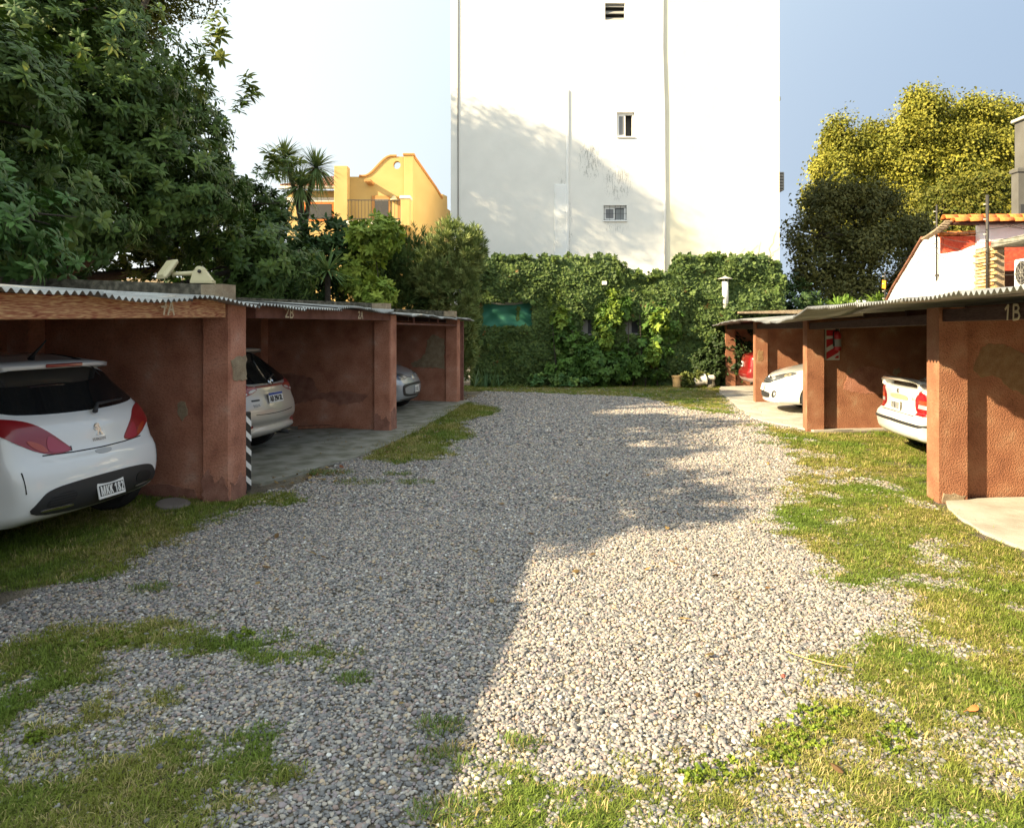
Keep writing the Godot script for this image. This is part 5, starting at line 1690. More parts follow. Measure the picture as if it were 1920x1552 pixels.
	# wires strung from pole to pole, sagging
	for k in 5:
		var y2 := 0.16 * k
		wire(v3(boundary(23.4) - n * 0.08, 2.75 + y2), v3(boundary(19.55) - n * 0.08, 3.9 + y2 * 0.9), 0.12)
		wire(v3(boundary(19.55) - n * 0.08, 3.75 + y2 * 0.9), v3(boundary(16.75) - n * 0.14, 2.9 + y2 * 1.6), 0.05)
		wire(v3(boundary(16.75) - n * 0.14, 2.95 + y2 * 1.6), v3(boundary(12.5) - n * 0.14, 2.95 + y2 * 1.6), 0.1)
	for k in 4: wire(V(12.1 + 0.2 * k, 18.6, 4.35), V(15.3, 18.4, 4.2 + 0.06 * k), 0.15 + 0.04 * k)
	# little white roof edge beyond the gable
	var lw := thing("shed", "small white shed roof at the foot of the gable beside the shrub", "shed", v3(boundary(25.2), 0.0), row_turn())
	obj(lw, "wall", rbox(Vector3(0.2, 2.5, 1.6), 0.01), M.lime, Vector3(0, 1.25, 0))
	obj(lw, "roof", rbox(Vector3(0.6, 0.14, 2.0), 0.02), M.white, Vector3(-0.1, 2.58, 0)).rotation.x = 0.12
	obj(lw, "post", rbox(Vector3(0.12, 2.5, 0.1), 0.01), M.tile, Vector3(-0.2, 1.25, 0.6))

func ridge(parent: Node, a: Vector2, b: Vector2, ya: float, yb: float, n: int) -> void:
	# overlapping half round tiles, each tapering into the next
	var len_m := a.distance_to(b) / n
	var key := "ridge%.2f" % len_m
	if not cache.has(key):
		var st := stool()
		st.set_smooth_group(0)
		for k in 10:
			for shell in [0.0, -0.018]:
				var q := []
				for e in [0, 1]:
					for m in [0, 1]:
						var t: float = PI * (k + m) / 10.0
						var r: float = (0.14 if e == 0 else 0.12) + shell
						q.append(Vector3(r * cos(t), r * sin(t) * 0.9, (len_m * 0.55) * (1 if e == 0 else -1)))
				quad_out(st, q[0], q[1], q[3], q[2], Vector3(0, -0.05 if shell == 0.0 else 0.5, 0))
		for e in [0.55, -0.55]:
			var r0 := 0.14 if e > 0 else 0.12
			for k in 10:
				var t0 := PI * k / 10.0
				var t1 := PI * (k + 1) / 10.0
				quad_out(st, Vector3(r0 * cos(t0), r0 * sin(t0) * 0.9, len_m * e), Vector3(r0 * cos(t1), r0 * sin(t1) * 0.9, len_m * e), Vector3((r0 - 0.018) * cos(t1), (r0 - 0.018) * sin(t1) * 0.9, len_m * e), Vector3((r0 - 0.018) * cos(t0), (r0 - 0.018) * sin(t0) * 0.9, len_m * e), Vector3.ZERO)
		cache[key] = done(st)
	var r := RandomNumberGenerator.new()
	r.seed = n * 7
	for i in n:
		var f := (i + 0.5) / n
		var o := obj(parent, "ridge_tile", cache[key], M.tile, v3(a.lerp(b, f), lerpf(ya, yb, f) + r.randf_range(-0.008, 0.008)))
		o.rotation.y = atan2(-(b - a).x, (b - a).y) + r.randf_range(-0.03, 0.03)
		o.rotation.x = 0.04

func pole(called: String, label: String, at: Vector2, y0: float, y1: float, r: float) -> void:
	var p := thing(called, label, "pole", v3(at, y0))
	obj(p, "shaft", tube([Vector3.ZERO, Vector3(0, y1 - y0, 0)], [r, r], 10), M.iron)
	for k in 5:
		obj(p, "insulator", tube([Vector3(0, (y1 - y0) * (0.35 + 0.14 * k), 0), Vector3(-0.09, (y1 - y0) * (0.35 + 0.14 * k), 0.02)], [0.014, 0.014], 6), M.stone_white)
	obj(p, "wall_bracket", rbox(Vector3(0.2, 0.05, 0.05), 0.005), M.iron, Vector3(0.06, 0.15, 0))

func wire(a: Vector3, b: Vector3, sag: float) -> void:
	var pts := []
	var rr := []
	for k in 9:
		var f := k / 8.0
		pts.append(a.lerp(b, f) - Vector3.UP * sag * 4.0 * f * (1.0 - f))
		rr.append(0.006)
	tag(obj(self, "fence_wire", tube(pts, rr, 5), M.iron), "thin dark wire strung between the fence poles", "wire", "wires of the boundary fence")

# ---------------------------------------------------------------- yellow house
func build_yellow_house() -> void:
	# front corner nearest the white block stands at x -4.9; the flank runs back to the right
	var t := thing("yellow_house", "yellow house with a curved gable and balcony beyond the garden", "house", V(-4.62, 35.0, 0))
	# curved gable wall: outline in local x (leftwards negative) and y
	var g := PackedVector2Array([Vector2(0, 0), Vector2(-3.15, 0), Vector2(-3.15, 8.92)])
	for k in 13:
		var f := k / 12.0
		var y := 8.92 + 0.95 * smoothstep(0.12, 0.86, f)
		g.append(Vector2(-2.55 + 1.75 * f, y))
	g.append_array(PackedVector2Array([Vector2(-0.4, 9.86), Vector2(-0.4, 9.87), Vector2(0, 9.85)]))
	# round opening: wall built as outline with a hole cut in
	var hole := PackedVector2Array()
	for k in 17: hole.append(Vector2(-0.78 + 0.17 * cos(TAU * k / 16.0), 9.47 + 0.19 * sin(TAU * k / 16.0)))
	var left := Geometry2D.intersect_polygons(g, PackedVector2Array([Vector2(-9, -1), Vector2(-0.78, -1), Vector2(-0.78, 12), Vector2(-9, 12)]))
	var right := Geometry2D.intersect_polygons(g, PackedVector2Array([Vector2(-0.78, -1), Vector2(2, -1), Vector2(2, 12), Vector2(-0.78, 12)]))
	var wall := Node3D.new()
	wall.name = "gable_wall"
	t.add_child(wall)
	for part in [left[0], right[0]]:
		for q in Geometry2D.clip_polygons(part, hole):
			obj(wall, "wall_face", prism(q, 0.3), M.yellow, Vector3(0, 0, -0.15))
	# moulding along the curve
	var mp := []
	var mr := []
	for k in 13:
		var f := k / 12.0
		mp.append(Vector3(-2.55 + 1.75 * f, 8.95 + 0.95 * smoothstep(0.12, 0.86, f), 0.0))
		mr.append(0.07)
	obj(t, "gable_moulding", tube(mp, mr, 6, false), M.yellow_trim)
	obj(t, "corner_pier", rbox(Vector3(0.42, 9.9, 0.3), 0.02), M.yellow, Vector3(-0.2, 4.95, 0.02))
	obj(t, "pier_cap", rbox(Vector3(0.55, 0.1, 0.42), 0.02), M.yellow_trim, Vector3(-0.2, 9.93, 0.02))
	# flank running back to the right, with a stepped, sloping parapet
	var fl := stool()
	var a := Vector2(0.0, 0.0)
	var b := Vector2(1.35, 4.6)
	var pts := [[0.0, 9.85], [0.55, 8.9], [0.75, 8.5], [0.76, 8.75], [0.9, 8.75], [0.91, 8.1], [1.0, 8.05]]
	for k in pts.size() - 1:
		var p := []
		for q in [[pts[k][0], 0.0], [pts[k + 1][0], 0.0]]: p.append(a.lerp(b, q[0]))
		var n := Vector2(0.25, -0.07)
		add_hexa(fl, [Vector3(p[0].x, 0, -p[0].y), Vector3(p[1].x, 0, -p[1].y), Vector3(p[1].x - 0.3, 0, -p[1].y), Vector3(p[0].x - 0.3, 0, -p[0].y), Vector3(p[0].x, pts[k][1], -p[0].y), Vector3(p[1].x, pts[k + 1][1], -p[1].y), Vector3(p[1].x - 0.3, pts[k + 1][1], -p[1].y), Vector3(p[0].x - 0.3, pts[k][1], -p[0].y)])
	obj(t, "flank_wall", done(fl), M.yellow)
	obj(t, "flank_coping", tube([Vector3(0.02, 9.88, 0), Vector3(0.76, 8.93, -2.55), Vector3(1.02, 8.53, -3.42)], [0.07, 0.07, 0.07], 6, false), M.yellow_trim)
	# left pier, balcony, doors
	obj(t, "chimney_pier", rbox(Vector3(0.62, 9.3, 0.55), 0.02), M.yellow, Vector3(-3.27, 4.65, 0.35))
	var dr := obj(t, "door", rbox(Vector3(0.85, 1.55, 0.05), 0.01), M.yellow_trim, Vector3(-1.53, 7.25, 0.03))
	obj(dr, "pane", rbox(Vector3(0.62, 1.2, 0.03), 0.005), M.dark, Vector3(0.04, -0.08, 0.03))
	obj(dr, "blind", rbox(Vector3(0.62, 0.08, 0.035), 0.005), M.grey_wall, Vector3(0.04, 0.56, 0.032))
	var d2 := obj(t, "door", rbox(Vector3(0.36, 1.5, 0.05), 0.01), M.yellow_trim, Vector3(-0.55, 7.25, 0.03))
	obj(d2, "pane", rbox(Vector3(0.2, 1.2, 0.03), 0.005), M.dark, Vector3(0.03, 0, 0.03))
	obj(t, "corbel", rbox(Vector3(0.3, 0.14, 0.9), 0.02), M.yellow_trim, Vector3(-1.99, 8.58, 0.4))
	obj(t, "wall_lamp_shade", lathe([Vector2(0.05, 0.22), Vector2(0.2, 0.02), Vector2(0.18, 0.0)], 16), M.cream, Vector3(-0.9, 7.78, 0.12))
	obj(t, "balcony_floor", rbox(Vector3(2.6, 0.16, 1.2), 0.02), M.stone_white, Vector3(-1.6, 6.6, 0.6))
	obj(t, "balcony_apron", rbox(Vector3(2.5, 0.3, 1.1), 0.02), M.yellow, Vector3(-1.6, 6.36, 0.58))
	obj(t, "balcony_pier", rbox(Vector3(0.42, 1.3, 0.5), 0.02), M.yellow, Vector3(-0.22, 7.1, 0.95))
	obj(t, "balcony_pier_cap", rbox(Vector3(0.5, 0.14, 0.58), 0.02), M.stone_white, Vector3(-0.22, 7.75, 0.95))
	var rl := stool()
	add_box(rl, Vector3(-1.6, 7.62, 1.15), Vector3(2.5, 0.04, 0.04))
	add_box(rl, Vector3(-1.6, 6.78, 1.15), Vector3(2.5, 0.04, 0.04))
	var railing := obj(t, "railing", done(rl), M.iron)
	for k in 17: obj(railing, "baluster", rbox(Vector3(0.02, 0.9, 0.02), 0.004), M.iron, Vector3(-2.8 + k * 0.15, 7.2, 1.15))
	# left wing: ochre wall with a tiled roof and a window under a white band
	obj(t, "wing_wall", rbox(Vector3(2.4, 8.3, 3.0), 0.02), M.yellow, Vector3(-4.75, 4.15, -1.6))
	obj(t, "wing_band", rbox(Vector3(2.5, 0.22, 3.1), 0.02), M.stone_white, Vector3(-4.75, 7.85, -1.6))
	var ww := obj(t, "window", rbox(Vector3(1.5, 0.9, 0.05), 0.01), M.tile, Vector3(-4.4, 7.3, -0.08))
	obj(ww, "pane", rbox(Vector3(1.1, 0.7, 0.03), 0.005), M.dark, Vector3(0, 0, 0.03))
	var rf := stool()
	add_hexa(rf, [Vector3(-6.2, 8.32, 0.25), Vector3(-3.6, 8.32, 0.25), Vector3(-3.6, 9.35, -2.2), Vector3(-6.2, 8.9, -2.2), Vector3(-6.2, 8.42, 0.25), Vector3(-3.6, 8.42, 0.25), Vector3(-3.6, 9.45, -2.2), Vector3(-6.2, 9.0, -2.2)])
	var roof := obj(t, "wing_roof", done(rf), M.tile_brown)
	for k in 15:
		var x := -6.12 + k * 0.175
		var top := lerpf(9.0, 9.45, (x + 6.2) / 2.6)
		obj(roof, "tile_course", tube([Vector3(x, 8.45, 0.27), Vector3(x, top + 0.03, -2.2)], [0.075, 0.075], 8), M.tile_brown)
	obj(t, "gutter", tube([Vector3(-6.25, 8.36, 0.3), Vector3(-3.6, 8.36, 0.3)], [0.07, 0.07], 8), M.stone_white)
	# sunlit garden wall seen through the gaps under the trees
	tag(obj(self, "garden_wall", wall_mesh(Vector2(-24, 27.5), Vector2(-8.4, 27.0), 0.0, 3.6, 3.6, 0.25), M.bare_render), "tan garden wall glimpsed under the dark leaves of the tree", "wall")

# ---------------------------------------------------------------- plants
func leaf_shape(st: SurfaceTool, from: Vector3, dir: Vector3, side: Vector3, length: float, width: float, droop: float, segs := 3, fold := 0.25) -> void:
	# a leaf as two halves folded along the midrib, bending down towards the tip
	var prev := []
	for i in segs + 1:
		var f := float(i) / segs
		var c := from + dir * length * f - Vector3.UP * droop * length * f * f
		var w := width * 0.5 * sin(PI * pow(clampf(f * 0.94 + 0.06, 0.0, 1.0), 0.8))
		if i == segs: w = 0.0
		var up := dir.cross(side).normalized() * w * fold
		var cur := [c - side * w + up, c, c + side * w + up]
		if prev.size():
			for k in 2:
				var q := [prev[k], prev[k + 1], cur[k + 1], cur[k]]
				st.add_vertex(q[0]); st.add_vertex(q[1]); st.add_vertex(q[2])
				if i < segs:
					st.add_vertex(q[0]); st.add_vertex(q[2]); st.add_vertex(q[3])
		prev = cur

func whorl(n: int, length: float, width: float, droop: float, rise: float, seed_n: int, segs := 3) -> ArrayMesh:
	# leaves round the tip of a twig (local y is the twig)
	var r := RandomNumberGenerator.new()
	r.seed = seed_n
	var st := stool()
	for k in n:
		var a := 2.4 * k + r.randf_range(-0.3, 0.3)
		var e := rise + r.randf_range(-0.35, 0.35) + 0.5 * k / n
		var dir := Vector3(cos(a) * cos(e), sin(e), sin(a) * cos(e))
		var side := dir.cross(Vector3.UP).normalized().rotated(dir, r.randf_range(-0.4, 0.4))
		leaf_shape(st, Vector3(0, -length * 0.35 * (1.0 - float(k) / n), 0) + dir * length * 0.08, dir, side, length * r.randf_range(0.75, 1.1), width * r.randf_range(0.85, 1.15), droop, segs)
	return done(st)

func spray(n: int, size: float, leaf: float, width: float, seed_n: int) -> ArrayMesh:
	# loose ball of small leaves
	var r := RandomNumberGenerator.new()
	r.seed = seed_n
	var st := stool()
	for k in n:
		var p := Vector3(r.randfn(), r.randfn(), r.randfn()).normalized() * size * pow(r.randf(), 0.5)
		var dir := (p.normalized() * 0.6 + Vector3(r.randf_range(-1, 1), r.randf_range(-0.9, 0.6), r.randf_range(-1, 1))).normalized()
		var side := dir.cross(Vector3(r.randf_range(-0.5, 0.5), 1, r.randf_range(-0.5, 0.5))).normalized()
		leaf_shape(st, p, dir, side, leaf * r.randf_range(0.7, 1.2), width * r.randf_range(0.8, 1.2), 0.25, 2)
	return done(st)

func tint(r: RandomNumberGenerator, a: Vector3, b: Vector3) -> Color:
	var v := a.lerp(b, clampf(r.randf() * 0.7 + absf(r.randfn()) * 0.2, 0.0, 1.0)) * r.randf_range(0.8, 1.2)
	return Color(v.x, v.y, v.z)

# lobes: [x, y, d, rx, ry, rd]; leaves sit near the skin of the lobes, thinned by a noise so that gaps stay open
func crown(heap: Heap, lobes: Array, count: int, s0: float, s1: float, a: Vector3, b: Vector3, seed_n: int, origin: Vector3, up := 0.5, gap := -0.25, deep := 0.35) -> void:
	var r := RandomNumberGenerator.new()
	r.seed = seed_n
	var f := FastNoiseLite.new()
	f.seed = seed_n
	f.frequency = 0.75
	f.fractal_octaves = 2
	var total := 0.0
	for l in lobes: total += l[3] * l[4] + l[4] * l[5] + l[3] * l[5]
	for l in lobes:
		var n := int(count * (l[3] * l[4] + l[4] * l[5] + l[3] * l[5]) / total)
		# each lobe is made of smaller clumps that stand proud of it
		var clumps := []
		for i in 11: clumps.append([Vector3(r.randfn(), r.randfn() * 0.9 + 0.15, r.randfn()).normalized() * r.randf_range(0.5, 0.72), r.randf_range(0.3, 0.5)])
		var k := 0
		var tries := 0
		while k < n and tries < n * 6:
			tries += 1
			var dir := Vector3(r.randfn(), r.randfn(), r.randfn()).normalized()
			var q := 1.0 - deep * pow(r.randf(), 1.6)
			q *= 1.0 + 0.16 * f.get_noise_3dv(dir * 2.6 + Vector3(l[0], l[1], l[2]))
			var u := dir * q
			if r.randf() < 0.7:
				var cl: Array = clumps[r.randi() % 11]
				u = cl[0] + dir * cl[1] * q
			var p := Vector3(l[0] + u.x * l[3], l[1] + u.y * l[4], -l[2] + u.z * l[5])
			if f.get_noise_3dv(p * 1.2) < gap: continue
			var y := (dir + Vector3(0, up, 0) + Vector3(r.randf_range(-1, 1), r.randf_range(-1, 1), r.randf_range(-1, 1)) * 0.5).normalized()
			heap.add(spin_basis(y, r.randf() * TAU, r.randf_range(s0, s1)), p - origin, tint(r, a, b))
			k += 1

func limbs(st: SurfaceTool, base: Vector3, fork: Vector3, r0: float, lobes: Array, origin: Vector3, seed_n: int) -> void:
	var r := RandomNumberGenerator.new()
	r.seed = seed_n
	var m := base.lerp(fork, 0.5) + Vector3(r.randf_range(-0.2, 0.2), 0, r.randf_range(-0.2, 0.2))
	add_tube(st, [base - origin, m - origin, fork - origin], [r0, r0 * 0.8, r0 * 0.7], 10)
	for l in lobes:
		var c := Vector3(l[0], l[1], -l[2])
		var w := fork.lerp(c, 0.5) + Vector3(r.randf_range(-0.3, 0.3), -0.1 * fork.distance_to(c), r.randf_range(-0.3, 0.3))
		add_tube(st, [fork - origin, w - origin, c - origin], [r0 * 0.5, r0 * 0.32, r0 * 0.16], 8)
		for k in 6:
			var dir := Vector3(r.randfn(), r.randfn() * 0.8 + 0.2, r.randfn()).normalized()
			var e := c + Vector3(dir.x * l[3], dir.y * l[4], dir.z * l[5]) * 0.85
			add_tube(st, [c - origin, c.lerp(e, 0.5) + Vector3(0, 0.1, 0) - origin, e - origin], [r0 * 0.15, r0 * 0.09, r0 * 0.03], 6)

func tree(called: String, label: String, base: Vector3, fork: Vector3, r0: float, lobes: Array, mesh: Mesh, mat: Material, bark: Material, count: int, s0: float, s1: float, a: Vector3, b: Vector3, seed_n: int, group := "", category := "tree", up := 0.5, gap := -0.25, deep := 0.35) -> Node3D:
	var t := thing(called, label, category, base, 0.0, group)
	var st := stool()
	st.set_smooth_group(0)
	limbs(st, base, fork, r0, lobes, base, seed_n)
	st.index()
	obj(t, "trunk" if category == "tree" else "stem", done(st), bark)
	var h := Heap.new()
	crown(h, lobes, count, s0, s1, a, b, seed_n, base, up, gap, deep)
	scatter(t, "crown" if category == "tree" else "foliage", mesh, mat, h)
	return t

func build_plants() -> void:
	var G1 := Vector3(0.032, 0.065, 0.016)
	var G2 := Vector3(0.095, 0.15, 0.03)
	var avo := whorl(11, 0.165, 0.056, 0.45, 0.15, 41)
	var lobes := [[-8.9, 6.3, 14.0, 3.0, 2.4, 3.1], [-6.95, 4.4, 14.4, 1.75, 1.3, 2.0], [-10.6, 5.0, 11.5, 3.0, 2.6, 3.0], [-7.6, 3.5, 11.4, 1.9, 1.15, 1.9], [-5.7, 3.1, 16.2, 1.55, 1.05, 1.6], [-11.2, 6.6, 15.0, 3.4, 2.6, 3.2], [-7.4, 4.4, 9.8, 1.7, 1.6, 1.6], [-8.2, 7.6, 13.9, 1.3, 0.9, 1.3], [-9.3, 4.2, 16.5, 2.2, 1.8, 2.2], [-8.8, 6.5, 18.6, 1.8, 2.0, 1.8], [-7.3, 4.8, 19.6, 1.6, 1.4, 1.5]]
	var av := tree("avocado_tree", "huge dark glossy broadleaf tree leaning over the left carport roofs", V(-9.2, 14.6), V(-9.0, 14.4, 2.6), 0.28, lobes, avo, M.leaf, M.bark, 15000, 0.75, 1.4, G1, G2, 51, "", "tree", 0.35, -0.22)
	# the sprays that stand out along its edge are parts of their own
	var r := RandomNumberGenerator.new()
	r.seed = 61
	var spray_mats := []
	for k in 5:
		var m := leaf_mat(0.42, 0.45)
		m.vertex_color_use_as_albedo = false
		m.albedo_color = lin(0.034 + 0.018 * k, 0.07 + 0.022 * k, 0.014 + 0.004 * k)
		spray_mats.append(m)
	for k in 230:
		var l: Array = lobes[[0, 1, 3, 4, 6, 7][r.randi() % 6]]
		var dir := Vector3(r.randfn() + 0.4, r.randfn() + 0.2, r.randfn() + 0.9).normalized()
		var p := Vector3(l[0] + dir.x * l[3] * 0.98, l[1] + dir.y * l[4] * 0.98, -l[2] + dir.z * l[5] * 0.98)
		var o := obj(av, "leaf_spray", avo, spray_mats[r.randi() % 5])
		o.transform = Transform3D(spin_basis(dir + Vector3(0, 0.4, 0), r.randf() * TAU, r.randf_range(1.1, 1.6)), p - av.position)
	# a tall shoot against the sky
	for q in [[-5.55, 7.05, 13.8], [-5.6, 6.7, 13.8], [-5.5, 7.4, 13.75], [-5.7, 6.4, 13.9], [-4.85, 6.35, 14.0], [-5.0, 6.1, 14.1], [-4.4, 5.0, 14.2], [-4.5, 4.8, 14.3], [-4.25, 4.85, 14.3]]:
		for k in 5:
			var o := obj(av, "leaf_spray", avo, spray_mats[r.randi() % 5])
			o.transform = Transform3D(spin_basis(Vector3(r.randf_range(-0.5, 0.5), 1, r.randf_range(-0.5, 0.5)), r.randf() * TAU, r.randf_range(1.1, 1.5)), V(q[0] + r.randf_range(-0.22, 0.22), q[2], q[1] + r.randf_range(-0.25, 0.2)) - av.position)
	tree("avocado_tree", "younger broadleaf tree with lighter leaves drooping onto the 7A roof", V(-8.8, 5.6), V(-8.6, 5.6, 2.4), 0.16, [[-8.6, 4.7, 3.75, 2.3, 1.7, 2.3], [-8.8, 5.1, 6.3, 2.2, 1.8, 1.8], [-5.35, 2.75, 7.7, 0.95, 0.55, 0.9], [-6.2, 3.1, 7.4, 1.2, 0.8, 1.0], [-9.0, 5.3, 8.2, 2.3, 2.0, 2.2]], avo, M.leaf, M.bark, 5600, 0.75, 1.35, Vector3(0.035, 0.085, 0.022), Vector3(0.09, 0.17, 0.035), 52)
	var small := spray(26, 0.34, 0.10, 0.05, 43)
	tree("tall_tree", "tall fine leaved tree rising behind the dark broadleaf tree", V(-12.2, 20.4), V(-11.8, 20.4, 6.0), 0.3, [[-11.6, 9.6, 20.4, 2.1, 2.6, 2.2], [-10.2, 12.2, 20.9, 2.5, 1.8, 2.2], [-13.0, 12.0, 20.0, 3.0, 3.0, 3.0], [-10.9, 11.2, 20.6, 1.6, 1.5, 1.6], [-10.3, 13.9, 18.9, 1.6, 1.2, 1.5], [-8.4, 12.7, 19.2, 1.7, 1.2, 1.5]], small, M.leaf_matt, M.bark, 2700, 0.9, 1.5, Vector3(0.05, 0.075, 0.015), Vector3(0.15, 0.15, 0.03), 53, "", "tree", 0.3, 0.05)
	build_cordyline()
	# shrubs along the end of the left row
	var ole := whorl(14, 0.17, 0.022, 0.08, 0.75, 44, 2)
	tree("oleander", "tall pale oleander bush beside the last pillar of the left carports", V(-1.62, 20.1), V(-1.62, 20.1, 0.7), 0.06, [[-1.6, 3.6, 20.1, 0.85, 1.1, 0.8], [-1.25, 2.2, 20.0, 0.45, 1.3, 0.6], [-2.1, 3.1, 20.3, 0.7, 1.0, 0.7], [-1.45, 1.2, 20.1, 0.45, 1.0, 0.5], [-1.05, 4.0, 20.2, 0.35, 0.6, 0.4]], ole, M.leaf_matt, M.bark, 2900, 0.9, 1.4, Vector3(0.09, 0.14, 0.04), Vector3(0.28, 0.31, 0.11), 54, "", "shrub", 1.0, -0.4, 0.6)
	tree("oleander", "darker oleander bush behind the roof of the last left bay", V(-3.0, 21.0), V(-3.0, 21.0, 1.0), 0.07, [[-3.0, 3.4, 20.8, 1.0, 1.2, 0.9], [-2.6, 2.5, 20.6, 0.7, 0.8, 0.7], [-3.7, 2.9, 21.0, 0.8, 0.9, 0.8]], ole, M.leaf_matt, M.bark, 2300, 0.9, 1.4, Vector3(0.045, 0.085, 0.025), Vector3(0.13, 0.18, 0.05), 55, "", "shrub", 1.0, -0.4, 0.6)
	var med := whorl(9, 0.16, 0.07, 0.3, 0.35, 45)
	tree("bright_shrub", "bright yellow green shrub between the oleander and the broadleaf tree", V(-3.5, 19.0), V(-3.5, 19.0, 1.2), 0.06, [[-3.45, 4.05, 18.6, 0.75, 0.6, 0.7], [-3.3, 2.6, 18.3, 0.55, 0.5, 0.5], [-3.9, 3.2, 18.8, 0.6, 0.6, 0.6]], med, M.leaf_matt, M.bark, 620, 0.9, 1.3, Vector3(0.12, 0.2, 0.03), Vector3(0.32, 0.38, 0.06), 56, "", "shrub")
	tree("evergreen_shrub", "dense dark evergreen shrub behind the middle left bay", V(-5.2, 20.0), V(-5.2, 20.0, 1.2), 0.1, [[-4.9, 2.9, 19.0, 1.2, 1.1, 1.0], [-6.5, 3.7, 20.0, 1.5, 1.5, 1.3], [-4.7, 4.0, 19.2, 0.9, 0.7, 0.8], [-8.2, 2.9, 21.0, 1.6, 1.4, 1.4]], med, M.leaf, M.bark, 1500, 0.9, 1.4, Vector3(0.02, 0.05, 0.015), Vector3(0.06, 0.11, 0.03), 57, "", "shrub")
	# golden plane trees beyond the right boundary
	var plane := spray(34, 0.62, 0.17, 0.13, 46)
	var Y1 := Vector3(0.12, 0.135, 0.018)
	var Y2 := Vector3(0.33, 0.295, 0.04)
	tree("plane_tree", "golden plane tree nearest the white wall, leaning left", V(20.8, 46.0), V(20.9, 46.0, 6.5), 0.35, [[20.3, 13.6, 46.0, 1.1, 1.5, 1.2], [19.7, 11.6, 45.6, 1.4, 1.3, 1.4], [21.4, 12.0, 46.5, 1.5, 1.6, 1.5], [18.9, 9.6, 45.3, 1.3, 1.3, 1.3], [20.8, 9.8, 45.6, 1.5, 1.4, 1.4], [22.6, 10.2, 46.5, 1.5, 1.6, 1.5], [19.6, 7.8, 45.0, 1.3, 1.0, 1.3], [22.3, 8.2, 45.6, 1.5, 1.2, 1.4], [23.0, 12.4, 46.6, 1.3, 1.3, 1.3], [22.9, 14.0, 47.0, 0.9, 0.9, 0.9], [24.0, 10.4, 46.0, 1.3, 1.3, 1.3]], plane, M.leaf_matt, M.bark_pale, 1650, 0.8, 1.3, Y1, Y2, 71, "golden plane trees", "tree", 0.4, -0.16, 0.6)
	tree("plane_tree", "tallest golden plane tree, behind the orange ridge tiles", V(26.0, 47.0), V(26.0, 47.0, 7.0), 0.4, [[26.0, 15.8, 47.0, 1.4, 1.2, 1.4], [24.7, 14.0, 46.6, 1.4, 1.4, 1.4], [26.9, 13.6, 47.0, 1.5, 1.5, 1.4], [23.8, 12.0, 46.3, 1.4, 1.4, 1.4], [25.6, 12.0, 46.6, 1.5, 1.4, 1.4], [27.4, 11.4, 46.6, 1.4, 1.5, 1.4], [24.6, 9.8, 46.0, 1.5, 1.2, 1.4], [26.6, 9.6, 46.0, 1.5, 1.2, 1.4]], plane, M.leaf_matt, M.bark_pale, 1500, 0.8, 1.3, Y1, Y2, 72, "golden plane trees", "tree", 0.4, -0.16, 0.6)
	tree("plane_tree", "broad golden plane tree beside the grey building", V(30.0, 47.5), V(30.0, 47.5, 7.0), 0.4, [[29.3, 15.2, 47.5, 1.5, 1.3, 1.5], [31.3, 15.4, 47.8, 1.3, 1.2, 1.3], [28.4, 13.4, 47.0, 1.3, 1.4, 1.3], [30.4, 13.4, 47.2, 1.5, 1.4, 1.4], [32.4, 13.2, 47.5, 1.4, 1.5, 1.4], [29.0, 11.2, 46.6, 1.5, 1.3, 1.4], [31.2, 11.0, 47.0, 1.5, 1.4, 1.4], [28.6, 9.2, 46.6, 1.4, 1.1, 1.3], [30.6, 9.0, 46.6, 1.4, 1.1, 1.3]], plane, M.leaf_matt, M.bark_pale, 1700, 0.8, 1.3, Y1, Y2, 73, "golden plane trees", "tree", 0.4, -0.16, 0.6)
	var mid := spray(18, 0.5, 0.17, 0.1, 47)
	tree("green_tree", "mid green tree in front of the plane trees", V(25.0, 42.0), V(25.0, 42.0, 5.0), 0.25, [[23.9, 8.4, 41.5, 1.9, 2.4, 1.8], [26.2, 8.6, 42.0, 1.9, 2.2, 1.8], [25.0, 6.2, 41.5, 2.2, 1.6, 1.8], [28.6, 6.0, 42.0, 1.8, 1.6, 1.8]], mid, M.leaf_matt, M.bark, 1300, 0.9, 1.4, Vector3(0.06, 0.08, 0.012), Vector3(0.17, 0.155, 0.022), 74)
	tree("dark_tree", "dark bronze green tree between the white wall and the gabled house", V(14.2, 31.0), V(14.2, 31.0, 2.4), 0.3, [[13.6, 6.9, 31.0, 1.5, 1.2, 1.5], [15.3, 6.4, 31.4, 1.4, 1.4, 1.4], [12.5, 5.6, 30.6, 1.3, 1.0, 1.3], [12.2, 4.2, 30.2, 1.1, 1.0, 1.1], [16.9, 5.3, 31.4, 1.4, 1.2, 1.4], [14.3, 4.8, 30.4, 1.8, 1.4, 1.4], [16.4, 3.6, 30.4, 1.5, 1.2, 1.3], [13.4, 3.0, 29.6, 1.5, 1.3, 1.2], [18.0, 3.6, 31.0, 1.2, 1.2, 1.2], [12.3, 2.0, 29.2, 1.1, 1.4, 1.0], [15.3, 2.3, 29.6, 1.4, 1.2, 1.2]], mid, M.leaf_matt, M.bark, 2700, 0.6, 1.1, Vector3(0.045, 0.055, 0.016), Vector3(0.14, 0.125, 0.032), 75, "", "tree", 0.3, -0.12, 0.6)
	tree("evergreen_shrub", "low dark shrub at the corner of the ivy and the right carports", V(9.6, 25.5), V(9.6, 25.5, 0.8), 0.06, [[9.6, 2.2, 25.3, 0.9, 1.4, 0.8], [10.6, 1.9, 25.6, 0.9, 1.1, 0.8]], med, M.leaf, M.bark, 700, 0.8, 1.2, Vector3(0.02, 0.045, 0.014), Vector3(0.06, 0.10, 0.03), 58, "", "shrub")
	var strap := whorl(18, 0.55, 0.05, 0.55, 0.7, 48, 4)
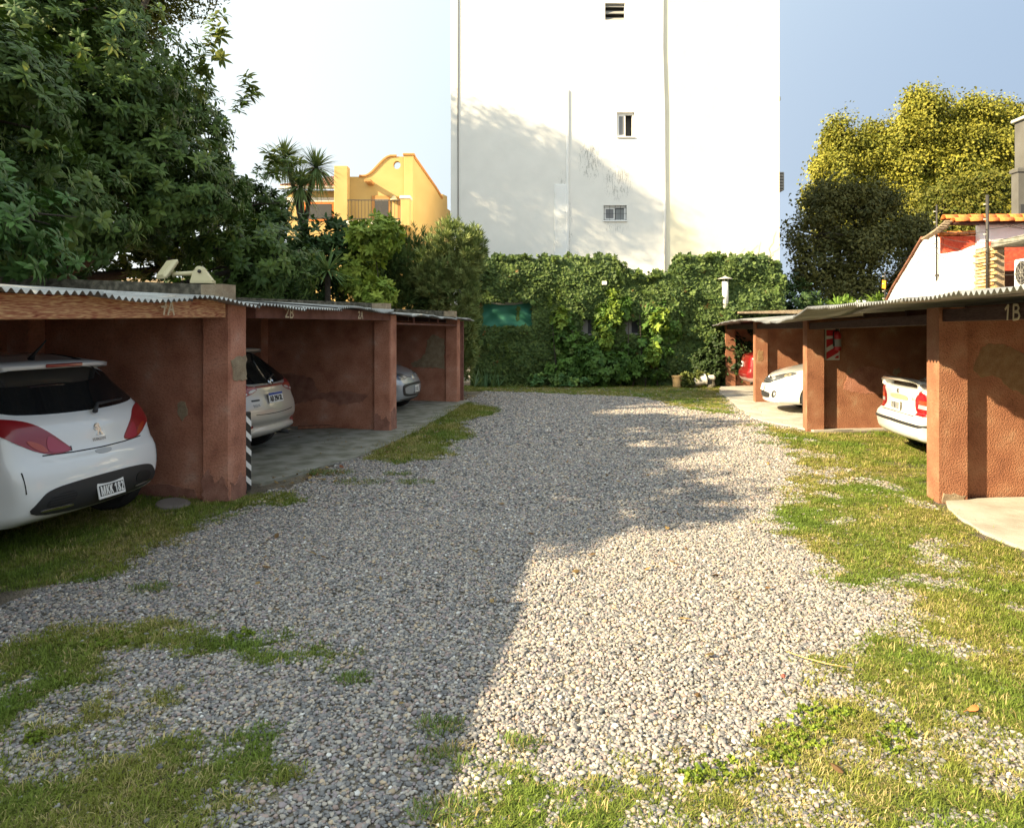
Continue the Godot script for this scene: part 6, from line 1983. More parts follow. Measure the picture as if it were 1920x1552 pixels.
	tree("strap_shrub", "bright drooping strap leaved plant by the foot of the gabled house", V(11.2, 24.8), V(11.2, 24.8, 1.6), 0.05, [[10.9, 2.35, 24.6, 0.8, 0.4, 0.5], [11.8, 2.35, 24.6, 0.7, 0.45, 0.5]], strap, M.leaf_matt, M.bark, 60, 0.8, 1.3, Vector3(0.06, 0.13, 0.02), Vector3(0.18, 0.26, 0.04), 59, "", "shrub", 1.0)
	build_ivy()
	build_border_plants()

func build_cordyline() -> void:
	var t := thing("cordyline_tree", "branching cordyline palm with spiky heads before the yellow house", "tree", V(-6.55, 24.0))
	var st := stool()
	st.set_smooth_group(0)
	var heads := [Vector3(-0.75, 7.25, 0.1), Vector3(0.25, 6.95, 0.0), Vector3(-0.2, 6.3, 0.25), Vector3(-1.5, 4.6, 0.3)]
	add_tube(st, [Vector3.ZERO, Vector3(0.05, 2.5, 0), Vector3(-0.15, 4.7, 0)], [0.16, 0.12, 0.1], 10)
	for h in heads:
		add_tube(st, [Vector3(-0.15, 4.7 if h.y > 5 else 3.8, 0), Vector3(-0.15, 5.3 if h.y > 5 else 4.1, 0).lerp(h, 0.45), h], [0.085, 0.07, 0.06], 8)
	st.index()
	obj(t, "trunk", done(st), M.bark)
	var r := RandomNumberGenerator.new()
	r.seed = 81
	var m := leaf_mat(0.5, 0.35)
	m.vertex_color_use_as_albedo = false
	m.albedo_color = lin(0.09, 0.15, 0.055)
	for h in heads:
		var s := stool()
		for k in 260:
			var e := asin(clampf(lerpf(-0.85, 1.0, r.randf()), -1.0, 1.0))
			var a := r.randf() * TAU
			var dir := Vector3(cos(a) * cos(e), sin(e), sin(a) * cos(e))
			leaf_shape(s, Vector3.ZERO, dir, dir.cross(Vector3(0.1, 1, 0.05)).normalized(), r.randf_range(0.7, 1.05), 0.05, 0.12 + 0.25 * r.randf(), 3, 0.1)
		var o := obj(t, "leaf_head", done(s), m, h)
		if h.y < 5: o.scale = Vector3(0.7, 0.7, 0.7)
	var y := thing("yucca", "spiky pale green yucca rosette above the middle left bay roof", "plant", V(-4.45, 18.0, 0.0))
	obj(y, "stem", tube([Vector3.ZERO, Vector3(0.02, 1.6, 0), Vector3(0, 3.1, 0)], [0.1, 0.08, 0.07], 8), M.bark)
	var s2 := stool()
	for k in 90:
		var e := asin(lerpf(-0.4, 1.0, r.randf()))
		var a := r.randf() * TAU
		var dir := Vector3(cos(a) * cos(e), sin(e), sin(a) * cos(e))
		leaf_shape(s2, Vector3.ZERO, dir, dir.cross(Vector3(0.1, 1, 0.05)).normalized(), r.randf_range(0.6, 0.9), 0.05, 0.2, 3, 0.1)
	var m2 := leaf_mat(0.5, 0.4)
	m2.vertex_color_use_as_albedo = false
	m2.albedo_color = lin(0.12, 0.2, 0.07)
	obj(y, "leaf_head", done(s2), m2, Vector3(0, 3.15, 0))

func build_ivy() -> void:
	var r := RandomNumberGenerator.new()
	r.seed = 91
	var f := FastNoiseLite.new()
	f.seed = 17
	f.frequency = 0.55
	f.fractal_octaves = 3
	var t := thing("ivy", "dense clipped ivy covering the annex wall up to the white facade", "ivy", V(0, AD, 0))
	var mesh := whorl(6, 0.115, 0.082, 0.3, 0.15, 49, 2)
	var h := Heap.new()
	var n := 0
	while n < 21000:
		var x := r.randf_range(-1.2, 8.35)
		var y := r.randf_range(0.02, 4.1)
		if y > ivy_top(x) + 0.26 * f.get_noise_2d(x * 5.0, 3.0): continue
		var hole := false
		for o in IVY_HOLES:
			if x > o[0] - 0.02 and x < o[2] + 0.02 and y > o[1] - 0.05 and y < o[3] + 0.02: hole = true
		if hole: continue
		n += 1
		var bulge := 0.2 + 0.3 * f.get_noise_2d(x, y) + 0.10 * maxf(0.0, f.get_noise_2d(x * 3.0, y * 3.0))
		if x > 4.3 and y > 2.0: bulge += 0.12
		var z := bulge * pow(r.randf(), 0.35)
		if y > ivy_top(x) - 0.25: z -= r.randf() * 0.5 * (1.0 - (ivy_top(x) - y) / 0.25)
		var dir := Vector3(r.randf_range(-0.6, 0.6), r.randf_range(-0.15, 0.9), 1.0)
		var c := tint(r, Vector3(0.033, 0.064, 0.019), Vector3(0.105, 0.148, 0.036))
		if r.randf() < 0.006: c = Color(0.13, 0.08, 0.025)
		h.add(spin_basis(dir, r.randf() * TAU, r.randf_range(0.8, 1.35)), Vector3(x, y, z), c)
	# loose shoots that have escaped the shears
	for k in 70:
		var x := r.randf_range(-1.1, 8.2)
		var y := ivy_top(x) - 0.1 if k < 34 else r.randf_range(1.0, 3.7)
		var way := Vector3(r.randf_range(-0.5, 0.5), 1.0 if k < 34 else r.randf_range(-0.9, 0.4), r.randf_range(0.3, 1.0)).normalized()
		for m in 7:
			h.add(spin_basis(way + Vector3(r.randf_range(-0.6, 0.6), 0.4, r.randf_range(-0.6, 0.6)), r.randf() * TAU, r.randf_range(0.6, 1.0)), Vector3(x, y, 0.2) + way * 0.055 * m - Vector3.UP * 0.004 * m * m, tint(r, Vector3(0.05, 0.09, 0.02), Vector3(0.13, 0.18, 0.04)))
	scatter(t, "leaves", mesh, M.leaf, h)
	# larger leaved creeper billowing out in the middle
	var v := thing("creeper", "bright large leaved creeper billowing from the middle of the ivy", "vine", V(2.8, AD - 0.1, 0))
	var st := stool()
	for k in 9:
		var x := -1.4 + 0.38 * k
		add_tube(st, [Vector3(x, 0, 0.35), Vector3(x + r.randf_range(-0.3, 0.3), 1.0, 0.3), Vector3(x + r.randf_range(-0.5, 0.5), 2.2, 0.2)], [0.02, 0.015, 0.01], 6)
	obj(v, "stem", done(st), M.bark)
	var big := whorl(7, 0.17, 0.095, 0.45, 0.2, 50)
	var h2 := Heap.new()
	var o2 := V(2.8, AD - 0.1, 0)
	crown(h2, [[1.75, 0.55, 22.9, 0.9, 0.6, 0.45], [2.9, 0.6, 22.75, 1.2, 0.75, 0.6], [4.1, 0.75, 22.9, 1.0, 0.9, 0.5], [1.6, 1.6, 23.0, 0.45, 0.8, 0.3], [2.9, 1.9, 22.95, 0.38, 0.75, 0.32], [3.3, 2.5, 23.0, 0.45, 0.55, 0.3], [4.6, 1.9, 22.95, 0.75, 0.75, 0.4], [2.3, 1.1, 22.85, 0.6, 0.45, 0.4]], 1500, 0.8, 1.3, Vector3(0.03, 0.075, 0.016), Vector3(0.10, 0.18, 0.03), 92, o2, 0.4, -0.35, 0.5)
	crown(h2, [[1.5, 2.0, 22.85, 0.3, 0.45, 0.25], [3.1, 2.35, 22.75, 0.3, 0.6, 0.25], [2.75, 1.5, 22.7, 0.3, 0.6, 0.25], [4.5, 2.0, 22.65, 0.35, 0.45, 0.25], [4.25, 0.95, 22.45, 0.3, 0.4, 0.25], [2.1, 2.8, 23.0, 0.15, 0.25, 0.15]], 330, 0.8, 1.3, Vector3(0.09, 0.16, 0.025), Vector3(0.22, 0.29, 0.04), 93, o2, 0.4, -0.5, 0.6)
	scatter(v, "foliage", big, M.leaf, h2)
	# rough growth in the corner by the red car
	tree("ivy_thicket", "dark ragged ivy thicket spilling over beside the red car", V(7.2, 22.75), V(7.2, 22.75, 0.5), 0.04, [[6.6, 0.9, 22.8, 0.7, 0.9, 0.35], [7.3, 1.3, 22.9, 0.6, 1.0, 0.3], [6.0, 0.6, 22.7, 0.5, 0.6, 0.35], [8.1, 1.2, 23.0, 0.6, 1.2, 0.25]], mesh, M.leaf, M.bark, 2600, 0.9, 1.5, Vector3(0.014, 0.03, 0.01), Vector3(0.045, 0.07, 0.02), 94, "", "vine", 0.3, -0.4, 0.5)

func clump(called: String, label: String, at: Vector3, n: int, length: float, width: float, lo: float, hi: float, droop: float, col: Vector3, seed_n: int, category := "plant", spread := 0.08, group := "") -> void:
	var r := RandomNumberGenerator.new()
	r.seed = seed_n
	var t := thing(called, label, category, at, 0.0, group)
	var m := leaf_mat(0.5, 0.45)
	m.vertex_color_use_as_albedo = false
	m.albedo_color = lin(col.x, col.y, col.z)
	for k in n:
		var st := stool()
		var a := r.randf() * TAU
		var e := r.randf_range(lo, hi)
		var dir := Vector3(cos(a) * cos(e), sin(e), sin(a) * cos(e))
		leaf_shape(st, Vector3(r.randf_range(-spread, spread), 0, r.randf_range(-spread, spread)), dir, dir.cross(Vector3(0.1, 1, 0.03)).normalized(), length * r.randf_range(0.6, 1.1), width, droop, 4, 0.15)
		obj(t, "leaf", done(st), m)

func build_border_plants() -> void:
	clump("agapanthus", "upright clump of long blue green leaves below the tarpaulin window", V(-0.95, 22.6), 34, 0.68, 0.06, 0.75, 1.45, 0.12, Vector3(0.07, 0.14, 0.06), 101, "plant", 0.22)
	clump("agapanthus", "smaller clump of long blue green leaves beside the low yellowish tuft", V(-0.5, 22.55), 20, 0.6, 0.05, 0.75, 1.4, 0.12, Vector3(0.08, 0.15, 0.06), 102, "plant", 0.15)
	clump("tuft_plant", "low yellowish green tuft between the leaf clump and the leafy edging", V(0.15, 22.6), 40, 0.36, 0.035, 0.4, 1.2, 0.4, Vector3(0.12, 0.16, 0.05), 103, "plant", 0.25)
	var med := whorl(7, 0.12, 0.08, 0.3, 0.3, 63)
	tree("leafy_edging", "low bright leafy edging at the foot of the creeper", V(1.1, 22.45), V(1.1, 22.45, 0.05), 0.015, [[0.75, 0.2, 22.4, 0.35, 0.22, 0.3], [1.3, 0.25, 22.35, 0.5, 0.25, 0.3], [2.0, 0.18, 22.3, 0.45, 0.18, 0.25]], med, M.leaf_matt, M.bark, 150, 0.8, 1.3, Vector3(0.05, 0.13, 0.05), Vector3(0.18, 0.26, 0.06), 104, "", "plant", 0.8)
	# pots and stones at the right of the creeper
	var pot := [Vector2(0.001, 0.02), Vector2(0.10, 0.0), Vector2(0.13, 0.02), Vector2(0.155, 0.30), Vector2(0.17, 0.32), Vector2(0.17, 0.36), Vector2(0.14, 0.36), Vector2(0.13, 0.3), Vector2(0.001, 0.28)]
	var p1 := thing("flower_pot", "tall terracotta pot at the left end of the pot group", "pot", V(4.95, 22.35))
	obj(p1, "pot", lathe(pot, 20), M.clay_pot)
	obj(p1, "soil", lathe([Vector2(0.001, 0.301), Vector2(0.128, 0.301)], 16), M.soil)
	var p2 := thing("flower_pot", "pale overturned pot lying among the small succulents", "pot", V(5.45, 22.3, 0.17))
	obj(p2, "pot", lathe(pot, 20), M.stone_white).rotation = Vector3(0.3, 0, -1.3)
	var p3 := thing("planter_stone", "white rounded stone block on a dark foot right of the pots", "stone", V(5.95, 22.3))
	obj(p3, "block", rbox(Vector3(0.24, 0.16, 0.2), 0.05), M.stone_white, Vector3(0, 0.3, 0))
	obj(p3, "foot", lathe([Vector2(0.001, 0.0), Vector2(0.12, 0.0), Vector2(0.14, 0.08), Vector2(0.10, 0.2), Vector2(0.12, 0.23), Vector2(0.001, 0.23)], 14), M.mossy)
	var suc := whorl(9, 0.09, 0.05, 0.1, 0.6, 64, 2)
	tree("succulents", "small succulents growing between the pots", V(5.45, 22.3), V(5.45, 22.3, 0.1), 0.012, [[5.3, 0.28, 22.28, 0.32, 0.2, 0.2], [5.65, 0.3, 22.28, 0.25, 0.2, 0.2], [5.2, 0.12, 22.2, 0.2, 0.12, 0.15]], suc, M.leaf_matt, M.bark, 130, 0.8, 1.3, Vector3(0.08, 0.11, 0.03), Vector3(0.2, 0.22, 0.06), 105, "", "plant", 1.0)

# ---------------------------------------------------------------- gravel, grass
const GRASS_LEFT := [-2.74, 4.00, -2.51, 4.18, -2.33, 4.29, -2.08, 4.10, -2.14, 3.84, -1.95, 3.55, -1.65, 3.40, -1.55, 3.28, -1.40, 3.11, -1.08, 3.15, -0.95, 2.98, -0.90, 2.74, -1.08, 2.70, -1.05, 2.4, -1.2, 0.8, -3.4, 0.8, -3.5, 4.00]
const GRASS_STRIP := [-2.34, 4.25, -1.94, 4.31, -1.59, 4.20, -1.04, 4.03, -0.92, 3.84, -1.08, 3.79, -1.48, 3.91, -2.01, 4.02]
const GRASS_CAR := [-6.6, 7.0, -4.78, 7.6, -3.79, 7.70, -3.05, 7.3, -2.77, 7.6, -2.25, 7.88, -2.06, 7.30, -2.67, 7.04, -2.71, 6.21, -2.72, 5.51, -2.85, 5.04, -3.14, 4.95, -3.46, 4.8, -4.66, 4.5, -7.5, 4.2]
const GRASS_BAY := [-1.98, 10.26, -1.74, 12.21, -1.29, 16.41, -1.13, 17.63, -0.35, 16.41, -0.33, 15.35, -0.90, 14.00, -0.87, 12.86, -0.55, 11.90, -0.97, 11.33, -0.80, 10.13, -1.48, 9.44, -1.83, 9.83]
const GRASS_FAR := [-1.9, 23.1, 8.4, 23.0, 6.2, 22.3, 5.5, 19.5, 5.0, 17.0, 4.55, 15.06, 4.03, 15.26, 3.73, 16.30, 3.26, 19.04, 1.70, 19.83, -0.15, 20.70, -1.50, 21.06]
const GRASS_RIGHT := [4.52, 13.60, 4.90, 12.46, 5.17, 12.27, 8.5, 12.9, 8.0, 8.0, 4.62, 7.75, 4.05, 7.21, 4.12, 7.00, 3.86, 6.43, 3.85, 5.0, 3.9, 2.3, 4.5, 0.8, -0.15, 0.8, -0.13, 2.53, -0.11, 2.80, -0.06, 2.94, 0.08, 2.77, 0.26, 2.83, 0.38, 2.98, 0.49, 2.83, 0.68, 2.90, 0.97, 2.94, 1.10, 3.13, 1.41, 3.35, 1.62, 3.55, 1.73, 3.84, 1.99, 4.10, 2.43, 4.67, 2.50, 4.86, 2.17, 5.06, 2.32, 5.41, 2.27, 6.10, 2.40, 7.00, 2.82, 7.44, 2.95, 7.93, 3.53, 9.15, 4.02, 10.82]

func blade_tuft(n: int, tall: float, wide: float, seed_n: int, lean := 0.9) -> ArrayMesh:
	var r := RandomNumberGenerator.new()
	r.seed = seed_n
	var st := stool()
	for k in n:
		var a := r.randf() * TAU
		var base := Vector3(r.randf_range(-1, 1), 0, r.randf_range(-1, 1)) * 0.022
		var e := r.randf_range(0.35, 1.35) * lean
		var dir := Vector3(cos(a) * cos(e), sin(e), sin(a) * cos(e))
		var side := dir.cross(Vector3.UP).normalized() * wide / 2.0
		var l := tall * r.randf_range(0.6, 1.2)
		var m := base + dir * l * 0.55
		var tip := base + dir * l - Vector3.UP * l * 0.18
		st.add_vertex(base - side); st.add_vertex(base + side); st.add_vertex(m + side * 0.8)
		st.add_vertex(base - side); st.add_vertex(m + side * 0.8); st.add_vertex(m - side * 0.8)
		st.add_vertex(m - side * 0.8); st.add_vertex(m + side * 0.8); st.add_vertex(tip)
	return done(st)

func pebble_mesh(seed_n: int) -> ArrayMesh:
	var sp := SphereMesh.new()
	sp.radial_segments = 9
	sp.rings = 5
	sp.radius = 0.5
	sp.height = 1.0
	var f := FastNoiseLite.new()
	f.seed = seed_n
	f.frequency = 1.1
	var a := sp.get_mesh_arrays()
	var v: PackedVector3Array = a[Mesh.ARRAY_VERTEX]
	var idx: PackedInt32Array = a[Mesh.ARRAY_INDEX]
	var st := SurfaceTool.new()
	st.begin(Mesh.PRIMITIVE_TRIANGLES)
	st.set_smooth_group(0)
	for i in idx:
		var p := v[i]
		p *= 1.0 + 0.6 * f.get_noise_3dv(p * 1.5)
		p.y = clampf(p.y, -0.36, 0.36) * 0.85
		st.add_vertex(p)
	st.index()
	return done(st)

func worn(p: Vector2, f: FastNoiseLite) -> float:
	# 0 where the sward is whole .. 1 where it is worn through to the stones
	var w := smoothstep(0.14, 0.34, f.get_noise_2d(p.x * 2.2 + 40.0, p.y * 2.2))
	w = maxf(w, 0.9 * (1.0 - smoothstep(0.6, 1.1, Vector2((p.x + 1.82) / 0.22, (p.y - 2.97) / 0.22).length())))
	if p.x > -0.2 and p.y < 3.1 and p.x < 1.7: w = maxf(w, 0.85 * smoothstep(-0.1, 0.1, f.get_noise_2d(p.x * 5.0, p.y * 5.0 + 70.0)))
	return w

func grass_at(p: Vector2, patches: Array, f: FastNoiseLite) -> Array:
	# the patch that a point lies in, with ragged edges; empty where there is only gravel
	var q := p + Vector2(f.get_noise_2d(p.x * 4.0, p.y * 4.0), f.get_noise_2d(p.x * 4.0 + 90.0, p.y * 4.0)) * 0.24 + Vector2(rng.randfn(), rng.randfn()) * 0.055
	for s in patches:
		if Geometry2D.is_point_in_polygon(q, s[0]): return s
	return []

func build_gravel_and_grass() -> void:
	var f := FastNoiseLite.new()
	f.seed = 5
	f.frequency = 0.5
	f.fractal_octaves = 3
	var patches := [[poly2(GRASS_LEFT), 1.0, 0.35], [poly2(GRASS_STRIP), 1.6, 0.5], [poly2(GRASS_CAR), 0.15, 1.0], [poly2(GRASS_BAY), 0.1, 1.0], [poly2(GRASS_FAR), 0.1, 0.0], [poly2(GRASS_RIGHT), 0.8, 0.0]]
	var r := RandomNumberGenerator.new()
	r.seed = 3
	# each patch: outline, how worn it is, and how much of it is long
	# pebbles: slate, grey, beige, pinkish, white
	var tones := [Vector3(0.10, 0.10, 0.105), Vector3(0.165, 0.16, 0.16), Vector3(0.26, 0.245, 0.23), Vector3(0.36, 0.315, 0.26), Vector3(0.44, 0.39, 0.32), Vector3(0.33, 0.235, 0.20), Vector3(0.26, 0.21, 0.215), Vector3(0.44, 0.33, 0.21), Vector3(0.62, 0.60, 0.56)]
	var share := [0.15, 0.18, 0.19, 0.15, 0.08, 0.08, 0.10, 0.05, 0.02]
	var heaps := [Heap.new(), Heap.new(), Heap.new()]
	# bands of distance: from, to, how many per square metre, size
	for band in [[0.8, 2.3, 1500.0, 0.02], [2.3, 4.2, 7600.0, 0.0138], [4.2, 7.0, 6200.0, 0.0146], [7.0, 11.0, 3400.0, 0.0185], [11.0, 22.2, 1500.0, 0.0255]]:
		var x0: float = -3.4 if band[0] < 7.0 else -2.6
		var x1: float = 3.6 if band[0] < 7.0 else 5.6
		var n := int((band[1] - band[0]) * (x1 - x0) * band[2])
		for k in n:
			var p := Vector2(r.randf_range(x0, x1), r.randf_range(band[0], band[1]))
			if absf(p.x) > 0.72 * p.y + 0.6: continue
			if p.x < left_line(p.y).x + 0.05 or p.x > right_line(p.y).x - 0.1: continue
			if p.y > 8.0 and p.y < 17.0 and p.x < left_line(p.y).x + 0.25 + 0.15 * f.get_noise_2d(p.x * 3.0, p.y * 3.0): continue
			var g := grass_at(p, patches, f)
			if g.size() and r.randf() > 0.03 + 0.8 * minf(1.0, worn(p, f) * g[1]): continue
			var w := r.randf()
			var i := 0
			while i < 8 and w > share[i]:
				w -= share[i]
				i += 1
			var c: Vector3 = tones[i].lerp(Vector3(0.235, 0.22, 0.205), 0.18) * r.randf_range(0.82, 1.2)
			var s: float = band[3] * clampf(1.0 + 0.32 * r.randfn(), 0.5, 2.0)
			var b := Basis(Vector3.UP, r.randf() * TAU) * Basis(Vector3.RIGHT, r.randf_range(-0.5, 0.5))
			b = b.scaled_local(Vector3(s * r.randf_range(0.9, 1.35), s * r.randf_range(0.7, 1.0), s))
			heaps[k % 3].add(b, V(p.x, p.y, s * r.randf_range(0.0, 0.42)), Color(c.x, c.y, c.z))
	var gv := Node3D.new()
	gv.name = "gravel"
	add_child(gv)
	tag(gv, "loose mixed grey and beige pebbles covering the drive", "gravel", "", "stuff")
	for k in 3: scatter(gv, "pebbles", pebble_mesh(200 + k), M.pebble, heaps[k])
	# grass
	var short := Heap.new()
	var long := Heap.new()
	for area in [[-3.6, 0.8, -0.7, 4.6, 4200.0], [-7.4, 4.3, -1.9, 8.0, 2300.0], [-2.2, 9.3, -0.2, 17.9, 1300.0], [-1.8, 14.8, 8.4, 23.1, 650.0], [-0.3, 0.8, 4.6, 5.0, 4200.0], [1.9, 5.0, 4.9, 8.5, 3000.0], [2.6, 8.5, 8.2, 13.6, 1400.0]]:
		var n := int((area[2] - area[0]) * (area[3] - area[1]) * area[4])
		for k in n:
			var p := Vector2(r.randf_range(area[0], area[2]), r.randf_range(area[1], area[3]))
			var g := grass_at(p, patches, f)
			if g.is_empty() or r.randf() < 0.88 * minf(1.0, worn(p, f) * g[1]): continue
			var lush := clampf(f.get_noise_2d(p.x * 1.3 - 30.0, p.y * 1.3) * 1.1 + 0.45, 0.0, 1.0)
			var dry: bool = r.randf() < 0.36 * (1.0 - lush)
			var c := Vector3(0.19, 0.195, 0.034).lerp(Vector3(0.12, 0.178, 0.025), lush)
			if dry: c = Vector3(0.38, 0.31, 0.13)
			c *= r.randf_range(0.7, 1.3)
			var s := r.randf_range(0.7, 1.25) * (1.0 if p.y < 9.0 else 1.35)
			var heap: Heap = long if r.randf() < 0.12 + 0.3 * g[2] else short
			heap.add(Basis(Vector3.UP, r.randf() * TAU).scaled(Vector3(s, s, s)), V(p.x, p.y, 0.0), Color(c.x, c.y, c.z))
	# tufts that have come up through the gravel
	for q in [[-0.30, 3.19, 0.08], [-0.25, 2.96, 0.1], [-0.24, 2.64, 0.11], [-0.78, 3.63, 0.07], [0.05, 3.07, 0.07], [-2.37, 4.91, 0.12], [-1.07, 8.35, 0.2], [-1.70, 8.35, 0.25], [4.3, 13.3, 0.3], [4.2, 12.3, 0.2], [3.9, 11.2, 0.2], [-1.35, 8.8, 0.15], [-2.2, 8.9, 0.25]]:
		for k in int(420 * q[2]):
			var a := r.randf() * TAU
			var d: float = q[2] * sqrt(r.randf()) * 1.2
			var c := Vector3(0.12, 0.17, 0.035) * r.randf_range(0.7, 1.3)
			if r.randf() < 0.2: c = Vector3(0.26, 0.21, 0.09)
			long.add(Basis(Vector3.UP, r.randf() * TAU).scaled(Vector3.ONE * r.randf_range(0.8, 1.4)), V(q[0] + d * cos(a), q[1] + d * sin(a) * 0.6, 0.0), Color(c.x, c.y, c.z))
	var gr := Node3D.new()
	gr.name = "grass"
	add_child(gr)
	tag(gr, "short patchy grass along both sides of the gravel", "grass", "", "stuff")
	scatter(gr, "short_blades", blade_tuft(10, 0.033, 0.0034, 301, 0.72), M.grass, short)
	scatter(gr, "long_blades", blade_tuft(8, 0.054, 0.0036, 302), M.grass, long)
	# clover-like weeds in the sunny gravel edge
	var weed := whorl(7, 0.016, 0.014, 0.1, 0.25, 303, 2)
	var w := Heap.new()
	for q in [[1.20, 3.11, 0.11], [1.35, 3.26, 0.10], [1.06, 2.99, 0.08], [0.82, 2.87, 0.08], [0.7, 2.84, 0.05], [1.64, 3.15, 0.06], [1.53, 3.05, 0.06], [1.45, 3.3, 0.06], [-2.2, 4.05, 0.09], [-1.5, 4.15, 0.06], [-1.98, 3.1, 0.04]]:
		for k in int(600 * q[2]):
			var a := r.randf() * TAU
			var d: float = q[2] * sqrt(r.randf()) * (1.15 + 0.9 * f.get_noise_2d(cos(a) * 5.0 + q[0] * 9.0, sin(a) * 5.0))
			var c := Vector3(0.11, 0.17, 0.02).lerp(Vector3(0.21, 0.25, 0.03), r.randf()) * r.randf_range(0.7, 1.2)
			w.add(spin_basis(Vector3(r.randf_range(-0.5, 0.5), 1, r.randf_range(-0.5, 0.5)), r.randf() * TAU, r.randf_range(0.7, 1.3)), V(q[0] + d * cos(a), q[1] + d * sin(a), r.randf_range(0.008, 0.022)), Color(c.x, c.y, c.z))
	# fallen leaves and crumbs of bark along the slab, under the shrubs and here and there on the stones
	var litter := Heap.new()
	for q in [[-2.3, 8.6, 0.45, 60], [-1.7, 10.6, 0.5, 45], [-1.5, 12.5, 0.5, 40], [-2.8, 11.5, 0.8, 30], [0.5, 22.2, 1.5, 70], [4.0, 21.9, 1.6, 60], [-1.3, 19.0, 0.6, 50], [0.8, 9.0, 2.4, 40], [1.0, 5.0, 1.6, 22], [-1.6, 5.2, 1.0, 16], [6.0, 16.0, 1.2, 20]]:
		for k in q[3]:
			var c := Vector3(0.16, 0.085, 0.035).lerp(Vector3(0.34, 0.23, 0.09), r.randf()) * r.randf_range(0.6, 1.2)
			litter.add(spin_basis(Vector3(r.randf_range(-0.5, 0.5), 1, r.randf_range(-0.5, 0.5)), r.randf() * TAU, r.randf_range(0.5, 1.2)), V(q[0] + r.randfn() * q[2] * 0.5, q[1] + r.randfn() * q[2] * 0.6, 0.032), Color(c.x, c.y, c.z))
	var lm := stool()
	leaf_shape(lm, Vector3(-0.03, 0, 0), Vector3(1, 0.15, 0).normalized(), Vector3(0, 0.1, 1).normalized(), 0.065, 0.034, 0.3, 4, 0.5)
	tag(scatter(self, "leaf_litter", done(lm), M.leaf_matt, litter), "scattered small brown fallen leaves on slab and stones", "leaf litter", "", "stuff")
	var wn := scatter(self, "weeds", weed, M.leaf_matt, w)
	tag(wn, "bright green clover like weeds in the gravel edge", "weeds", "", "stuff")

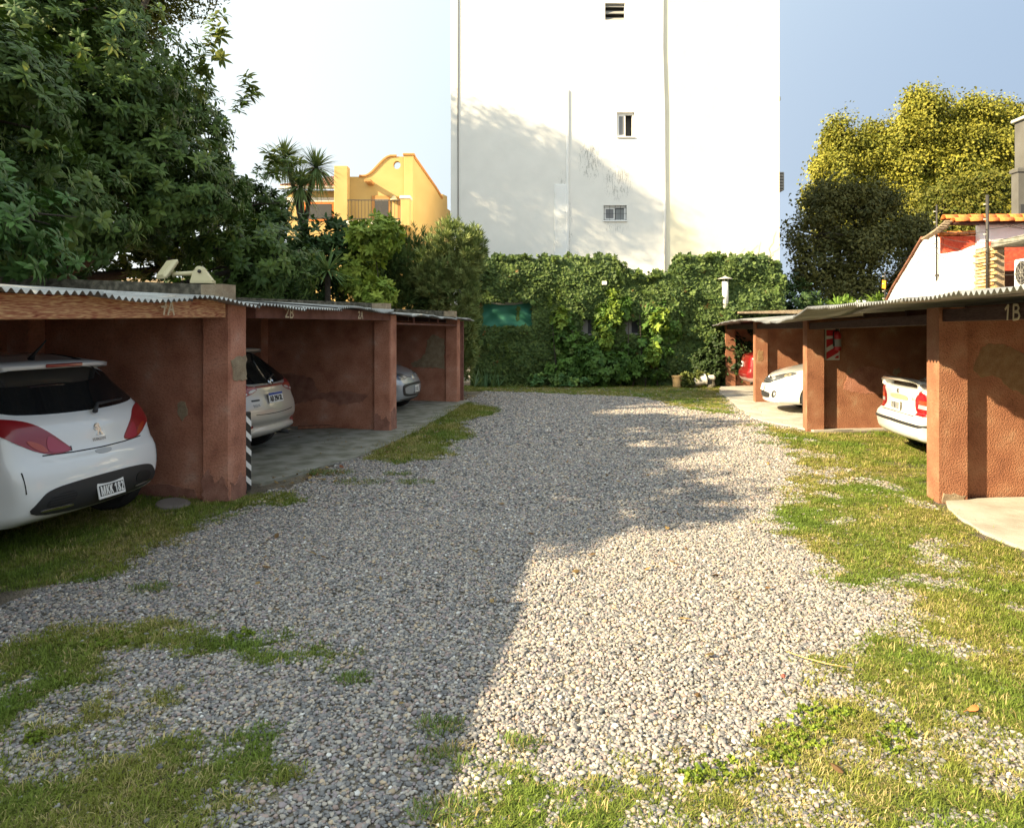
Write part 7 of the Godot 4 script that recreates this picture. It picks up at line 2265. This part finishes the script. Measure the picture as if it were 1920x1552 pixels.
# ---------------------------------------------------------------- small things
func build_small_things() -> void:
	# striped guard strip on the corner of the near left pillar
	var g := thing("corner_guard", "black and white striped guard strip beside the near left pillar", "guard", v3(left_line(7.79) + INTO_LEFT * 0.05, 0.0), row_turn())
	obj(g, "strip", rbox(Vector3(0.05, 0.82, 0.11), 0.006), M.black, Vector3(0, 0.44, 0))
	for k in 5:
		var y := 0.1 + k * 0.155
		var st := stool()
		for q in [[0.0255, 1]]:
			add_hexa(st, [Vector3(0.0255, y + 0.04, 0.054), Vector3(0.0255, y - 0.03, -0.054), Vector3(0.0255, y + 0.03, -0.054), Vector3(0.0255, y + 0.1, 0.054), Vector3(0.0275, y + 0.04, 0.054), Vector3(0.0275, y - 0.03, -0.054), Vector3(0.0275, y + 0.03, -0.054), Vector3(0.0275, y + 0.1, 0.054)])
			add_hexa(st, [Vector3(-0.025, y + 0.08, 0.0555), Vector3(0.025, y + 0.04, 0.0555), Vector3(0.025, y + 0.1, 0.0555), Vector3(-0.025, y + 0.14, 0.0555), Vector3(-0.025, y + 0.08, 0.0575), Vector3(0.025, y + 0.04, 0.0575), Vector3(0.025, y + 0.1, 0.0575), Vector3(-0.025, y + 0.14, 0.0575)])
		obj(g, "white_stripe", done(st), M.white)
	# old cream floodlight on the coping of the first left divider
	var at := left_line(7.37) + ROW * 0.153 + Vector2(-0.955, 0.297) * 0.42
	var l := thing("floodlight", "cream plastic floodlight with square head on the mossy coping", "floodlight", v3(at, 2.185), 0.1)
	var base := stool()
	base.set_smooth_group(-1)
	add_hexa(base, [Vector3(-0.11, 0, 0.06), Vector3(0.11, 0, 0.06), Vector3(0.11, 0, -0.06), Vector3(-0.11, 0, -0.06), Vector3(-0.11, 0.03, 0.06), Vector3(0.11, 0.03, 0.06), Vector3(0.11, 0.03, -0.06), Vector3(-0.11, 0.03, -0.06)])
	add_hexa(base, [Vector3(-0.108, 0.028, 0.052), Vector3(0.104, 0.028, 0.052), Vector3(0.104, 0.028, -0.052), Vector3(-0.108, 0.028, -0.052), Vector3(-0.085, 0.13, 0.04), Vector3(0.03, 0.13, 0.04), Vector3(0.03, 0.13, -0.04), Vector3(-0.085, 0.13, -0.04)])
	obj(l, "mount", done(base), M.cream)
	obj(l, "mount_cap", tube([Vector3(-0.025, 0.125, 0.04), Vector3(-0.025, 0.125, -0.04)], [0.05, 0.05], 18), M.cream)
	obj(l, "pivot", tube([Vector3(-0.02, 0.12, 0.045), Vector3(-0.02, 0.12, 0.06)], [0.018, 0.018], 12), M.iron)
	obj(l, "arm", tube([Vector3(-0.06, 0.105, 0), Vector3(-0.25, 0.095, 0), Vector3(-0.30, 0.088, 0)], [0.024, 0.022, 0.026], 12), M.cream)
	var hd := obj(l, "head", rbox(Vector3(0.05, 0.24, 0.20), 0.02), M.cream, Vector3(-0.35, 0.14, 0.0))
	hd.rotation = Vector3(0.0, 0.75, -0.6)
	obj(hd, "lens", rbox(Vector3(0.012, 0.2, 0.16), 0.005), M.cream, Vector3(-0.026, 0, 0))
	obj(hd, "back_rib", rbox(Vector3(0.03, 0.1, 0.1), 0.012), M.cream, Vector3(0.03, -0.02, 0))
	# fire extinguisher on its striped board
	var into := Vector2(0.995, 0.1)
	var fb := right_line(12.6) + into * 0.44 + ROW * 0.20
	var side := Vector3(-into.y, 0, -into.x).normalized()
	if side.z < 0: side = -side
	var al := Vector3(into.x, 0, -into.y).normalized()
	var ex := thing("extinguisher_board", "red and white striped board for the extinguisher on the carport wall", "sign", v3(fb, 1.2) + side * 0.112)
	ex.transform.basis = Basis(al, Vector3.UP, side)
	obj(ex, "board", rbox(Vector3(0.26, 0.54, 0.02), 0.004), M.stone_white, Vector3(0, 0.27, 0))
	for q in [[-0.11, 0.0, 0.11, 0.12, 0.11, 0.24, -0.11, 0.12], [-0.11, 0.2, 0.02, 0.27, 0.02, 0.36, -0.11, 0.34], [-0.11, 0.4, 0.11, 0.4, 0.11, 0.5, -0.11, 0.5], [0.04, 0.02, 0.11, 0.02, 0.11, 0.07, 0.06, 0.05]]:
		obj(ex, "red_stripe", prism(poly2(q), 0.004), M.red_paint, Vector3(0, 0.012, 0.013))
	var fe := thing("fire_extinguisher", "dark red fire extinguisher hanging on the striped board", "extinguisher", v3(fb, 1.36) + side * 0.19 + al * 0.05)
	fe.transform.basis = Basis(al, Vector3.UP, side)
	obj(fe, "cylinder", lathe([Vector2(0.001, 0), Vector2(0.05, 0.0), Vector2(0.06, 0.015), Vector2(0.06, 0.26), Vector2(0.045, 0.31), Vector2(0.02, 0.335), Vector2(0.001, 0.335)], 20), M.red_paint)
	obj(fe, "label", lathe([Vector2(0.0608, 0.07), Vector2(0.0608, 0.2)], 20), M.grey_wall)
	obj(fe, "valve", rbox(Vector3(0.05, 0.05, 0.03), 0.006), M.black, Vector3(0, 0.355, 0))
	obj(fe, "handle", rbox(Vector3(0.12, 0.014, 0.02), 0.004), M.black, Vector3(0.03, 0.385, 0))
	obj(fe, "hose", tube([Vector3(-0.02, 0.35, 0), Vector3(-0.07, 0.33, 0.01), Vector3(-0.078, 0.22, 0.01), Vector3(-0.07, 0.08, 0.01)], [0.009, 0.009, 0.009, 0.012], 8), M.black)
	obj(fe, "bracket", rbox(Vector3(0.05, 0.03, 0.06), 0.004), M.iron, Vector3(0, 0.24, -0.075))
	# loose things on the ground
	var pk := thing("wood_plank", "short reddish plank lying at the foot of the middle left divider", "plank", V(-3.35, 12.78, 0.032), 0.28)
	obj(pk, "board", rbox(Vector3(0.62, 0.05, 0.12), 0.006), M.tile_brown, Vector3(0, 0.025, 0))
	obj(pk, "nail_plate", rbox(Vector3(0.04, 0.006, 0.04), 0.001), M.iron, Vector3(0.0, 0.053, 0.02))
	var ld := thing("stone_lid", "flat round stone lid at the foot of the first left divider", "stone", V(-3.28, 7.22, 0.0), 0.3)
	obj(ld, "disc", lathe([Vector2(0.001, 0.05), Vector2(0.12, 0.05), Vector2(0.155, 0.035), Vector2(0.16, 0.01), Vector2(0.14, 0.0), Vector2(0.001, 0.0)], 22), plain(0.15, 0.125, 0.11, 0.9)).rotation = Vector3(0.12, 0, -0.08)
	dead_leaf(V(2.02, 3.31, 0.02), "curled brown leaf standing in the sunny grass", 0.07, 5, Vector3(0.4, 0.13, 0.03))
	dead_leaf(V(1.32, 3.62, 0.02), "small rust red leaf on the pebbles by the dry stalk", 0.035, 6, Vector3(0.25, 0.06, 0.04))
	dead_leaf(V(-2.05, 9.1, 0.04), "brown leaf on the concrete before the beige car", 0.09, 7, Vector3(0.2, 0.07, 0.03))
	var tw := thing("dry_stalk", "long dry straw coloured stalk lying on the gravel edge", "stalk", V(1.55, 3.75, 0.03))
	obj(tw, "stalk", tube([Vector3(-0.12, 0.0, -0.14), Vector3(-0.06, 0.01, -0.04), Vector3(0.02, 0.012, 0.03), Vector3(0.13, 0.008, 0.07)], [0.003, 0.003, 0.003, 0.002], 6), plain(0.55, 0.36, 0.13, 0.8))

func dead_leaf(at: Vector3, label: String, size: float, seed_n: int, col: Vector3) -> void:
	var t := thing("dead_leaf", label, "leaf", at, seed_n * 1.3)
	var st := stool()
	leaf_shape(st, Vector3.ZERO, Vector3(0.7, 0.75, 0).normalized(), Vector3(0, 0.2, 1).normalized(), size, size * 0.7, 0.5, 5, 0.7)
	obj(t, "blade", done(st), plain(col.x, col.y, col.z, 0.8))
	obj(t, "stem", tube([Vector3(0.0, 0.0, 0), Vector3(-size * 0.3, -0.008, 0)], [0.0015, 0.001], 5), plain(col.x, col.y, col.z, 0.8))
